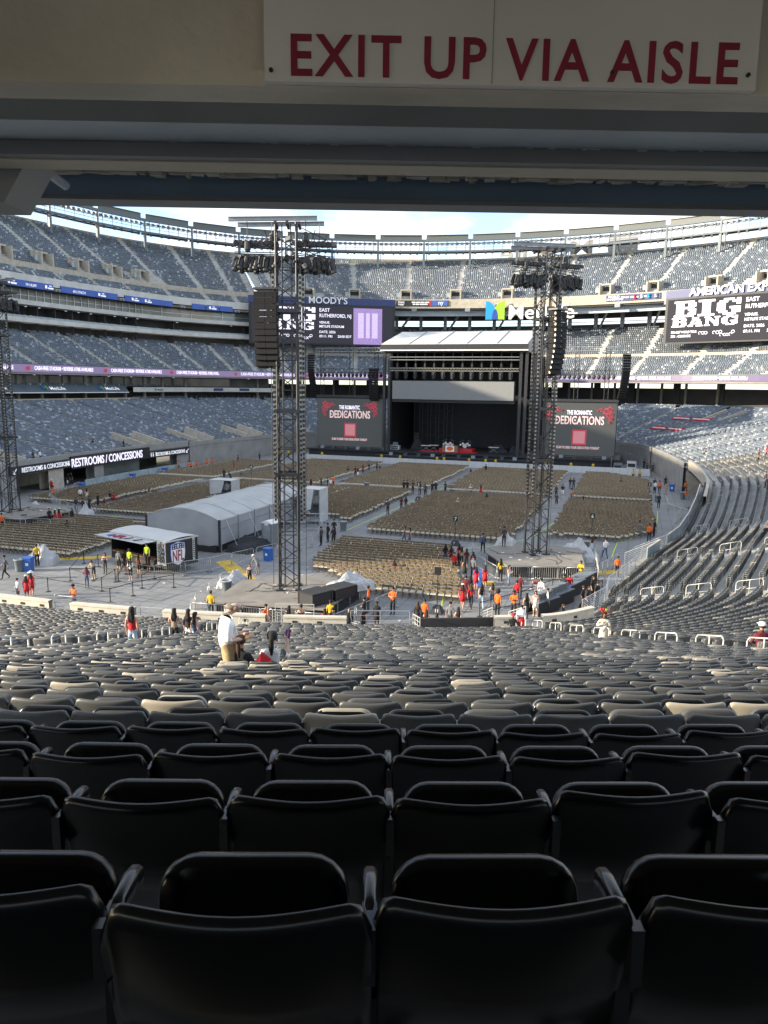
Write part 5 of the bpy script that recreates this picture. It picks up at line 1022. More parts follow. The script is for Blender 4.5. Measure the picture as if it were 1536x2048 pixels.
# scaffold frames beside the tent
for x, y, lb in ((3.6, 60.5, 'grey scaffold frame by the portable toilet'), (3.9, 65.4, 'grey scaffold frame behind the left lighting tower'), (-8.4, 55.6, 'pale scaffold rails left of the tent')): railing([(x-1.3, y, 0), (x+1.3, y+.8, 0)], 1.7, 'galv', lb, 4, name='scaffold_frame', cat='scaffold')
# ================================================================ merchandise trailer
tr = thing('merchandise_trailer', 'black merchandise trailer with white roof, raised flap and football shield', 'trailer', (-5.8, 47.7, 0), R(-15.7)); LX, LD, HZ = 6.65, 3.0, 2.55
boxpart('chassis', (LX/2, LD/2, .62), (LX, LD, .36), 'black', tr); boxpart('back_wall', (LX/2, LD-.04, 1.6), (LX, .08, 1.75), 'black', tr); boxpart('end_wall', (.04, LD/2, 1.6), (.08, LD, 1.75), 'black', tr); boxpart('end_wall', (LX-.04, LD/2, 1.6), (.08, LD, 1.75), 'black', tr)
boxpart('partition', (5.5, LD/2, 1.6), (.08, LD-.1, 1.75), 'black', tr); boxpart('front_panel', (6.07, .05, 1.6), (1.06, .1, 1.75), 'black', tr); boxpart('header', (2.75, .06, 2.36), (5.5, .1, .24), 'black', tr); boxpart('fender', (3.1, .0, .35), (2.2, .5, .3), 'rubber', tr)
for xx in (2.5, 3.7): wh = MB().tube((xx, -.02, .33), (xx, .2, .33), .33, 14).build('wheel', 'rubber', tr)
rf = MB(); rf.loft([[(xx, yy, float(HZ+.02+.16*max(0., math.sin(math.pi*(yy+.05)/(LD+.1)))**.7-.04*abs(math.sin(xx*1.6)))) for yy in np.linspace(-.06, LD+.06, 9)] for xx in np.linspace(-.06, LX+.06, 15)], closed=False, caps=False); rf.build('roof', 'roofwhite', tr, True)
boxpart('roof_edge', (LX/2, -.05, HZ-.02), (LX+.12, .06, .12), 'silver', tr); boxpart('roof_edge', (LX+.05, LD/2, HZ-.02), (.06, LD+.1, .12), 'silver', tr)
fp = MB(); fp.add([(-.5, -1.15, 2.42), (5.3, -1.15, 2.42), (5.5, 0, 2.46), (-.05, 0, 2.46), (-.5, -1.15, 2.38), (5.3, -1.15, 2.38), (5.5, 0, 2.42), (-.05, 0, 2.42)], [(0, 1, 2, 3), (7, 6, 5, 4), (0, 4, 5, 1), (1, 5, 6, 2), (2, 6, 7, 3), (3, 7, 4, 0)]); fp.build('flap', 'silver', tr)
fo = text('flap_lettering', 'NFL', 'signred', (1.0, -.95, 2.452), 0, .95, tr, bold=.03, depth=.02, tilt=3); [boxpart('flap_stripe', (3.0+i*.55, -.55, 2.452), (.34, .7, .012), m_, tr, -.35) for i, m_ in enumerate(('rubber', 'cream', 'rubber', 'cream'))]; boxpart('flap_ellipse', (.75, -.55, 2.447), (.5, .5, .02), 'bluebrd', tr, .6)
boxpart('counter', (2.75, .15, 1.05), (5.4, .5, .08), 'wood', tr); boxpart('counter_front', (2.75, .05, .92), (5.4, .06, .3), 'black', tr); boxpart('shelf', (2.75, LD-.35, 1.5), (5.3, .5, .05), 'wood', tr); boxpart('shelf', (2.75, LD-.35, 1.95), (5.3, .5, .05), 'wood', tr)
for i in range(16):
    c_ = rnd.choice([(.35, .28, .18), (.3, .03, .04), (.08, .12, .3), (.5, .5, .48), (.05, .05, .06)]); o = MB().ico((.5+i*.31, LD-.4+rnd.uniform(-.1, .1), 1.66+.45*(i % 2)), .16, sc=(1.1, .8, .7)).build('folded_shirt', cloth(c_), tr)
boxpart('gear_panel', (6.07, -.012, 1.62), (.96, .02, 1.85), 'silver', tr)
for i, wd in enumerate(('GET', 'YOUR', 'TEAM', 'GEAR', 'HERE')): text('panel_lettering', wd, 'rubber', (5.68, -.03, 2.05-.29*i), 0, .36, tr, bold=.012, depth=.01, width=.78)
MB().tube((6.07, -.02, 2.42), (6.07, -.04, 2.42), .09, 12).build('panel_emblem', 'rubber', tr)
def shield(parent, x, y0, z0, h):                                           # emblem on the end wall (local +x face)
    def pl(pts, m, px, nm): b = MB(); k = len(pts); b.add([(x+px, y0+u*h, z0+v*h) for u, v in pts]+[(x+px+.015, y0+u*h, z0+v*h) for u, v in pts], [tuple(range(k))[::-1], tuple(range(k, 2*k))]+[(i, (i+1) % k, k+(i+1) % k, k+i) for i in range(k)]); b.build(nm, m, parent)
    S_ = [(-.36, .90), (-.18, .94), (0, 1.0), (.18, .94), (.36, .90), (.38, .5), (.34, .22), (.18, .08), (0, 0), (-.18, .08), (-.34, .22), (-.38, .5)]
    pl([(u*1.0, v) for u, v in S_], 'bluebrd', .0, 'shield_edge'); pl([(u*.92, .03+v*.935) for u, v in S_], 'paintwhite', .016, 'shield_field'); pl([(-.31, .68), (.31, .68), (.31, .86), (.16, .90), (0, .93), (-.16, .90), (-.31, .86)], 'navy', .032, 'shield_top')
    for i in range(8): yy, zz = (-.24+.12*(i % 4)+(.12 if i % 4 > 1 else 0), .72+.09*(i//4)); pl([(yy-.02, zz), (yy+.02, zz), (yy+.02, zz+.04), (yy-.02, zz+.04)], 'paintwhite', .048, 'star')
    o = MB().ico((x+.05, y0, z0+.80*h), .085*h, sc=(.2, .6, 1.2), sub=2).build('ball', 'silver', parent)
    o = text('shield_lettering', 'NFL', 'signred', (x+.036, y0-.29*h, z0+.2*h), math.pi/2, .62*h, parent, bold=.02, depth=.012, width=.56*h)
shield(tr, LX+.005, 1.05, .55, 1.9); boxpart('end_strip', (LX+.012, LD-.4, 1.62), (.02, .22, 1.8), 'silver', tr); [boxpart('strip_mark', (LX+.026, LD-.4, .95+i*.16), (.01, .12, .09), 'rubber', tr) for i in range(9)]
# portable toilet
pt_ = thing('portable_toilet', 'grey portable toilet with white domed roof beside the tent', 'toilet', (2.9, 58.2, 0), R(-12)); boxpart('cabin', (0, 0, 1.02), (1.15, 1.15, 2.04), 'bin', pt_)
MB().loft([[(u*.62, yy, 2.05+.28*math.cos(u*math.pi/2)) for u in np.linspace(-1, 1, 9)] for yy in (-.62, .62)], closed=True).build('roof', 'white', pt_, False); boxpart('door', (0, -.585, 1.0), (.8, .03, 1.8), 'steelgrey', pt_); boxpart('vent', (0, -.6, 1.95), (.4, .04, .12), 'white', pt_)
# ---------------------------------------------------------------- bins
binm = MB().lathe([(.27, 0), (.29, .05), (.34, .85), (.37, .87), (.37, .93), (.33, .93), (.31, .5)], n=16).mesh('bin_body', 'bin', True); bagm = MB().lathe([(.35, .86), (.39, .94), (.33, .96), (.30, .7)], n=16).mesh('bin_liner', 'tarpgrey', True)
for x, y, lb in ((-10.4, 42.9, 'grey bin beside the blue recycling box at the left'), (7.3, 43.1, 'grey wheeled bin inside the left barriers'), (6.4, 66.9, 'grey bin next to the group of officers'), (36.4, 99.2, 'grey bin by the sign post on the right aisle'), (39.6, 103.4, 'grey bin under the seated orange steward'), (39.8, 91.2, 'grey bin near the tunnel ramp rail'), (9.9, 98.4, 'grey bin where the central aisles cross'), (29.6, 66.2, 'grey bin by the woman in the pale dress'), (-14.4, 90.5, 'grey bin in the left cross aisle'), (-35.2, 103.0, 'grey bin by the left concourse barrier'), (-1.5, 95.4, 'grey bin on the middle cross aisle')):
    root = thing('litter_bin', lb, 'bin', (x, y, 0)); link('bin_body', binm, root); link('bin_liner', bagm, root)
for x, y, lb in ((-9.9, 43.3, 'blue recycling bin beside the grey tarpaulin peak'), (5.4, 52.9, 'blue recycling bin beside the worker in grey'), (23.0, 51.6, 'blue recycling bin amid the crowd in red'), (-36.3, 90.6, 'blue bins before the concourse opening'), (-36.6, 99.0, 'blue bin on the left barrier line'), (-35.6, 79.2, 'blue bins beside the scaffold tower'), (38.6, 110.5, 'blue bin beside the right wall stewards')):
    root = thing('recycling_bin', lb, 'bin', (x, y, 0), rnd.uniform(-.3, .3)); MB().loft([[(a*w_, b*w_, z_) for a, b in ((-1, -1), (1, -1), (1, 1), (-1, 1))] for z_, w_ in ((0, .27), (.85, .31), (.95, .33))]).build('bin_body', 'blue', root); boxpart('lid', (0, 0, 1.0), (.7, .7, .1), 'blue', root); boxpart('emblem', (.05, -.325, .55), (.22, .02, .2), 'paintwhite', root)
# ---------------------------------------------------------------- queue stanchions
bs = MB().lathe([(.17, 0), (.17, .02), (.05, .04)], n=12).mesh('base', 'rubber'); po = MB().tube((0, 0, .02), (0, 0, .98), .032, 8).lathe([(.04, .9), (.045, .98), (.03, 1.0)], n=8).mesh('post', 'black')
def queue(paths, lb):
    seen = {}
    for path in paths:
        prev = None
        for x, y in path:
            k = (round(x, 1), round(y, 1))
            if k not in seen: r_ = thing('queue_post', lb, 'stanchion', (x, y, 0), group=lb); link('base', bs, r_); link('post', po, r_); seen[k] = r_
            if prev is not None: adopt(MB().bar((*prev, .92), (x, y, .92), .006, .05).build('belt', 'black'), seen[k])
            prev = (x, y)
queue([[(-7.6, 46.6), (-4.9, 42.0), (-3.4, 42.6), (-5.9, 46.2)], [(-6.4, 39.7), (-4.3, 39.2), (1.3, 38.6), (1.7, 40.4), (3.0, 43.2)], [(-4.9, 42.0), (-1.0, 40.6), (-1.7, 42.9), (-3.6, 43.1)], [(-1.6, 43.1), (1.1, 42.2), (.4, 44.6), (-2.4, 45.0)]], 'black belt post of the queue in front of the merchandise trailer')
queue([[(24.6, 44.2), (26.6, 47.6), (28.3, 51.6), (31.6, 52.6)], [(25.6, 43.0), (28.0, 46.4), (28.7, 45.8)], [(26.6, 47.6), (29.0, 50.4)]], 'black belt post of the queue at the right hand merchandise tables')
# ---------------------------------------------------------------- row number signs on poles
for x, y, nme, h in ((7.9, 88.6, '3', 2.3), (18.3, 64.3, '7', 2.7), (21.9, 44.0, '11', 3.0), (29.8, 72.4, '6', 2.4), (35.4, 100.6, '1', 2.3), (-17.5, 92.0, '4', 3.0), (-8.2, 66.0, '8', 2.5), (-31, 71.5, '9', 2.6)):
    root = thing('section_sign', f'black pole sign numbered {nme} '+dict(zip(('3','7','11','6','1','4','8','9'), ('by the line of officers on the central aisle', 'at the head of the crowd in red', 'at the stand front among waiting people', 'at the back of the right hand chair block', 'beside the bin on the right aisle', 'over the left cross aisle bin', 'in front of the tent', 'by the left floor edge')))[nme], 'sign', (x, y, 0)); MB().tube((0, 0, 0), (0, 0, h-.4), .025, 6).build('pole', 'black', root); boxpart('plate', (0, 0, h-.25), (.42, .05, .5), 'black', root, R(10)); text('number', nme, 'paintwhite', (-.12 if len(nme) == 1 else -.18, -.05, h-.42), R(10), .46, root, depth=.01, bold=.01)
    MB().loft([[(a*w_, b*w_, z_) for a, b in ((-1, -1), (1, -1), (1, 1), (-1, 1))] for z_, w_ in ((0, .42), (.5, .2))]).build('weight_bag', 'black', root); text('number', nme, 'paintwhite', (-.09, -.36, .16), 0, .3, root, depth=.01, tilt=70)
# ---------------------------------------------------------------- merchandise tables on the right
for i, (x, y, rz, lb) in enumerate(((28.2, 46.6, 62, 'charcoal draped trestle table with stacked boxes by the orange steward'), (29.0, 48.8, 66, 'charcoal merchandise table holding open stock boxes'), (29.6, 51.6, 70, 'grey topped merchandise table with blue end board'), (30.3, 54.2, 72, 'grey topped merchandise table next to the right deck'))):
    root = thing('merchandise_table', lb, 'table', (x, y, 0), R(rz)); boxpart('table_top', (0, 0, .9), (2.4, 1.0, .06), 'bin', root); boxpart('skirt', (0, .48, .45), (2.36, .02, .86), 'blackcloth', root); boxpart('skirt', (0, -.48, .45), (2.36, .02, .86), 'blackcloth', root)
    [MB().tube((sx*1.1, sy*.4, 0), (sx*1.1, sy*.4, .88), .025, 5).build('leg', 'steelgrey', root) for sx in (-1, 1) for sy in (-1, 1)]
    if i == 2: boxpart('blue_board', (-1.22, 0, .8), (.04, .9, .4), 'bluebrd', root)
    if i < 2:
        for j in range(5): bx = thing('stock_box', 'charcoal stock box standing in a row on the merchandise table', 'box', (0, 0, 0), group='stock boxes on the merchandise tables'); q = Matrix.Rotation(R(rz), 3, 'Z')@Vector((-.95+j*.46, .2, .93)); bx.location = (x+q.x, y+q.y, q.z); bx.rotation_euler = (0, 0, R(rz)); boxpart('box_body', (0, 0, .17), (.40, .5, .34), 'bin', bx); boxpart('flap', (0, -.3, .33), (.38, .2, .02), 'rubber', bx)
heap(29.0, 46.0, .9, .7, .3, cloth((.4, .02, .03)), 'pile of red shirts behind the merchandise table', 0, .3)
# ================================================================ stage
SG = thing('stage', 'big black concert stage with white pitched roof, grey header screen and red riser', 'stage', (0.8, 140, 0))
def sbx(nm, x0, x1, y0, y1, z0, z1, m): return adopt(MB().box(((x0+x1)/2, (y0+y1)/2, (z0+z1)/2), (x1-x0, y1-y0, z1-z0)).build(nm, m), SG)
sbx('deck', -28, 31, 133.5, 156, 1.7, 1.95, 'black'); sbx('skirt', -27.5, 30.5, 133.8, 155.5, 0, 1.68, 'blackcloth'); sbx('thrust', -13, 16, 131.2, 133.48, 1.0, 1.35, 'blackcloth')
rfm = MB(); XL, XR = -12.6, 14.5; yr = [(133.4, 21.7), (133.5, 21.8), (140, 23.35), (146.5, 24.9), (152, 23.4), (157, 21.8)]
for i in range(5):
    xa, xb = XL+(XR-XL)*i/5, XL+(XR-XL)*(i+1)/5; b = MB(); rg = []
    for j in range(7):
        xx = xa+.03+(xb-xa-.06)*j/6; sg_ = .03*math.sin(math.pi*j/6); rg.append([(xx*(1 if k < 2 else 1)-(0.0), yy, zz-sg_*(.3 if k in (0, 1) else 1)) for k, (yy, zz) in enumerate(yr)])
    b.loft(rg, closed=False, caps=False); adopt(b.build('roof_panel', 'roofwhite', smooth=True), SG); sbx('roof_rib', xb-.08, xb+.08, 133.5, 134.0, 21.7, 22.0, 'steelgrey')
    rb = MB(); [rb.bar((xb, y0, z0+.05), (xb, y1, z1+.05), .14, .1) for (y0, z0), (y1, z1) in zip(yr[1:4], yr[2:5])]; adopt(rb.build('roof_rib', 'steelgrey'), SG)
for xx, sgn in ((XL, 1), (XR, -1)):
    g_e = MB(); g_e.add([(xx, y, z) for y, z in yr[1:]]+[(xx, 133.5, 20.6), (xx, 157, 20.6)], [(0, 1, 2, 3, 4, 6, 5)]); adopt(g_e.build('gable', 'tarpgrey'), SG)
sbx('fascia', XL-.1, XR+.1, 133.3, 133.5, 20.75, 21.7, 'truss'); sbx('fascia_trim', XL-.1, XR+.1, 133.2, 133.5, 20.55, 20.74, 'paintwhite'); sbx('ceiling', XL, XR, 134, 156.5, 20.3, 20.5, 'black')
sbx('back_drop', -9.5, 14, 150.0, 150.2, 1.95, 20.3, 'blackcloth'); sbx('rear_wall', -13, 15, 156.2, 156.5, 0, 20.4, 'black'); sbx('side_wall', -12.8, -12.5, 140, 156, 1.95, 20.3, 'black'); sbx('side_wall', 14.4, 14.7, 140, 156, 1.95, 20.3, 'black')
hdr = sbx('header_screen', -10.4, 12.3, 133.75, 134.15, 11.75, 15.1, 'led_grey2'); sbx('header_frame', -10.5, 12.4, 134.2, 134.6, 11.2, 15.2, 'black')
for xx in (-12.2, -11.2, 13.3, 14.3): sbx('roof_leg', xx-.25, xx+.25, 134.2, 134.7, 0, 20.5, 'truss')
for i, xx in enumerate(np.linspace(-9.6, 11.6, 13)):
    sbx('hoist', xx-.16, xx+.16, 134.1, 134.4, 17.6, 18.3, 'truss'); sbx('hoist_chain', xx-.03, xx+.03, 134.2, 134.26, 15.2, 20.5, 'truss'); o = link('moving_light', lampm, None, (xx, 133.9, 16.2)); o.scale = (1.6,)*3; adopt(o, SG)
for z_ in (16.9, 18.9): [sbx('truss_bar', -11, 13, 134.0+dy, 134.1+dy, z_+dz, z_+dz+.1, 'trusslight' if z_ < 17 else 'steelgrey') for dy, dz in ((0, 0), (.6, .0), (0, .5))]
tb = MB()
for i in range(40): tb.tube((-11+i*.6, 134.05, 16.9), (-10.7+i*.6, 134.05, 17.4), .04, 4); tb.tube((-10.7+i*.6, 134.05, 17.4), (-10.4+i*.6, 134.05, 16.9), .04, 4)
adopt(tb.build('truss_lacing', 'trusslight'), SG)
for i in range(5):                                                            # wing ladders at stage left
    xa = -9.9+i*1.6; [sbx('ladder_upright', xx-.05, xx+.05, 147+i*.5, 147.1+i*.5, 2, 11.4, 'truss') for xx in (xa, xa+1.1)]; [sbx('ladder_rung', xa, xa+1.1, 147+i*.5, 147.1+i*.5, z_, z_+.1, 'truss') for z_ in (4.2, 6.8, 9.2)]
for xa in (12.4, 13.4): [sbx('ladder_rung', xa, xa+.9, 146, 146.1, z_, z_+.1, 'steelgrey') for z_ in (3.4, 5.8, 8.2)]
sbx('carpet', -5.6, 5.4, 135.4, 138.6, 1.96, 2.0, 'red'); sbx('riser', -2.0, 4.4, 137.2, 140, 2.0, 2.55, 'red')
tabl = thing('draped_table', 'small wooden desk with white and orange panel on the red riser', 'desk', (.4, 136.4, 2.0)); boxpart('desk_body', (0, 0, .6), (2.9, .8, 1.2), 'wood', tabl); boxpart('white_panel', (0, -.42, .62), (1.7, .04, 1.1), 'paintwhite', tabl); MB().ico((0, -.43, .64), .55, sc=(1.25, .08, .8), sub=2).build('orange_emblem', cloth((.75, .16, .03)), tabl)
def drumkit(x, y, lb):
    r_ = thing('drum_kit', lb, 'drums', (x, y, 2.55)); MB().tube((0, -.3, .45), (0, .3, .45), .42, 14).build('bass_drum', 'silver', r_)
    for dx, dz, rr in ((-.45, .75, .2), (.45, .75, .2), (.8, .45, .28), (-.85, .5, .2)): MB().lathe([(rr, 0), (rr, .3)], (dx, 0, dz), 12).build('drum', 'white', r_)
    for dx, dz in ((-1.0, 1.3), (1.0, 1.35), (-.5, 1.5), (.6, 1.5)): MB().lathe([(.02, .03), (.32, 0), (.02, -.01)], (dx, .2, dz), 12).tube((dx, .2, 0), (dx, .2, dz), .025, 5).build('cymbal', 'trusslight', r_)
drumkit(2.6, 139.2, 'drum kit with cymbals on the red riser'); drumkit(-.8, 139.4, 'percussion set behind the desk on the riser')
for x, y, lb in ((-3.4, 138.6, 'keyboard on stand left of the red riser'), (8.2, 138.8, 'keyboard on stand right of the red riser'), (-4.6, 137.4, 'pale console on stand at the carpet edge')):
    r_ = thing('keyboard_stand', lb, 'keyboard', (x, y, 2.0)); boxpart('keyboard', (0, 0, .95), (1.9, .5, .14), 'silver', r_); [MB().tube((sx*.7, -.2, 0), (-sx*.7, .2, .9), .04, 5).build('stand_leg', 'steelgrey', r_) for sx in (-1, 1)]
for x, y, w_, h, lb in ((-7.0, 140.4, 2.6, 2.2, 'black cloth covered gear left of the keyboards'), (8.9, 140.0, 3.6, 1.6, 'black cloth covered gear right of the drums'), (12.2, 140.6, 2.6, 1.7, 'black cloth covered gear by the right wing')): heap(x, y, w_, 2.0, h, 'blackcloth', lb, 1.95, 0, 3)
cs = thing('amplifier_case', 'pale fronted flight case at the left side of the stage', 'case', (-10.6, 136.6, 1.95)); boxpart('case_body', (0, 0, .5), (1.9, 1.0, .8), 'silver', cs); boxpart('drawer', (0, -.52, .7), (1.5, .04, .22), 'black', cs); boxpart('drawer', (0, -.52, .35), (1.5, .04, .22), 'black', cs); boxpart('helmet_mixer', (.1, 0, 1.2), (.9, .6, .6), 'bin', cs)
# floor wedge speakers and small fixtures along the lip
for i in range(22):
    xx = -25+i*2.55+rnd.uniform(-.3, .3); o = MB().add([(-.35, -.3, 0), (.35, -.3, 0), (.35, .3, 0), (-.35, .3, 0), (-.35, .3, .5), (.35, .3, .5), (-.35, -.05, .5), (.35, -.05, .5)], [(3, 2, 1, 0), (0, 1, 7, 6), (6, 7, 5, 4), (2, 3, 4, 5), (0, 6, 4, 3), (1, 2, 5, 7)]).build('stage_wedge', 'black' if i % 3 else 'bin', None, loc=(xx, 132.0 if -12 < xx < 15 else 134.2, 1.36 if -12 < xx < 15 else 1.96)); tag(o, 'small wedge monitor on the lip of the stage', 'monitor', 'wedge monitors along the stage lip')
for i, xx in enumerate((-23.5, -18.2, -14.0, -8.4, -4.2, 0.2, 5.1, 9.8, 14.2)): heap(xx, 129.6, 1.5, .9, 1.2, 'plasticsheet', 'small white plastic covered fan unit behind the barricade', 0).__setitem__('group', 'covered units behind the barricade')
for x0, x1, lb in ((-26.6, -13.0, 'left'), (17.4, 30.0, 'right')):            # side screens
    sc = thing('side_screen', f'grey side screen with dedication lettering and roses on the {"lighting console" if 0 else lb} wing of the stage', 'screen', ((x0+x1)/2, 136, 1.95)); mx_ = (x0+x1)/2
    W_ = x1-x0; A = lambda nm, cx, cz, w2, h2, m, dy=0.0, d2=.06: adopt(MB().box((mx_+cx, 135.9-dy, cz), (w2, d2, h2)).build(nm, m), sc)
    A('screen', 0, 6.95, W_, 9.3, 'led_grey', 0, .1); adopt(MB().box((mx_, 136.4, 7.0), (W_+.2, .8, 9.6)).build('housing', 'black'), sc); adopt(MB().box((mx_, 136.2, 12.0), (W_+.4, 1.0, .45)).build('top_truss', 'truss'), sc)
    T = lambda s_, z, h, wd, m, bo=.02: adopt(text('lettering', s_, m, (mx_-wd/2, 135.80, z), 0, h, None, depth=.05, bold=bo, width=wd), sc)
    T('THE ROMANTIC', 9.55, 1.05, 4.3, 'led_text'); T('DEDICATIONS', 7.85, 2.05, 8.4, 'led_pink', .035); T('SCAN TO SEND YOUR DEDICATION TONIGHT', 3.5, .62, 7.4, 'led_pink', .006)
    dd = MB()                                                                # spiky strokes through the capitals
    for i in range(11): dd.add([(mx_-4.0+i*.79, 135.78, 8.55), (mx_-3.85+i*.79, 135.78, 8.75), (mx_-3.7+i*.79, 135.78, 8.55), (mx_-3.85+i*.79, 135.78, 8.35)], [(0, 1, 2, 3)])
    adopt(dd.build('letter_ornament', 'led_pink'), sc)
    A('code_panel', 0.15, 5.55, 2.5, 2.7, 'led_red', .08); A('code_panel_blank', 0.15, 5.55, 2.0, 2.15, 'led_rose', .13)
    for sx in (-1, 1):                                                        # roses in the upper corners
        for i, (dx, dz, rr) in enumerate(((5.1, 10.5, .55), (4.4, 10.2, .5), (5.4, 9.7, .42), (3.7, 10.45, .35), (5.35, 8.9, .36), (4.85, 9.5, .35), (3.1, 10.3, .2), (5.1, 8.3, .25))):
            b = MB(); n_ = 16; k_ = [(mx_+sx*dx+rr*(1+.22*math.sin(5*a))*math.cos(a), 135.79-.01*i, dz+rr*(1+.22*math.sin(5*a))*math.sin(a)) for a in [2*math.pi*q/n_ for q in range(n_)]]; b.add(k_, [tuple(range(n_))]); adopt(b.build('rose', 'led_red'), sc)
            b = MB().path([(mx_+sx*dx+rr*.6*(1-q/14)*math.cos(q*.9), 135.70-.01*i, dz+rr*.6*(1-q/14)*math.sin(q*.9)) for q in range(13)], .045, 3); adopt(b.build('rose_swirl', 'led_grey'), sc)
# side trusses with lamps and hanging arrays
for x0, x1, lb in ((-27.5, -13.2, 'left'), (15.2, 29.6, 'right')):
    tr_ = thing('lamp_truss', f'long box truss with a row of round lamps over the {lb} side screen', 'truss', ((x0+x1)/2, 137, 16)); 
    for z_ in (16.6, 20.6):
        b = MB(); L_ = x1-x0
        for dy, dz in ((0, 0), (.6, 0), (0, .7), (.6, .7)): b.box(((x0+x1)/2, 137+dy, z_+dz), (L_, .09, .09))
        for i in range(int(L_/.8)): b.tube((x0+i*.8, 137, z_), (x0+i*.8+.4, 137, z_+.7), .035, 4); b.tube((x0+i*.8+.4, 137, z_+.7), (x0+i*.8+.8, 137, z_), .035, 4)
        adopt(b.build('box_truss', 'truss' if z_ < 17 else 'steelgrey'), tr_)
    for i in range(17): xx = x0+.5+(x1-x0-1)*i/16; o = MB().ico((xx, 136.8, 16.1), .36, sc=(1, .8, 1.25)).build('round_lamp', 'black'); adopt(o, tr_)
    for xx in (x0+1, (x0+x1)/2, x1-2): b = MB().tube((xx, 137.3, 12), (xx, 137.3, 21.5), .07, 5).tube((xx+.7, 137.3, 12), (xx+.7, 137.3, 21.5), .07, 5); [b.tube((xx, 137.3, 12+i*.8), (xx+.7, 137.3, 12.8+i*.8), .03, 4) for i in range(11)]; adopt(b.build('upright', 'truss'), tr_)
for x, rz, lb in ((-28.0, -18, 'black curved line array hung left of the left side screen'), (31.0, 28, 'black curved line array hung right of the right side screen')):
    la = line_array(17, 1, 1.35, .46, lb); la.location = (x, 136.2, 19.8); la.rotation_euler = (0, 0, R(rz))
la = line_array(13, 1, 1.9, .46, 'black main line array hung between left screen and stage roof'); la.location = (-14.4, 134.6, 17.0); la.rotation_euler = (0, 0, R(-4))
rk = thing('equipment_rack', 'grey equipment racks under a canopy at the right end of the stage', 'rack', (33.0, 133, 0)); boxpart('rack_body', (0, 0, 1.0), (1.5, 1, 2), 'silver', rk); boxpart('rack_body', (-2.2, .3, .8), (1.4, 1, 1.6), 'bin', rk); boxpart('drawer', (0, -.52, 1.3), (1.2, .04, .6), 'black', rk); boxpart('drawer', (-2.2, -.22, .9), (1.1, .04, .5), 'black', rk); MB().loft([[(-3.4, -1, 2.6), (-1.0, -1, 3.3), (1.6, -1, 2.6)], [(-3.4, 2, 2.6), (-1.0, 2, 3.3), (1.6, 2, 2.6)]], closed=False, caps=False).build('canopy', 'blackcloth', rk); [MB().tube((x, y, 0), (x, y, 2.65), .04, 5).build('canopy_leg', 'steelgrey', rk) for x in (-3.3, 1.5) for y in (-.9, 1.9)]
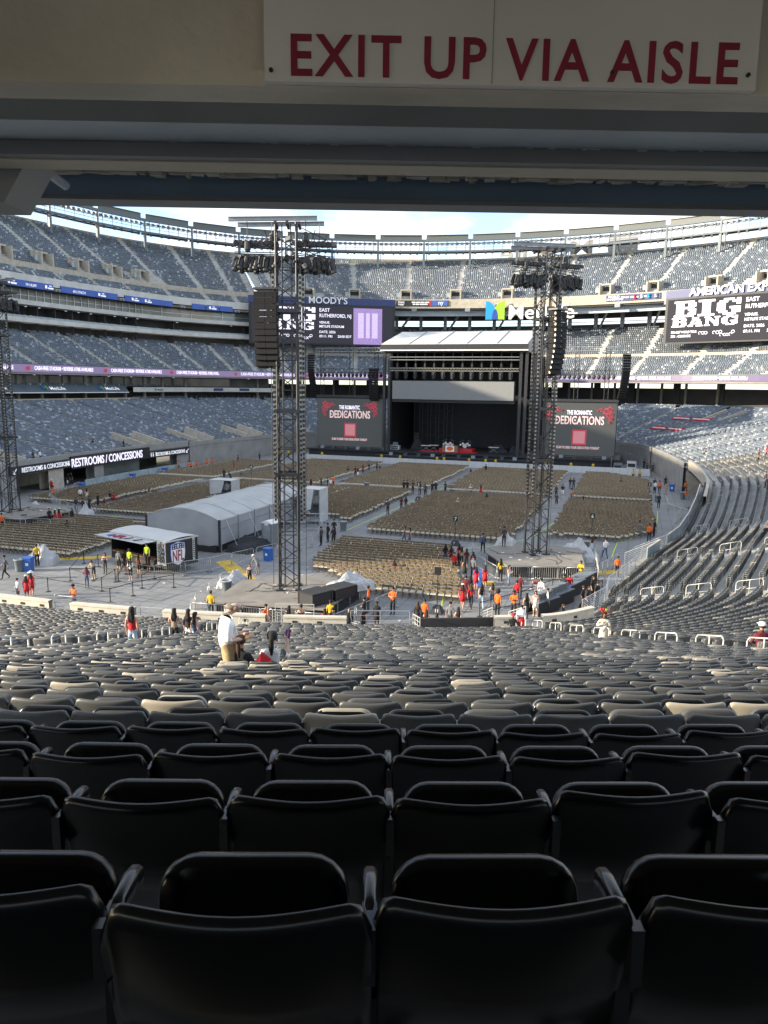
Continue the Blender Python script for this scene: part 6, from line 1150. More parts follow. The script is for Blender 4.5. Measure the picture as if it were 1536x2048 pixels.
# ================================================================ people
def skeleton(pose, belly=1.0):
    J = {}; E = []; rad = {}
    def j(n, p, r): J[n] = Vector(p); rad[n] = r
    j('pelvis', (0, 0, .96), .125); j('waist', (0, 0, 1.10), .118*belly); j('chest', (0, .01, 1.29), .140); j('neck0', (0, -.015, 1.455), .062); j('neck1', (0, .0, 1.52), .052)
    j('head0', (0, .02, 1.585), .072); j('head1', (0, .025, 1.655), .090); j('head2', (0, .005, 1.725), .062); j('nose', (0, .125, 1.635), .014)
    for s, n in ((-1, 'L'), (1, 'R')):
        j('sh'+n, (s*.165, -.01, 1.405), .068); j('el'+n, (s*.215, -.03, 1.125), .046); j('wr'+n, (s*.235, .05, .885), .031); j('palm'+n, (s*.238, .07, .82), .034)
        j('hip'+n, (s*.092, 0, .90), .098); j('kn'+n, (s*.10, .015, .49), .064); j('an'+n, (s*.10, -.015, .085), .043); j('toe'+n, (s*.115, .15, .035), .036)
    def arm(n, el, wr, palm):
        J['el'+n] = Vector(el); J['wr'+n] = Vector(wr); J['palm'+n] = Vector(palm)
    if pose == 'w':
        J['knL'] += Vector((0, .16, .03)); J['anL'] = Vector((-.10, .26, .10)); J['toeL'] = Vector((-.11, .42, .06)); J['knR'] += Vector((0, -.04, 0)); J['anR'] = Vector((.10, -.30, .14)); J['toeR'] = Vector((.11, -.16, .04))
        arm('L', (-.22, -.12, 1.13), (-.23, -.16, .90), (-.23, -.15, .83)); arm('R', (.22, .05, 1.13), (.23, .20, .93), (.23, .25, .87))
    if pose == 'f': arm('L', (-.25, .06, 1.16), (-.02, .20, 1.18), (.07, .19, 1.20)); arm('R', (.25, .06, 1.16), (.02, .23, 1.14), (-.07, .22, 1.15))
    if pose == 'c': arm('L', (-.24, .06, 1.15), (-.10, .24, 1.22), (-.06, .27, 1.28)); arm('R', (.24, .04, 1.15), (.12, .25, 1.20), (.07, .28, 1.25))
    if pose == 'm': arm('R', (.27, -.05, 1.13), (.16, .20, 1.10), (.10, .26, 1.11)); arm('L', (-.24, -.02, 1.13), (-.17, .20, 1.05), (-.10, .25, 1.06)); [J.__setitem__(k, J[k]+Vector((0, d, -.02))) for k, d in (('head0', .03), ('head1', .07), ('head2', .10), ('nose', .06))]; J['nose'].z -= .05
    if pose == 'g': arm('L', (-.25, .02, 1.14), (-.26, .12, .92), (-.25, .16, .86)); arm('R', (.30, .06, 1.20), (.10, .20, 1.34), (.04, .18, 1.38))
    if pose in 'ij':
        dz = -.50
        for k in list(J): J[k] = J[k]+Vector((0, 0, dz))
        for s, n in ((-1, 'L'), (1, 'R')): J['kn'+n] = Vector((s*.12, .44, .47)); J['an'+n] = Vector((s*.12, .46, .085)); J['toe'+n] = Vector((s*.13, .62, .035)); J['hip'+n] = Vector((s*.10, .06, .46)); arm(n, (s*.25, .05, .66), (s*.16, .28, .60), (s*.12, .34, .60))
    if pose == 'j': arm('R', (.27, .12, .74), (.23, .31, .95), (.21, .34, 1.02))
    if pose == 'b':
        piv = Vector((0, 0, .96)); Rm = Matrix.Rotation(R(-48), 3, 'X')
        for k in J:
            if not any(k.startswith(q) for q in ('hip', 'kn', 'an', 'toe', 'pelvis')): J[k] = piv+Rm@(J[k]-piv)
        for s, n in ((-1, 'L'), (1, 'R')): J['el'+n] = J['sh'+n]+Vector((s*.05, .10, -.26)); J['wr'+n] = J['el'+n]+Vector((-s*.02, .12, -.20)); J['palm'+n] = J['wr'+n]+Vector((0, .03, -.06)); J['kn'+n].y += .08
    for a, b, reg in (('pelvis', 'waist', 1), ('waist', 'chest', 1), ('chest', 'neck0', 1), ('neck0', 'neck1', 0), ('neck1', 'head0', 0), ('head0', 'head1', 0), ('head1', 'head2', 0), ('head1', 'nose', 0)): E.append((a, b, reg))
    for n in 'LR': E += [('chest', 'sh'+n, 1), ('sh'+n, 'el'+n, 2), ('el'+n, 'wr'+n, 3), ('wr'+n, 'palm'+n, 0), ('pelvis', 'hip'+n, 4), ('hip'+n, 'kn'+n, 4), ('kn'+n, 'an'+n, 5), ('an'+n, 'toe'+n, 6)]
    for n in 'LR':                                                    # four unequal fingers and a thumb
        s = -1 if n == 'L' else 1; d = (J['palm'+n]-J['wr'+n]).normalized(); a = Vector((s, 0, 0)); a = (a-d*a.dot(d)).normalized(); sd = d.cross(a).normalized()
        for i, ln in enumerate((.060, .072, .078, .068)):
            o = J['palm'+n]+sd*(i-1.5)*.020; j(f'f{n}{i}a', o+d*.035+a*-.004, .0088); j(f'f{n}{i}b', o+d*(.035+ln*.6)-a*.016, .0078); E.append(('palm'+n, f'f{n}{i}a', 0)); E.append((f'f{n}{i}a', f'f{n}{i}b', 0))
        j(f't{n}a', J['palm'+n]-sd*.040-d*.005, .0095); j(f't{n}b', J['palm'+n]-sd*.055+d*.035, .008); E += [('wr'+n, f't{n}a', 0), (f't{n}a', f't{n}b', 0)]
    return J, rad, E
def body_mesh(pose, belly=1.0, sub=1):
    J, rad, E = skeleton(pose, belly); names = list(J); ix = {n: i for i, n in enumerate(names)}
    me = bpy.data.meshes.new('body'); me.from_pydata([tuple(J[n]) for n in names], [(ix[a], ix[b]) for a, b, _ in E], [])
    o = bpy.data.objects.new('tmp', me); COL.objects.link(o); m = o.modifiers.new('skin', 'SKIN'); m.use_smooth_shade = True; m.branch_smoothing = .3
    for n in names:
        sv = me.skin_vertices[0].data[ix[n]]; sv.radius = (rad[n], rad[n]); sv.use_root = (n == 'pelvis')
    sb_ = o.modifiers.new('sub', 'SUBSURF'); sb_.levels = sub; sb_.render_levels = sub
    dg = bpy.context.evaluated_depsgraph_get(); dg.update(); out = bpy.data.meshes.new_from_object(o.evaluated_get(dg)); bpy.data.objects.remove(o)
    nv = len(out.vertices); co_ = np.empty(nv*3); out.vertices.foreach_get('co', co_); co_ = co_.reshape(-1, 3)
    A = np.array([J[a] for a, b, r in E]); B = np.array([J[b] for a, b, r in E]); reg = np.array([r for *_, r in E]); rr = np.array([max(rad[a], rad[b]) for a, b, r in E])
    pc = np.empty(len(out.polygons)*3); out.polygons.foreach_get('center', pc); pc = pc.reshape(-1, 3)
    def near(P):
        AB = B-A; t = np.clip(((P[:, None, :]-A[None])*AB[None]).sum(-1)/np.maximum(1e-9, (AB*AB).sum(-1))[None], 0, 1); d = np.linalg.norm(P[:, None, :]-(A[None]+t[..., None]*AB[None]), axis=-1); return np.argmin(d-rr[None]*.6, axis=1)
    fr_ = reg[near(pc)]; out.materials.clear()
    fr_[(fr_ == 1) & (pc[:, 2] > (1.33 if pose not in 'ij' else .83)) & (pose != 'b')] = 7
    for i in range(8): out.materials.append(MT['white'])
    out.polygons.foreach_set('material_index', fr_.astype(np.int32)); out.polygons.foreach_set('use_smooth', np.ones(len(fr_), bool))
    if pose != 'b':                                                  # flatten the trunk front to back
        vr = reg[near(co_)]; mk = (vr == 1) | ((vr == 4) & (co_[:, 2] > (.80 if pose not in 'ij' else 9)))
        yc = J['chest'].y*.5; co_[mk, 1] = yc+(co_[mk, 1]-yc)*(.78 if belly == 1 else .95); out.vertices.foreach_set('co', co_.ravel())
    out.update(); return out, J
POSES = {p: body_mesh(p) for p in 'swfcijbg'}; POSES['m'] = body_mesh('m', 1.32, 2)
def shell(rings): return MB().loft(rings)
def ring_(cx, cy, z, rx_, ry_, n=12): return [(cx+rx_*math.cos(2*math.pi*i/n), cy+ry_*math.sin(2*math.pi*i/n), z) for i in range(n)]
hair = {
 's': shell([ring_(0, -.015, -.03, .088, .095), ring_(0, -.015, .04, .100, .112), ring_(0, -.01, .09, .080, .09), ring_(0, -.01, .115, .03, .035)]),
 'l': shell([[(x+.018*math.sin(7*i+j), y+.01*math.cos(5*i), z+(.03*math.sin(3*i) if j == 0 else 0)) for i, (x, y, z) in enumerate(rg)] for j, rg in enumerate([ring_(0, -.085, -.40, .085, .022, 14), ring_(0, -.10, -.27, .125, .038, 14), ring_(0, -.085, -.13, .112, .055, 14), ring_(0, -.055, -.03, .095, .075, 14)])]+[ring_(0, -.02, .04, .099, .108, 14), ring_(0, -.012, .085, .080, .088, 14), ring_(0, -.01, .108, .03, .035, 14)]),
 'b': shell([ring_(0, -.03, -.05, .085, .085), ring_(0, -.035, -.01, .093, .092), ring_(0, -.04, .02, .08, .08)]),
 'a': MB().ico((0, -.01, .05), .17, sub=2),
 'c': shell([ring_(0, -.015, -.02, .090, .098), ring_(0, -.012, .05, .104, .114), ring_(0, -.01, .10, .085, .095), ring_(0, -.01, .125, .03, .035)]).loft([[(-.08, .08, .035), (.08, .08, .035), (.08, .08, .05), (-.08, .08, .05)], [(-.06, .20, .02), (.06, .20, .02), (.06, .20, .03), (-.06, .20, .03)]]),
 'f': shell([ring_(0, 0, .035, .21, .24), ring_(0, 0, .05, .22, .25), ring_(0, 0, .06, .10, .115), ring_(0, 0, .15, .085, .11), ring_(0, 0, .17, .05, .08)]),
}
hair['w'] = hair['c']
hair['p'] = shell([ring_(0, -.015, -.03, .088, .095), ring_(0, -.015, .04, .100, .112), ring_(0, -.01, .09, .080, .09), ring_(0, -.01, .115, .03, .035)]).loft([ring_(0, -.12, .06, .03, .03, 8), ring_(0, -.16, 0, .045, .035, 8), ring_(0, -.15, -.15, .05, .035, 8), ring_(0, -.13, -.30, .02, .015, 8)])
HM = {k: v.mesh('hair', 'black', True) for k, v in hair.items()}; HM['l2'] = HM['l']
skirt_m = shell([ring_(0, 0, .60, .21, .19, 14), ring_(0, 0, .80, .185, .165, 14), ring_(0, 0, 1.0, .155, .125, 14), ring_(0, .005, 1.12, .135, .105, 14)]).mesh('skirt', 'red', True)
COLS = dict(k=(.014, .015, .017), o=(.80, .13, .012), r=(.46, .012, .022), m=(.13, .012, .022), w=(.72, .72, .70), y=(.62, .40, .015), g=(.16, .165, .17), n=(.025, .035, .06), b=(.06, .10, .18), t=(.36, .27, .17), c=(.62, .56, .42), p=(.60, .22, .28), e=(.45, .62, .02), L=(.38, .48, .58), d=(.05, .052, .058), h=(.38, .29, .15))
SK = [None, (.52, .31, .22), (.42, .24, .16), (.16, .085, .055)]
CN = dict(k='black', o='orange', r='red', m='maroon', w='white', y='yellow', g='grey', n='navy', b='denim blue', t='tan', c='cream', p='pink', e='neon yellow', L='pale blue', d='dark grey', h='khaki')
hcol = [(.02, .014, .010), (.05, .028, .014), (.012, .010, .009)]
def person(x, y, z, h, code, face, label, group=None, hairc=None):
    pose, hr, sl, lg, sk, tp, bt_ = code.split(); me, J = POSES[pose]; sk = cloth(SK[int(sk)], .55); top = cloth(COLS[tp]); bot = cloth(COLS[bt_]); sc = h/1.76
    o = link('person', me, None, (x, y, z), R(face)); o.scale = (sc*(.94 if hr == 'l' else 1), sc, sc)
    sl_m = [sk, top, top if sl in 'sl' else sk, top if sl == 'l' else sk, bot if lg != 'd' else bot, bot if lg == 'p' else sk, cloth(COLS['k'] if lg == 'p' else COLS['w']), sk if sl == 'n' else top]
    for i, m in enumerate(sl_m): o.material_slots[i].link = 'OBJECT'; o.material_slots[i].material = m
    tag(o, label, 'person', group)
    hd = link('hat' if hr in 'cwf' else 'hair', HM[hr], o, tuple(J['head1'])); 
    if pose in 'bm': hd.rotation_euler = (R(-40 if pose == 'b' else -18), 0, 0)
    hd.material_slots[0].link = 'OBJECT'; hd.material_slots[0].material = cloth(hairc or (COLS['w'] if hr in 'wf' else (COLS['k'] if hr == 'c' else hcol[int(abs(x*7)) % 3])))
    if hr == 'w' or hr == 'f' or (hr == 'c' and tp in 'mr'):
        h2 = link('hair', HM['l'] if lg == 'd' else HM['b'], o, tuple(J['head1'])); h2.material_slots[0].link = 'OBJECT'; h2.material_slots[0].material = cloth(hcol[0])
    if lg == 'd' and pose in 'swcfg': s_ = link('skirt', skirt_m, o); s_.material_slots[0].link = 'OBJECT'; s_.material_slots[0].material = bot
    return o
PEOPLE = [
 (-9.53, 40.73, 0, 1.8, 'w s s p 2 d k', 150, 'walking past the grey bin at the left'),
 (-4.76, 37.06, 0, 1.45, 's s s o 1 L n', 170, 'as a child beside the two women in white hats'),
 (-4.24, 37.27, 0, 1.65, 's w s d 1 r r', 20, 'wearing a small white hat at the queue end'),
 (-4.55, 38.02, 0, 1.68, 's f s d 1 r r', 10, 'wearing a white cowboy hat near the child'),
 (2.09, 34.45, 0.6, 1.78, 'c c s p 2 o k', 175, 'standing at the stair gate on the stand front'),
 (-3.61, 42.96, 0, 1.6, 'b l n o 1 t d', 60, 'crouching inside the trailer queue'),
 (-2.53, 40.95, 0, 1.6, 'b l s p 1 m b', 40, 'leaning forward inside the trailer queue'),
 (-3.89, 44.55, 0, 1.65, 'c l n p 1 k d', 200, 'waiting with arms folded in the trailer queue'),
 (-0.92, 43.63, 0, 1.65, 'c l l o 1 w k', 190, 'in a white hoodie holding her head before the trailer'),
 (-3.44, 45.53, 0, 1.75, 's s s o 1 g k', 0, 'at the left end of the trailer counter'),
 (-3.06, 45.79, 0, 1.65, 's l s o 1 k k', 0, 'at the middle of the trailer counter'),
 (-1.44, 45.3, 0, 1.62, 's l n o 1 m k', 0, 'in boots at the trailer counter'),
 (-1.12, 46.01, 0, 1.65, 's l s o 1 k m', 10, 'at the right end of the trailer counter'),
 (-0.92, 43.58, 0.8, 1.6, 's s s p 3 e k', 180, 'serving low inside the trailer'),
 (-0.49, 45.03, 0.8, 1.75, 's s s p 2 e k', 180, 'in a neon vest serving inside the trailer'),
 (-10.22, 44.5, 0, 1.8, 's s s p 3 y k', 30, 'in a yellow jacket beside the grey tarpaulin peak'),
 (-23.62, 54.29, 0, 1.78, 's s s p 1 o k', 0, 'by the barrier of the far left deck'),
 (-22.02, 58.65, 0, 1.7, 's s s p 2 k k', 60, 'pushing a dark stroller'),
 (-21.39, 58.77, 0, 1.62, 's w n d 1 r r', 0, 'beside the stroller, nearer to it'),
 (-21.38, 59.31, 0, 1.64, 's w n d 1 r r', 10, 'beside the stroller, farther from it'),
 (-19.99, 59.5, 0, 1.7, 's l l o 1 k k', 180, 'alone on the left cross aisle'),
 (-17.6, 56.09, 0, 1.7, 'i s s p 3 k k', 0, 'on a folding chair by the left aisle'),
 (-24.5, 65.27, 0, 1.75, 's s s o 2 n k', 200, 'in a guard trio, nearest the barrier'),
 (-23.1, 64.72, 0, 1.8, 's s s p 2 n k', 180, 'in the middle of a guard trio'),
 (-23.48, 66.19, 0, 1.85, 's s s p 2 n k', 170, 'tallest of a guard trio'),
 (-24.37, 68.65, 0, 1.75, 's s s p 1 k k', 90, 'beside the seated pair in red'),
 (-23.42, 68.57, 0, 1.7, 'i l s p 1 r w', 0, 'on a folding chair by the left aisle'),
 (-25.65, 73.01, 0, 1.7, 'i s s p 1 r r', 0, 'sitting far back in the left chair block'),
 (-26.65, 73.54, 0, 1.7, 'i s s p 1 k k', 0, 'sitting next to a red shirt in the left chair block'),
 (-29.27, 71.51, 0, 1.75, 's s s p 1 w k', 30, 'at the barrier of the left aisle'),
 (-28.77, 72.04, 0, 1.65, 's l n d 1 c c', 40, 'in a pale dress at the left chair block'),
 (-38.09, 76.46, 0, 1.75, 's w l p 1 r k', 10, 'in a white cap near the concourse opening'),
 (-33.07, 71.3, 0, 1.75, 's s s p 2 o g', 20, 'just below the concourse opening'),
 (-24.04, 77.7, 0, 1.7, 'i l n p 1 t k', 0, 'with long hair amid the left chair block'),
 (-43.41, 82.63, 0, 1.75, 's s s p 2 k k', 180, 'of the staff group, at the concourse pier'),
 (-42.56, 82.36, 0, 1.75, 's s s p 1 k k', 190, 'of the staff group, second from the concourse pier'),
 (-42.26, 82.5, 0, 1.75, 's s s p 2 k k', 150, 'of the staff group, third from the concourse pier'),
 (-40.75, 82.53, 0, 1.75, 's s s p 2 k k', 200, 'of the staff group, before the blue bins'),
 (-40.5, 82.83, 0, 1.8, 's s s p 1 k k', 170, 'of the staff group, next to the blue bins'),
 (-36.93, 103.38, 0, 1.75, 'w s s p 1 o k', 90, 'by the end of the floor barrier'),
 (-35.19, 103.31, 0, 1.75, 's s s p 1 o k', 180, 'in a pair of stewards along the left wall'),
 (-34.76, 103.52, 0, 1.75, 's s s p 2 o k', 200, 'leaning in a pair of stewards at the left wall'),
 (-34.34, 104.61, 0, 1.75, 's s s p 1 o k', 180, 'alone on the left wall barrier'),
 (-34.67, 108.15, 0, 1.75, 's s s p 1 o k', 180, 'of two stewards by the corner wall, nearer the field'),
 (-34.38, 109.25, 0, 1.75, 's s s p 2 o k', 170, 'of two stewards by the corner wall, nearer the stage'),
 (-28.64, 106.43, 0, 1.75, 's s s p 1 r k', 100, 'near the corner wall barrier'),
 (-33.03, 115.61, 0, 1.78, 's s s p 2 n k', 150, 'against the corner wall'),
 (-32.13, 121.9, 0, 1.75, 's s s p 2 d k', 0, 'below the corner wall'),
 (-24.38, 96.26, 0, 1.75, 's s s p 2 k k', 30, 'in the cross aisle behind the wrapped camera riser'),
 (-22.19, 94.39, 0, 1.75, 'b s s p 2 k k', 60, 'bending over the left cross aisle bin'),
 (-22.45, 97.9, 0, 1.75, 'i s s p 2 d k', 0, 'sitting in the chairs past the wrapped camera riser'),
 (-6.89, 92.04, 0, 1.7, 's l s o 1 k k', 90, 'at the crossing of the middle aisles'),
 (-6.05, 92.32, 0, 1.78, 's s s p 2 k k', 100, 'beside the white shirt at the aisle crossing'),
 (-5.65, 92.42, 0, 1.72, 's s s o 1 w r', 10, 'in a white top at the aisle crossing'),
 (-6.17, 94.56, 0, 1.8, 's s s p 2 o k', 190, 'at the aisle crossing'),
 (-7.68, 90.5, 0, 1.7, 's l s p 1 m k', 0, 'behind the left tower at the aisle crossing'),
 (-7.85, 107.77, 0, 1.75, 's s s p 1 m k', 20, 'walking up the central aisle to the stage'),
 (-6.97, 106.55, 0, 1.6, 's l s d 1 k w', 10, 'in a white skirt on the central aisle'),
 (-7.88, 111.24, 0, 1.65, 's l s p 1 r k', 0, 'on the central aisle'),
 (-10.17, 110.49, 0, 1.7, 'i s s p 3 k r', 0, 'sitting near the central aisle'),
 (-9.22, 117.84, 0, 1.72, 's s s p 1 g k', 0, 'at the barricade end of the central aisle'),
 (-7.17, 116.05, 0, 1.72, 's s s p 2 b k', 180, 'in a blue top before the barricade'),
 (-6.62, 115.99, 0, 1.75, 's s s p 3 t k', 190, 'in a tan top before the barricade'),
 (10.45, 119.65, 0, 1.75, 's s s p 3 k k', 170, 'with a cap before the barricade'),
 (8.57, 116.76, 0, 1.7, 'i l s p 1 r k', 0, 'sitting in the front chairs before the barricade'),
 (35.13, 139.34, 0, 1.78, 's s s p 2 k k', 200, 'in the gap between stage and right wall'),
 (35.56, 133.23, 0, 1.75, 's s s p 2 d k', 180, 'at the right end of the barricade, outermost'),
 (36.45, 133.65, 0, 1.75, 's s s p 2 d k', 160, 'by the right wall near the stage'),
 (36.07, 125.79, 0, 1.75, 's s s p 1 d g', 190, 'in grey trousers by the right wall'),
 (36.28, 110.97, 0, 1.75, 's s s p 2 k k', 10, 'with a cap behind the white shirt'),
 (36.26, 107.32, 0, 1.75, 's s s p 1 w k', 20, 'in a white shirt on the right aisle'),
 (36.84, 107.57, 0, 1.82, 's s s p 3 o k', 180, 'on the right aisle beside the white shirt'),
 (37.83, 113.79, 0, 1.8, 's s s p 3 k k', 170, 'with hands clasped on the right aisle'),
 (37.65, 106.63, 0, 1.7, 's s s p 2 t t', 180, 'in beige uniform on the right aisle'),
 (36.41, 93.94, 0, 1.82, 's s s p 2 n k', 200, 'in guard uniform on the right aisle'),
 (40.25, 109.1, 0, 1.75, 's s s p 3 o k', 180, 'behind the seated steward at the tunnel'),
 (39.87, 100.93, 0.35, 1.7, 'i s s p 2 o g', 200, 'leaning back by the tunnel bins'),
 (40.94, 94.99, 0, 1.7, 's l s p 1 k k', 180, 'on the tunnel ramp, farther up'),
 (41.76, 94.98, 0, 1.75, 's s s p 1 k k', 190, 'on the tunnel ramp, by the railing'),
 (43.12, 93.7, 0, 1.65, 's l s d 1 t t', 200, 'in a tan outfit beside the tunnel pillar'),
 (34.12, 74.43, 0, 1.72, 'c c s o 3 g g', 150, 'in grey shorts photographing at the right chairs'),
 (34.93, 69.98, 0.4, 1.85, 's s s p 3 o k', 20, 'broad, at the top of the field stair'),
 (35.49, 75.1, 0, 1.8, 's s s p 2 k k', 60, 'reaching an arm out behind the steward at the stair'),
 (31.37, 63.71, 0, 1.8, 'w s s p 1 w b', 30, 'in a white shirt and jeans walking on the right floor'),
 (30.25, 64.33, 0, 1.68, 's l n d 2 L L', 10, 'in a pale dress by the number six sign'),
 (31.71, 113.25, 0, 1.7, 'i s s p 2 d k', 0, 'sitting alone in the right chair block'),
 (7.2, 61.09, 0, 1.82, 's s s p 2 k k', 150, 'of the four officers, holding a case'),
 (7.21, 59.5, 0, 1.78, 's s s p 2 d k', 80, 'of the four officers, nearest the barrier'),
 (8.37, 59.58, 0, 1.85, 's s s p 2 k k', 10, 'of the four officers, with white back print'),
 (6.89, 63.29, 0, 1.8, 's s s p 1 k k', 200, 'of the four officers, by the grey bin'),
 (7.66, 77.07, 0, 1.8, 's s s p 2 d k', 170, 'as a lone officer on the central aisle'),
 (8.36, 79.86, 0, 1.68, 's l s p 1 m k', 30, 'of a couple walking on the central aisle'),
 (8.76, 80.31, 0, 1.7, 's l s p 1 k b', 20, 'in jeans, of a couple on the central aisle'),
 (13.88, 63.19, 0, 1.7, 'w l n p 1 k b', 100, 'with ginger hair crossing behind the front block'),
 (14.58, 62.44, 0, 1.7, 'w l n p 1 d b', 100, 'with brown hair crossing behind the front block'),
 (16.42, 52.18, 0, 1.7, 'i l s p 3 m k', 0, 'sitting alone in the front chair block'),
 (6.9, 48.36, 0, 1.75, 'b w l p 2 g g', 70, 'as a worker bending at the blue bin'),
 (7.8, 45.42, 0, 1.65, 's l n o 1 k k', 200, 'beside the plastic sheet by the yellow ramp'),
 (19.38, 42.67, 0, 1.83, 'f s s p 2 o k', 175, 'with folded arms before the front chairs'),
 (17.83, 42.44, 0, 1.8, 's s s p 3 o k', 100, 'by the white plastic sheet'),
 (18.42, 40.1, 0, 1.75, 'f c s p 2 k k', 90, 'with crossed arms by the left barrier corner'),
 (19.33, 39.74, 0, 1.7, 's s l d 3 k k', 190, 'in a long black dress on the lit floor'),
 (16.77, 38.8, 0, 1.75, 's s s p 3 y k', 10, 'in a yellow jacket behind the left deck barrier'),
 (16.71, 34.87, 0.9, 1.68, 's c n p 1 m k', 10, 'with long cap on the stand wall'),
 (16.19, 34.48, 0.9, 1.68, 's l n p 2 k k', 0, 'in black on the stand wall'),
 (13.63, 36.74, 0, 1.75, 's s s p 1 o k', 60, 'bald headed behind the pale stair rail'),
 (18.36, 37.71, 0, 1.75, 's b l p 1 k k', 200, 'bald and dark suited at the barrier'),
 (19.06, 38.19, 0, 1.6, 's l n p 1 k k', 10, 'with bare shoulders at the stand front'),
 (17.09, 37.23, 0.1, 1.62, 's l s p 1 r k', 0, 'in red lace by the yellow jacket'),
 (17.52, 37.39, 0.1, 1.68, 's s s p 1 d k', 0, 'in grey by the yellow jacket'),
 (9.23, 37.97, 0, 1.78, 's s s p 3 y k', 10, 'in a yellow jacket inside the left barriers'),
 (4.41, 93.7, 0, 1.82, 's s s p 2 k k', 180, 'of the officer line, by the yellow chairs'),
 (4.79, 94.04, 0, 1.8, 's s s p 2 k k', 200, 'of the officer line, arms folded'),
 (5.66, 93.68, 0, 1.82, 'c s s p 2 k k', 170, 'of the officer line, holding a phone'),
 (6.78, 93.38, 0, 1.78, 's s s p 2 k k', 120, 'of the officer line, side on'),
 (8.07, 91.18, 0, 1.85, 's s s p 2 d k', 10, 'of the officer line, standing in the aisle'),
 (8.28, 93.88, 0, 1.8, 's s s p 2 k k', 190, 'of the officer line, left of the white cap'),
 (8.57, 94.58, 0, 1.8, 's w s p 2 k k', 180, 'of the officer line, with a white cap'),
 (9.83, 94.74, 0, 1.78, 'c s s p 2 k k', 160, 'of the officer line, at the bin'),
 (12.66, 97.25, 0, 1.7, 'i w s p 1 w k', 0, 'with white hat sitting beyond the cross aisle'),
 (14.6, 94.63, 0, 1.65, 's l n d 1 r r', 20, 'in a red dress on the cross aisle'),
 (16.23, 90.24, 0, 1.65, 'i l s p 1 m w', 0, 'sitting on the cross aisle chairs'),
 (13.85, 84.65, 0, 1.7, 'i w n p 1 c p', 0, 'in pink shorts sitting in the middle block'),
 (19.25, 56.79, 0, 1.7, 'w l s p 1 k b', 20, 'in jeans leading the crowd at the front block'),
 (19.82, 56.46, 0, 1.65, 's l s p 1 m k', 10, 'second in the crowd at the front block'),
 (20.28, 57.3, 0, 1.68, 's l s o 1 r k', 0, 'in red beside the number seven sign'),
 (20.64, 53.99, 0, 1.75, 's s s o 1 r k', 10, 'as a man in red tee within the crowd'),
 (20.87, 54.37, 0, 1.65, 's l s p 1 k k', 0, 'in dark clothes beside the red tee man'),
 (20.65, 56.59, 0, 1.65, 's l n o 2 t k', 350, 'with brown hair in the crowd'),
 (21.2, 55.88, 0, 1.68, 's l s p 1 m d', 0, 'walking behind the crowd in maroon'),
 (21.75, 52.71, 0, 1.62, 's l n d 2 k k', 0, 'in a dark patterned dress in the crowd'),
 (22.34, 52.9, 0, 1.82, 's s s p 2 g k', 0, 'as a tall man in grey in the crowd'),
 (21.88, 55.1, 0, 1.66, 's l s p 1 m k', 10, 'half hidden behind the tall grey man'),
 (23.1, 50.34, 0, 1.68, 's l s d 1 r r', 0, 'in a red dress left of the blue bin'),
 (23.62, 50.94, 0, 1.66, 's l s d 1 r r', 350, 'in a red dress right of the blue bin'),
 (22.99, 47.36, 0, 1.74, 's c s p 2 m d', 0, 'in a blue cap and faded red shirt'),
 (23.2, 45.5, 0, 1.68, 'w w s d 1 r r', 0, 'in a jersey dress with white hat'),
 (23.74, 45.58, 0, 1.68, 'w l s p 1 r k', 0, 'in a numbered red jersey'),
 (23.21, 47.77, 0, 1.66, 's l s p 1 k m', 0, 'between the jerseys and the red dresses'),
 (24.38, 45.8, 0, 1.72, 'w l n p 1 k L', 20, 'in pale jeans walking to the crowd'),
 (24.97, 46.48, 0, 1.64, 's l n o 1 t b', 10, 'with dark hair before the queue'),
 (25.81, 43.53, 0.25, 1.78, 's a s p 3 o k', 160, 'with an afro on the zigzag stair'),
 (26.77, 43.74, 0.25, 1.82, 'c c s p 3 o k', 170, 'holding a phone on the zigzag stair'),
 (26.37, 47.53, 0, 1.68, 's c s p 2 r g', 0, 'in a red tee in the table queue'),
 (26.39, 48.88, 0, 1.76, 's s s p 2 m d', 0, 'in maroon in the table queue'),
 (27.36, 49.43, 0, 1.65, 's l n d 1 r w', 190, 'in red and white taking a photo'),
 (27.85, 48.38, 0, 1.78, 's s s p 1 w w', 160, 'all in white in the table queue'),
 (24.35, 53.14, 0, 1.75, 's l s p 3 y k', 20, 'in a yellow jacket at the right deck barrier'),
 (25.2, 51.73, 0, 1.66, 'c l n o 1 w L', 250, 'in denim shorts by the right deck barrier'),
 (27.4, 44.74, 0, 1.68, 's l n p 1 k k', 20, 'with a backpack at the tables'),
 (27.85, 45.6, 0, 1.66, 's l n d 2 w w', 180, 'in a white top at the tables'),
 (28.5, 46.39, 0, 1.68, 's s s p 2 w k', 100, 'in white beside the stock boxes'),
 (21.6, 40.57, 0, 1.68, 's l l d 1 k k', 10, 'in a short black dress at the stand front'),
 (21.91, 40.99, 0, 1.75, 's s s p 2 o k', 170, 'facing the black dress at the stand front'),
 (22.46, 39.35, 0, 1.64, 's l n d 1 r r', 0, 'with a sash at the stand front'),
 (22.27, 38.98, 0, 1.58, 's l s p 1 k k', 0, 'small, at the stand front beside the sash'),
 (23.16, 39.05, 0, 1.6, 's l s d 1 m m', 0, 'below the number eleven sign'),
 (23.49, 40.87, 0, 1.8, 's s s p 1 g d', 0, 'in a grey printed tee carrying a bag'),
 (24.12, 40.22, 0, 1.72, 's l n p 1 k d', 0, 'in a black tank top with a red bag'),
 (21.3, 62.04, 0, 1.78, 'w s l p 2 b k', 20, 'in a denim jacket by the right deck steps'),
 (23.23, 61.14, 0.9, 1.75, 's s s p 2 d k', 20, 'on the back of the right deck'),
 (24.74, 90.1, 0, 1.72, 's s s o 2 d k', 170, 'with a cap on the right aisle, in shorts'),
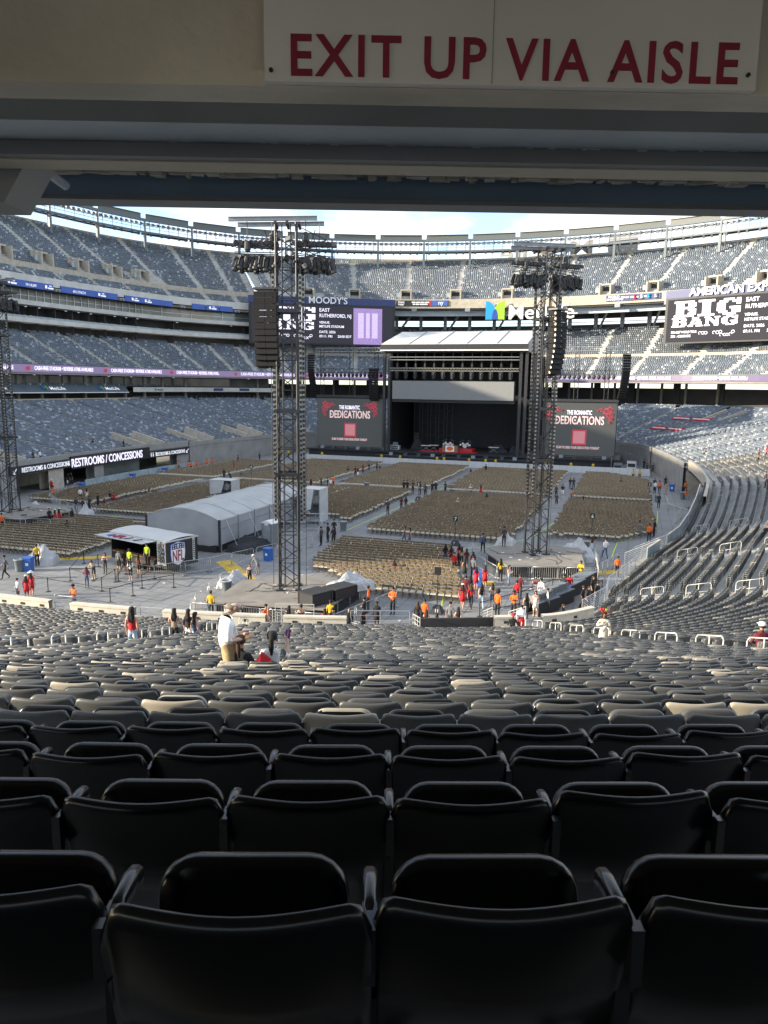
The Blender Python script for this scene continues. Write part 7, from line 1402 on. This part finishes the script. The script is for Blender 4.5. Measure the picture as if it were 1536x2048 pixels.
 (24.66, 98.71, 0, 1.76, 'w s s o 1 k w', 180, 'in white shorts on the right aisle'),
 (23.93, 97.64, 0, 1.72, 's s s p 2 d k', 0, 'behind the cap wearer on the right aisle'),
 (26.12, 94.7, 0, 1.82, 's c s p 3 o k', 100, 'at the edge of the right aisle'),
 (27.67, 92.59, 0, 1.68, 'i l n p 1 p p', 0, 'in pink sitting at the right cross aisle'),
 (24.98, 106.52, 0, 1.75, 's s s p 2 k b', 180, 'of a far pair on the right aisle, in jeans'),
 (25.44, 106.73, 0, 1.75, 's s s p 2 n k', 190, 'of a far pair on the right aisle, in navy'),
 (29.98, 54.82, 0, 1.72, 'c s s p 3 y k', 170, 'in a yellow jacket at the corner of the right deck'),
 (29.16, 50.35, 0, 1.7, 's s s p 2 k w', 150, 'behind the tables at the deck barrier'),
 (29.5, 50.71, 0, 1.68, 's s s p 1 r k', 180, 'in red behind the tables'),
 (31.06, 50.44, 0, 1.72, 's l s p 2 k k', 240, 'as vendor farthest along the tables'),
 (31.42, 49.05, 0, 1.72, 's s s p 2 k k', 230, 'as vendor beside the slatted railing'),
 (30.59, 47.68, 0, 1.72, 's s s p 2 k k', 250, 'as vendor holding a shirt at the grey table'),
 (30.46, 46.02, 0, 1.75, 'b s s p 2 k k', 250, 'as vendor bending over the grey table'),
 (30.93, 47.68, 0, 1.72, 's l s p 2 k k', 240, 'as vendor in the middle of the row'),
 (29.73, 43.35, 0, 1.62, 's l s p 2 k k', 250, 'as vendor by the red shirts'),
 (32.49, 57.0, 0.2, 1.6, 's s s p 3 o k', 200, 'half hidden at the foot of the field stair'),
 (-32.08, 130.6, 0, 1.75, 's s s p 3 y k', 180, 'YELLOW'),
 (-30.46, 130.6, 0, 1.75, 's s s p 3 y k', 180, 'YELLOW'),
 (-23.38, 130.6, 0, 1.75, 's s s p 3 y k', 180, 'YELLOW'),
 (-11.32, 130.6, 0, 1.75, 's s s p 3 y k', 180, 'YELLOW'),
 (-7.7, 130.6, 0, 1.75, 's s s p 3 y k', 180, 'YELLOW'),
 (-0.64, 130.6, 0, 1.75, 's s s p 3 y k', 180, 'YELLOW'),
 (0.67, 130.6, 0, 1.75, 's s s p 3 y k', 180, 'YELLOW'),
 (5.28, 130.6, 0, 1.75, 's s s p 3 y k', 180, 'YELLOW'),
 (8.28, 130.6, 0, 1.75, 's s s p 3 y k', 180, 'YELLOW'),
 (10.08, 130.6, 0, 1.75, 's s s p 3 y k', 180, 'YELLOW'),
 (18.82, 130.6, 0, 1.75, 's s s p 3 y k', 180, 'YELLOW'),
 (23.13, 130.6, 0, 1.75, 's s s p 3 y k', 180, 'YELLOW'),
 (26.8, 130.6, 0, 1.75, 's s s p 3 y k', 180, 'YELLOW'),
 (33.34, 122.16, 0, 1.75, 's s s p 3 y k', 180, 'YELLOW'),
 (34.31, 122.61, 0, 1.75, 's s s p 3 y k', 180, 'YELLOW'),
]
GRM = dict(o='polo shirt', y='jacket')
for (x, y, z, h, code, face, spot) in PEOPLE:
    c = code.split()
    if spot == 'YELLOW': person(x, y, z, h, code, face, 'person in yellow jacket and black trousers posted behind the stage barricade', 'yellow jackets behind the barricade'); continue
    ps = dict(i='seated person', w='walking person', b='bending person').get(c[0], 'person'); person(x, y, z, h, code, face, f"{ps} in {CN[c[5]]} {'dress' if c[3] == 'd' and c[5] == c[6] else 'top'} {spot}")
# those on the near stand
man = person(26.55, 10.83, 8.78, 1.74, 'm b s o 1 w h', 18.5-68, 'standing man in white t-shirt and khaki shorts beside the seated women', hairc=(.20, .16, .12)); Jm = POSES['m'][1]; man.scale = (1.30, 1.42, .99)
gl = MB(); [gl.tube((sx*.035, .16, 1.63-.03), (sx*.035, .165, 1.63-.03), .024, 8) for sx in (-1, 1)]; gl.tube((-.035, .165, 1.60), (.035, .165, 1.60), .004, 4); gl.tube((.06, .16, 1.605), (.095, .05, 1.62), .004, 4); gl.tube((-.06, .16, 1.605), (-.095, .05, 1.62), .004, 4); gl.build('glasses', 'black', man)
for sx in (-1, 1): MB().ico((sx*.092, .075, 1.625), .03, sc=(.4, .8, 1.2)).build('ear', cloth(SK[1], .55), man)
MB().lathe([(.036, -.02), (.038, .02)], (.17, .18, 1.10), 10).build('wristband', 'yellow', man)
person(26.82, 10.78, 8.78, 1.60, 'i p s p 1 k k', 8, 'seated woman in black with brown ponytail below the standing man'); 
w1 = person(27.32, 10.98, 8.78, 1.70, 'j p s p 1 w k', 18, 'seated woman in half red, half white top raising a purple phone')
rs = MB().loft([[(-.30, -.06, .62), (-.30, -.16, .62), (-.30, -.16, .70), (-.30, -.06, .70)], [(-.20, -.10, .55), (-.20, -.17, .55), (-.18, -.15, .92), (-.18, -.06, .92)], [(-.02, -.14, .52), (-.02, -.17, .52), (.0, -.13, .78), (.0, -.10, .78)]]); rs.build('red_panel', 'red', w1)
ph_ = boxpart('smartphone', (0, 0, 0), (.085, .012, .16), mat('phone_case', (.12, .03, .16), .3), None); ph_.location = (27.43, 11.37, 9.84); ph_.rotation_euler = (0, R(8), R(10)); tag(ph_, 'purple cased smartphone held up by the seated woman', 'phone'); MB().box((0, -.008, 0), (.02, .004, .13)).build('pink_stripe', cloth(COLS['p']), ph_)
person(19.40, 17.45, 6.15, 1.58, 's l n o 1 r L', 12, 'young woman in red strapless top and denim shorts walking down the aisle', hairc=(.012, .009, .008))
person(18.05, 21.48, 4.82, 1.56, 'c l n p 1 t k', 20, 'young woman in olive top and black trousers in the aisle', hairc=(.015, .01, .008)); person(18.28, 22.0, 4.65, 1.58, 's l s o 1 k w', 0, 'young woman in black top with white bag strap and white skirt in the aisle', hairc=(.02, .012, .01)); person(18.62, 21.9, 4.60, 1.58, 's l n o 1 b L', 340, 'young woman in blue strapped top and denim shorts with pink bag in the aisle', hairc=(.015, .01, .008))
cw = person(32.46, 25.44, 5.14, 1.56, 'g l l d 3 c c', 195, 'woman in cream gown with white sash and red floral hat on the stand steps', hairc=(.02, .012, .01)); link('gown', shell([ring_(0, 0, .08, .24, .22, 14), ring_(0, 0, .6, .21, .19, 14), ring_(0, 0, 1.02, .16, .13, 14)]).mesh('gown', cloth(COLS['c'])), cw); MB().bar((-.13, .135, 1.40), (.12, .135, 1.02), .02, .09).build('sash', 'paintwhite', cw)
for i, (dx, dz) in enumerate(((-.10, 0), (.0, .03), (.10, .02), (.16, .08), (-.04, .07), (.06, .09))): MB().ico((dx, .03, 1.76+dz), .065, sub=1).build('hat_flower', 'red' if i != 4 else 'lime', cw)
person(27.98, 35.11, 2.07, 1.70, 'i c s p 3 k k', 200, 'seated person in black with bright red cap at the stand front', hairc=(.5, .02, .04)); person(28.38, 35.25, 2.07, 1.72, 'b s l p 1 w r', 10, 'person in white and red patterned jacket bending at the stand front')
person(36.73, 22.04, 6.66, 1.68, 'i w s p 2 m k', 20, 'seated person with white cap by the cream handrails')
for x, y, f_, lb in ((1493, 36, 20, 'seated person in white high in the corner block'), ): person(43.1, 60.2, 3.6, 1.7, 'i s s p 1 w k', 70, lb); person(43.6, 61.6, 3.8, 1.7, 'i l n p 1 t k', 70, 'seated person with bare shoulders beside the one in white')
def on_seat(s_, off): p, n = rp([s_], off); k = (OFF_CAM-1.2-off)/.82; return p[0][0], p[0][1], float(tread(k, np.array([s_]))[0]), math.degrees(math.atan2(n[0][0], -n[0][1]))
for s_, of, code, lb in ((100, 10, 's l s p 1 r k', 'person in red among the right side seats'), (99.2, 9, 's s s p 1 r k', 'person in red shirt next to another in the right side seats'), (92.5, 11.5, 'i s s p 1 k k', 'seated person in black above the field tunnel'), (97, 8.5, 's s s p 2 k k', 'person in black by the pale tunnel parapet'), (76, 6.5, 's s s p 2 n k', 'guard in navy on the corner block steps'), (75.3, 7.0, 's s s p 1 k k', 'guard in black on the corner block steps'), (113, 5, 'i s s p 2 d k', 'seated person in dark grey alone in the right side seats'),
                         (279.5, 1.6, 's l s p 1 w k', 'person in white above the restroom board'), (280.6, 1.8, 's s s p 2 n k', 'person in navy above the restroom board'), (266.5, 8, 'i l s p 1 w k', 'seated person in white amid the left seats'), (264, 5.5, 'i s s p 2 k m', 'seated person in maroon above the wide lettering'), (252.3, 4.2, 'i s s p 2 t k', 'seated person in tan near the arrow board'), (287.3, 4.2, 's l n p 1 p k', 'person in pink by the left stair well'), (261, 2.2, 's s s p 2 k k', 'person in black at the rail over the lettering'), (237, 17, 'i s s p 2 m k', 'seated person in maroon high in the blue seats')):
    x, y, z, f_ = on_seat(s_, of); person(x, y, z, 1.7, code, f_, lb)
sr = thing('stroller', 'dark folding stroller beside the women in red', 'stroller', (-24.2, 57.6, 0), .7); [MB().tube((x, y-.02, .12), (x, y+.02, .12), .12, 10).build('wheel', 'rubber', sr) for x in (-.25, .25) for y in (-.35, .35)]; boxpart('seat', (0, 0, .5), (.45, .5, .12), 'navy', sr); MB().loft([[(-.24, .1+.3*math.cos(a), .75+.3*math.sin(a)) for a in np.linspace(0, 2.2, 6)], [(.24, .1+.3*math.cos(a), .75+.3*math.sin(a)) for a in np.linspace(0, 2.2, 6)]], closed=False, caps=False).build('canopy', 'blackcloth', sr); [MB().tube((x, -.4, 1.05), (x, .35, .12), .02, 5).build('frame', 'steelgrey', sr) for x in (-.22, .22)]; MB().tube((-.22, -.4, 1.05), (.22, -.4, 1.05), .02, 5).build('handle', 'rubber', sr)
bpy.context.view_layer.update()
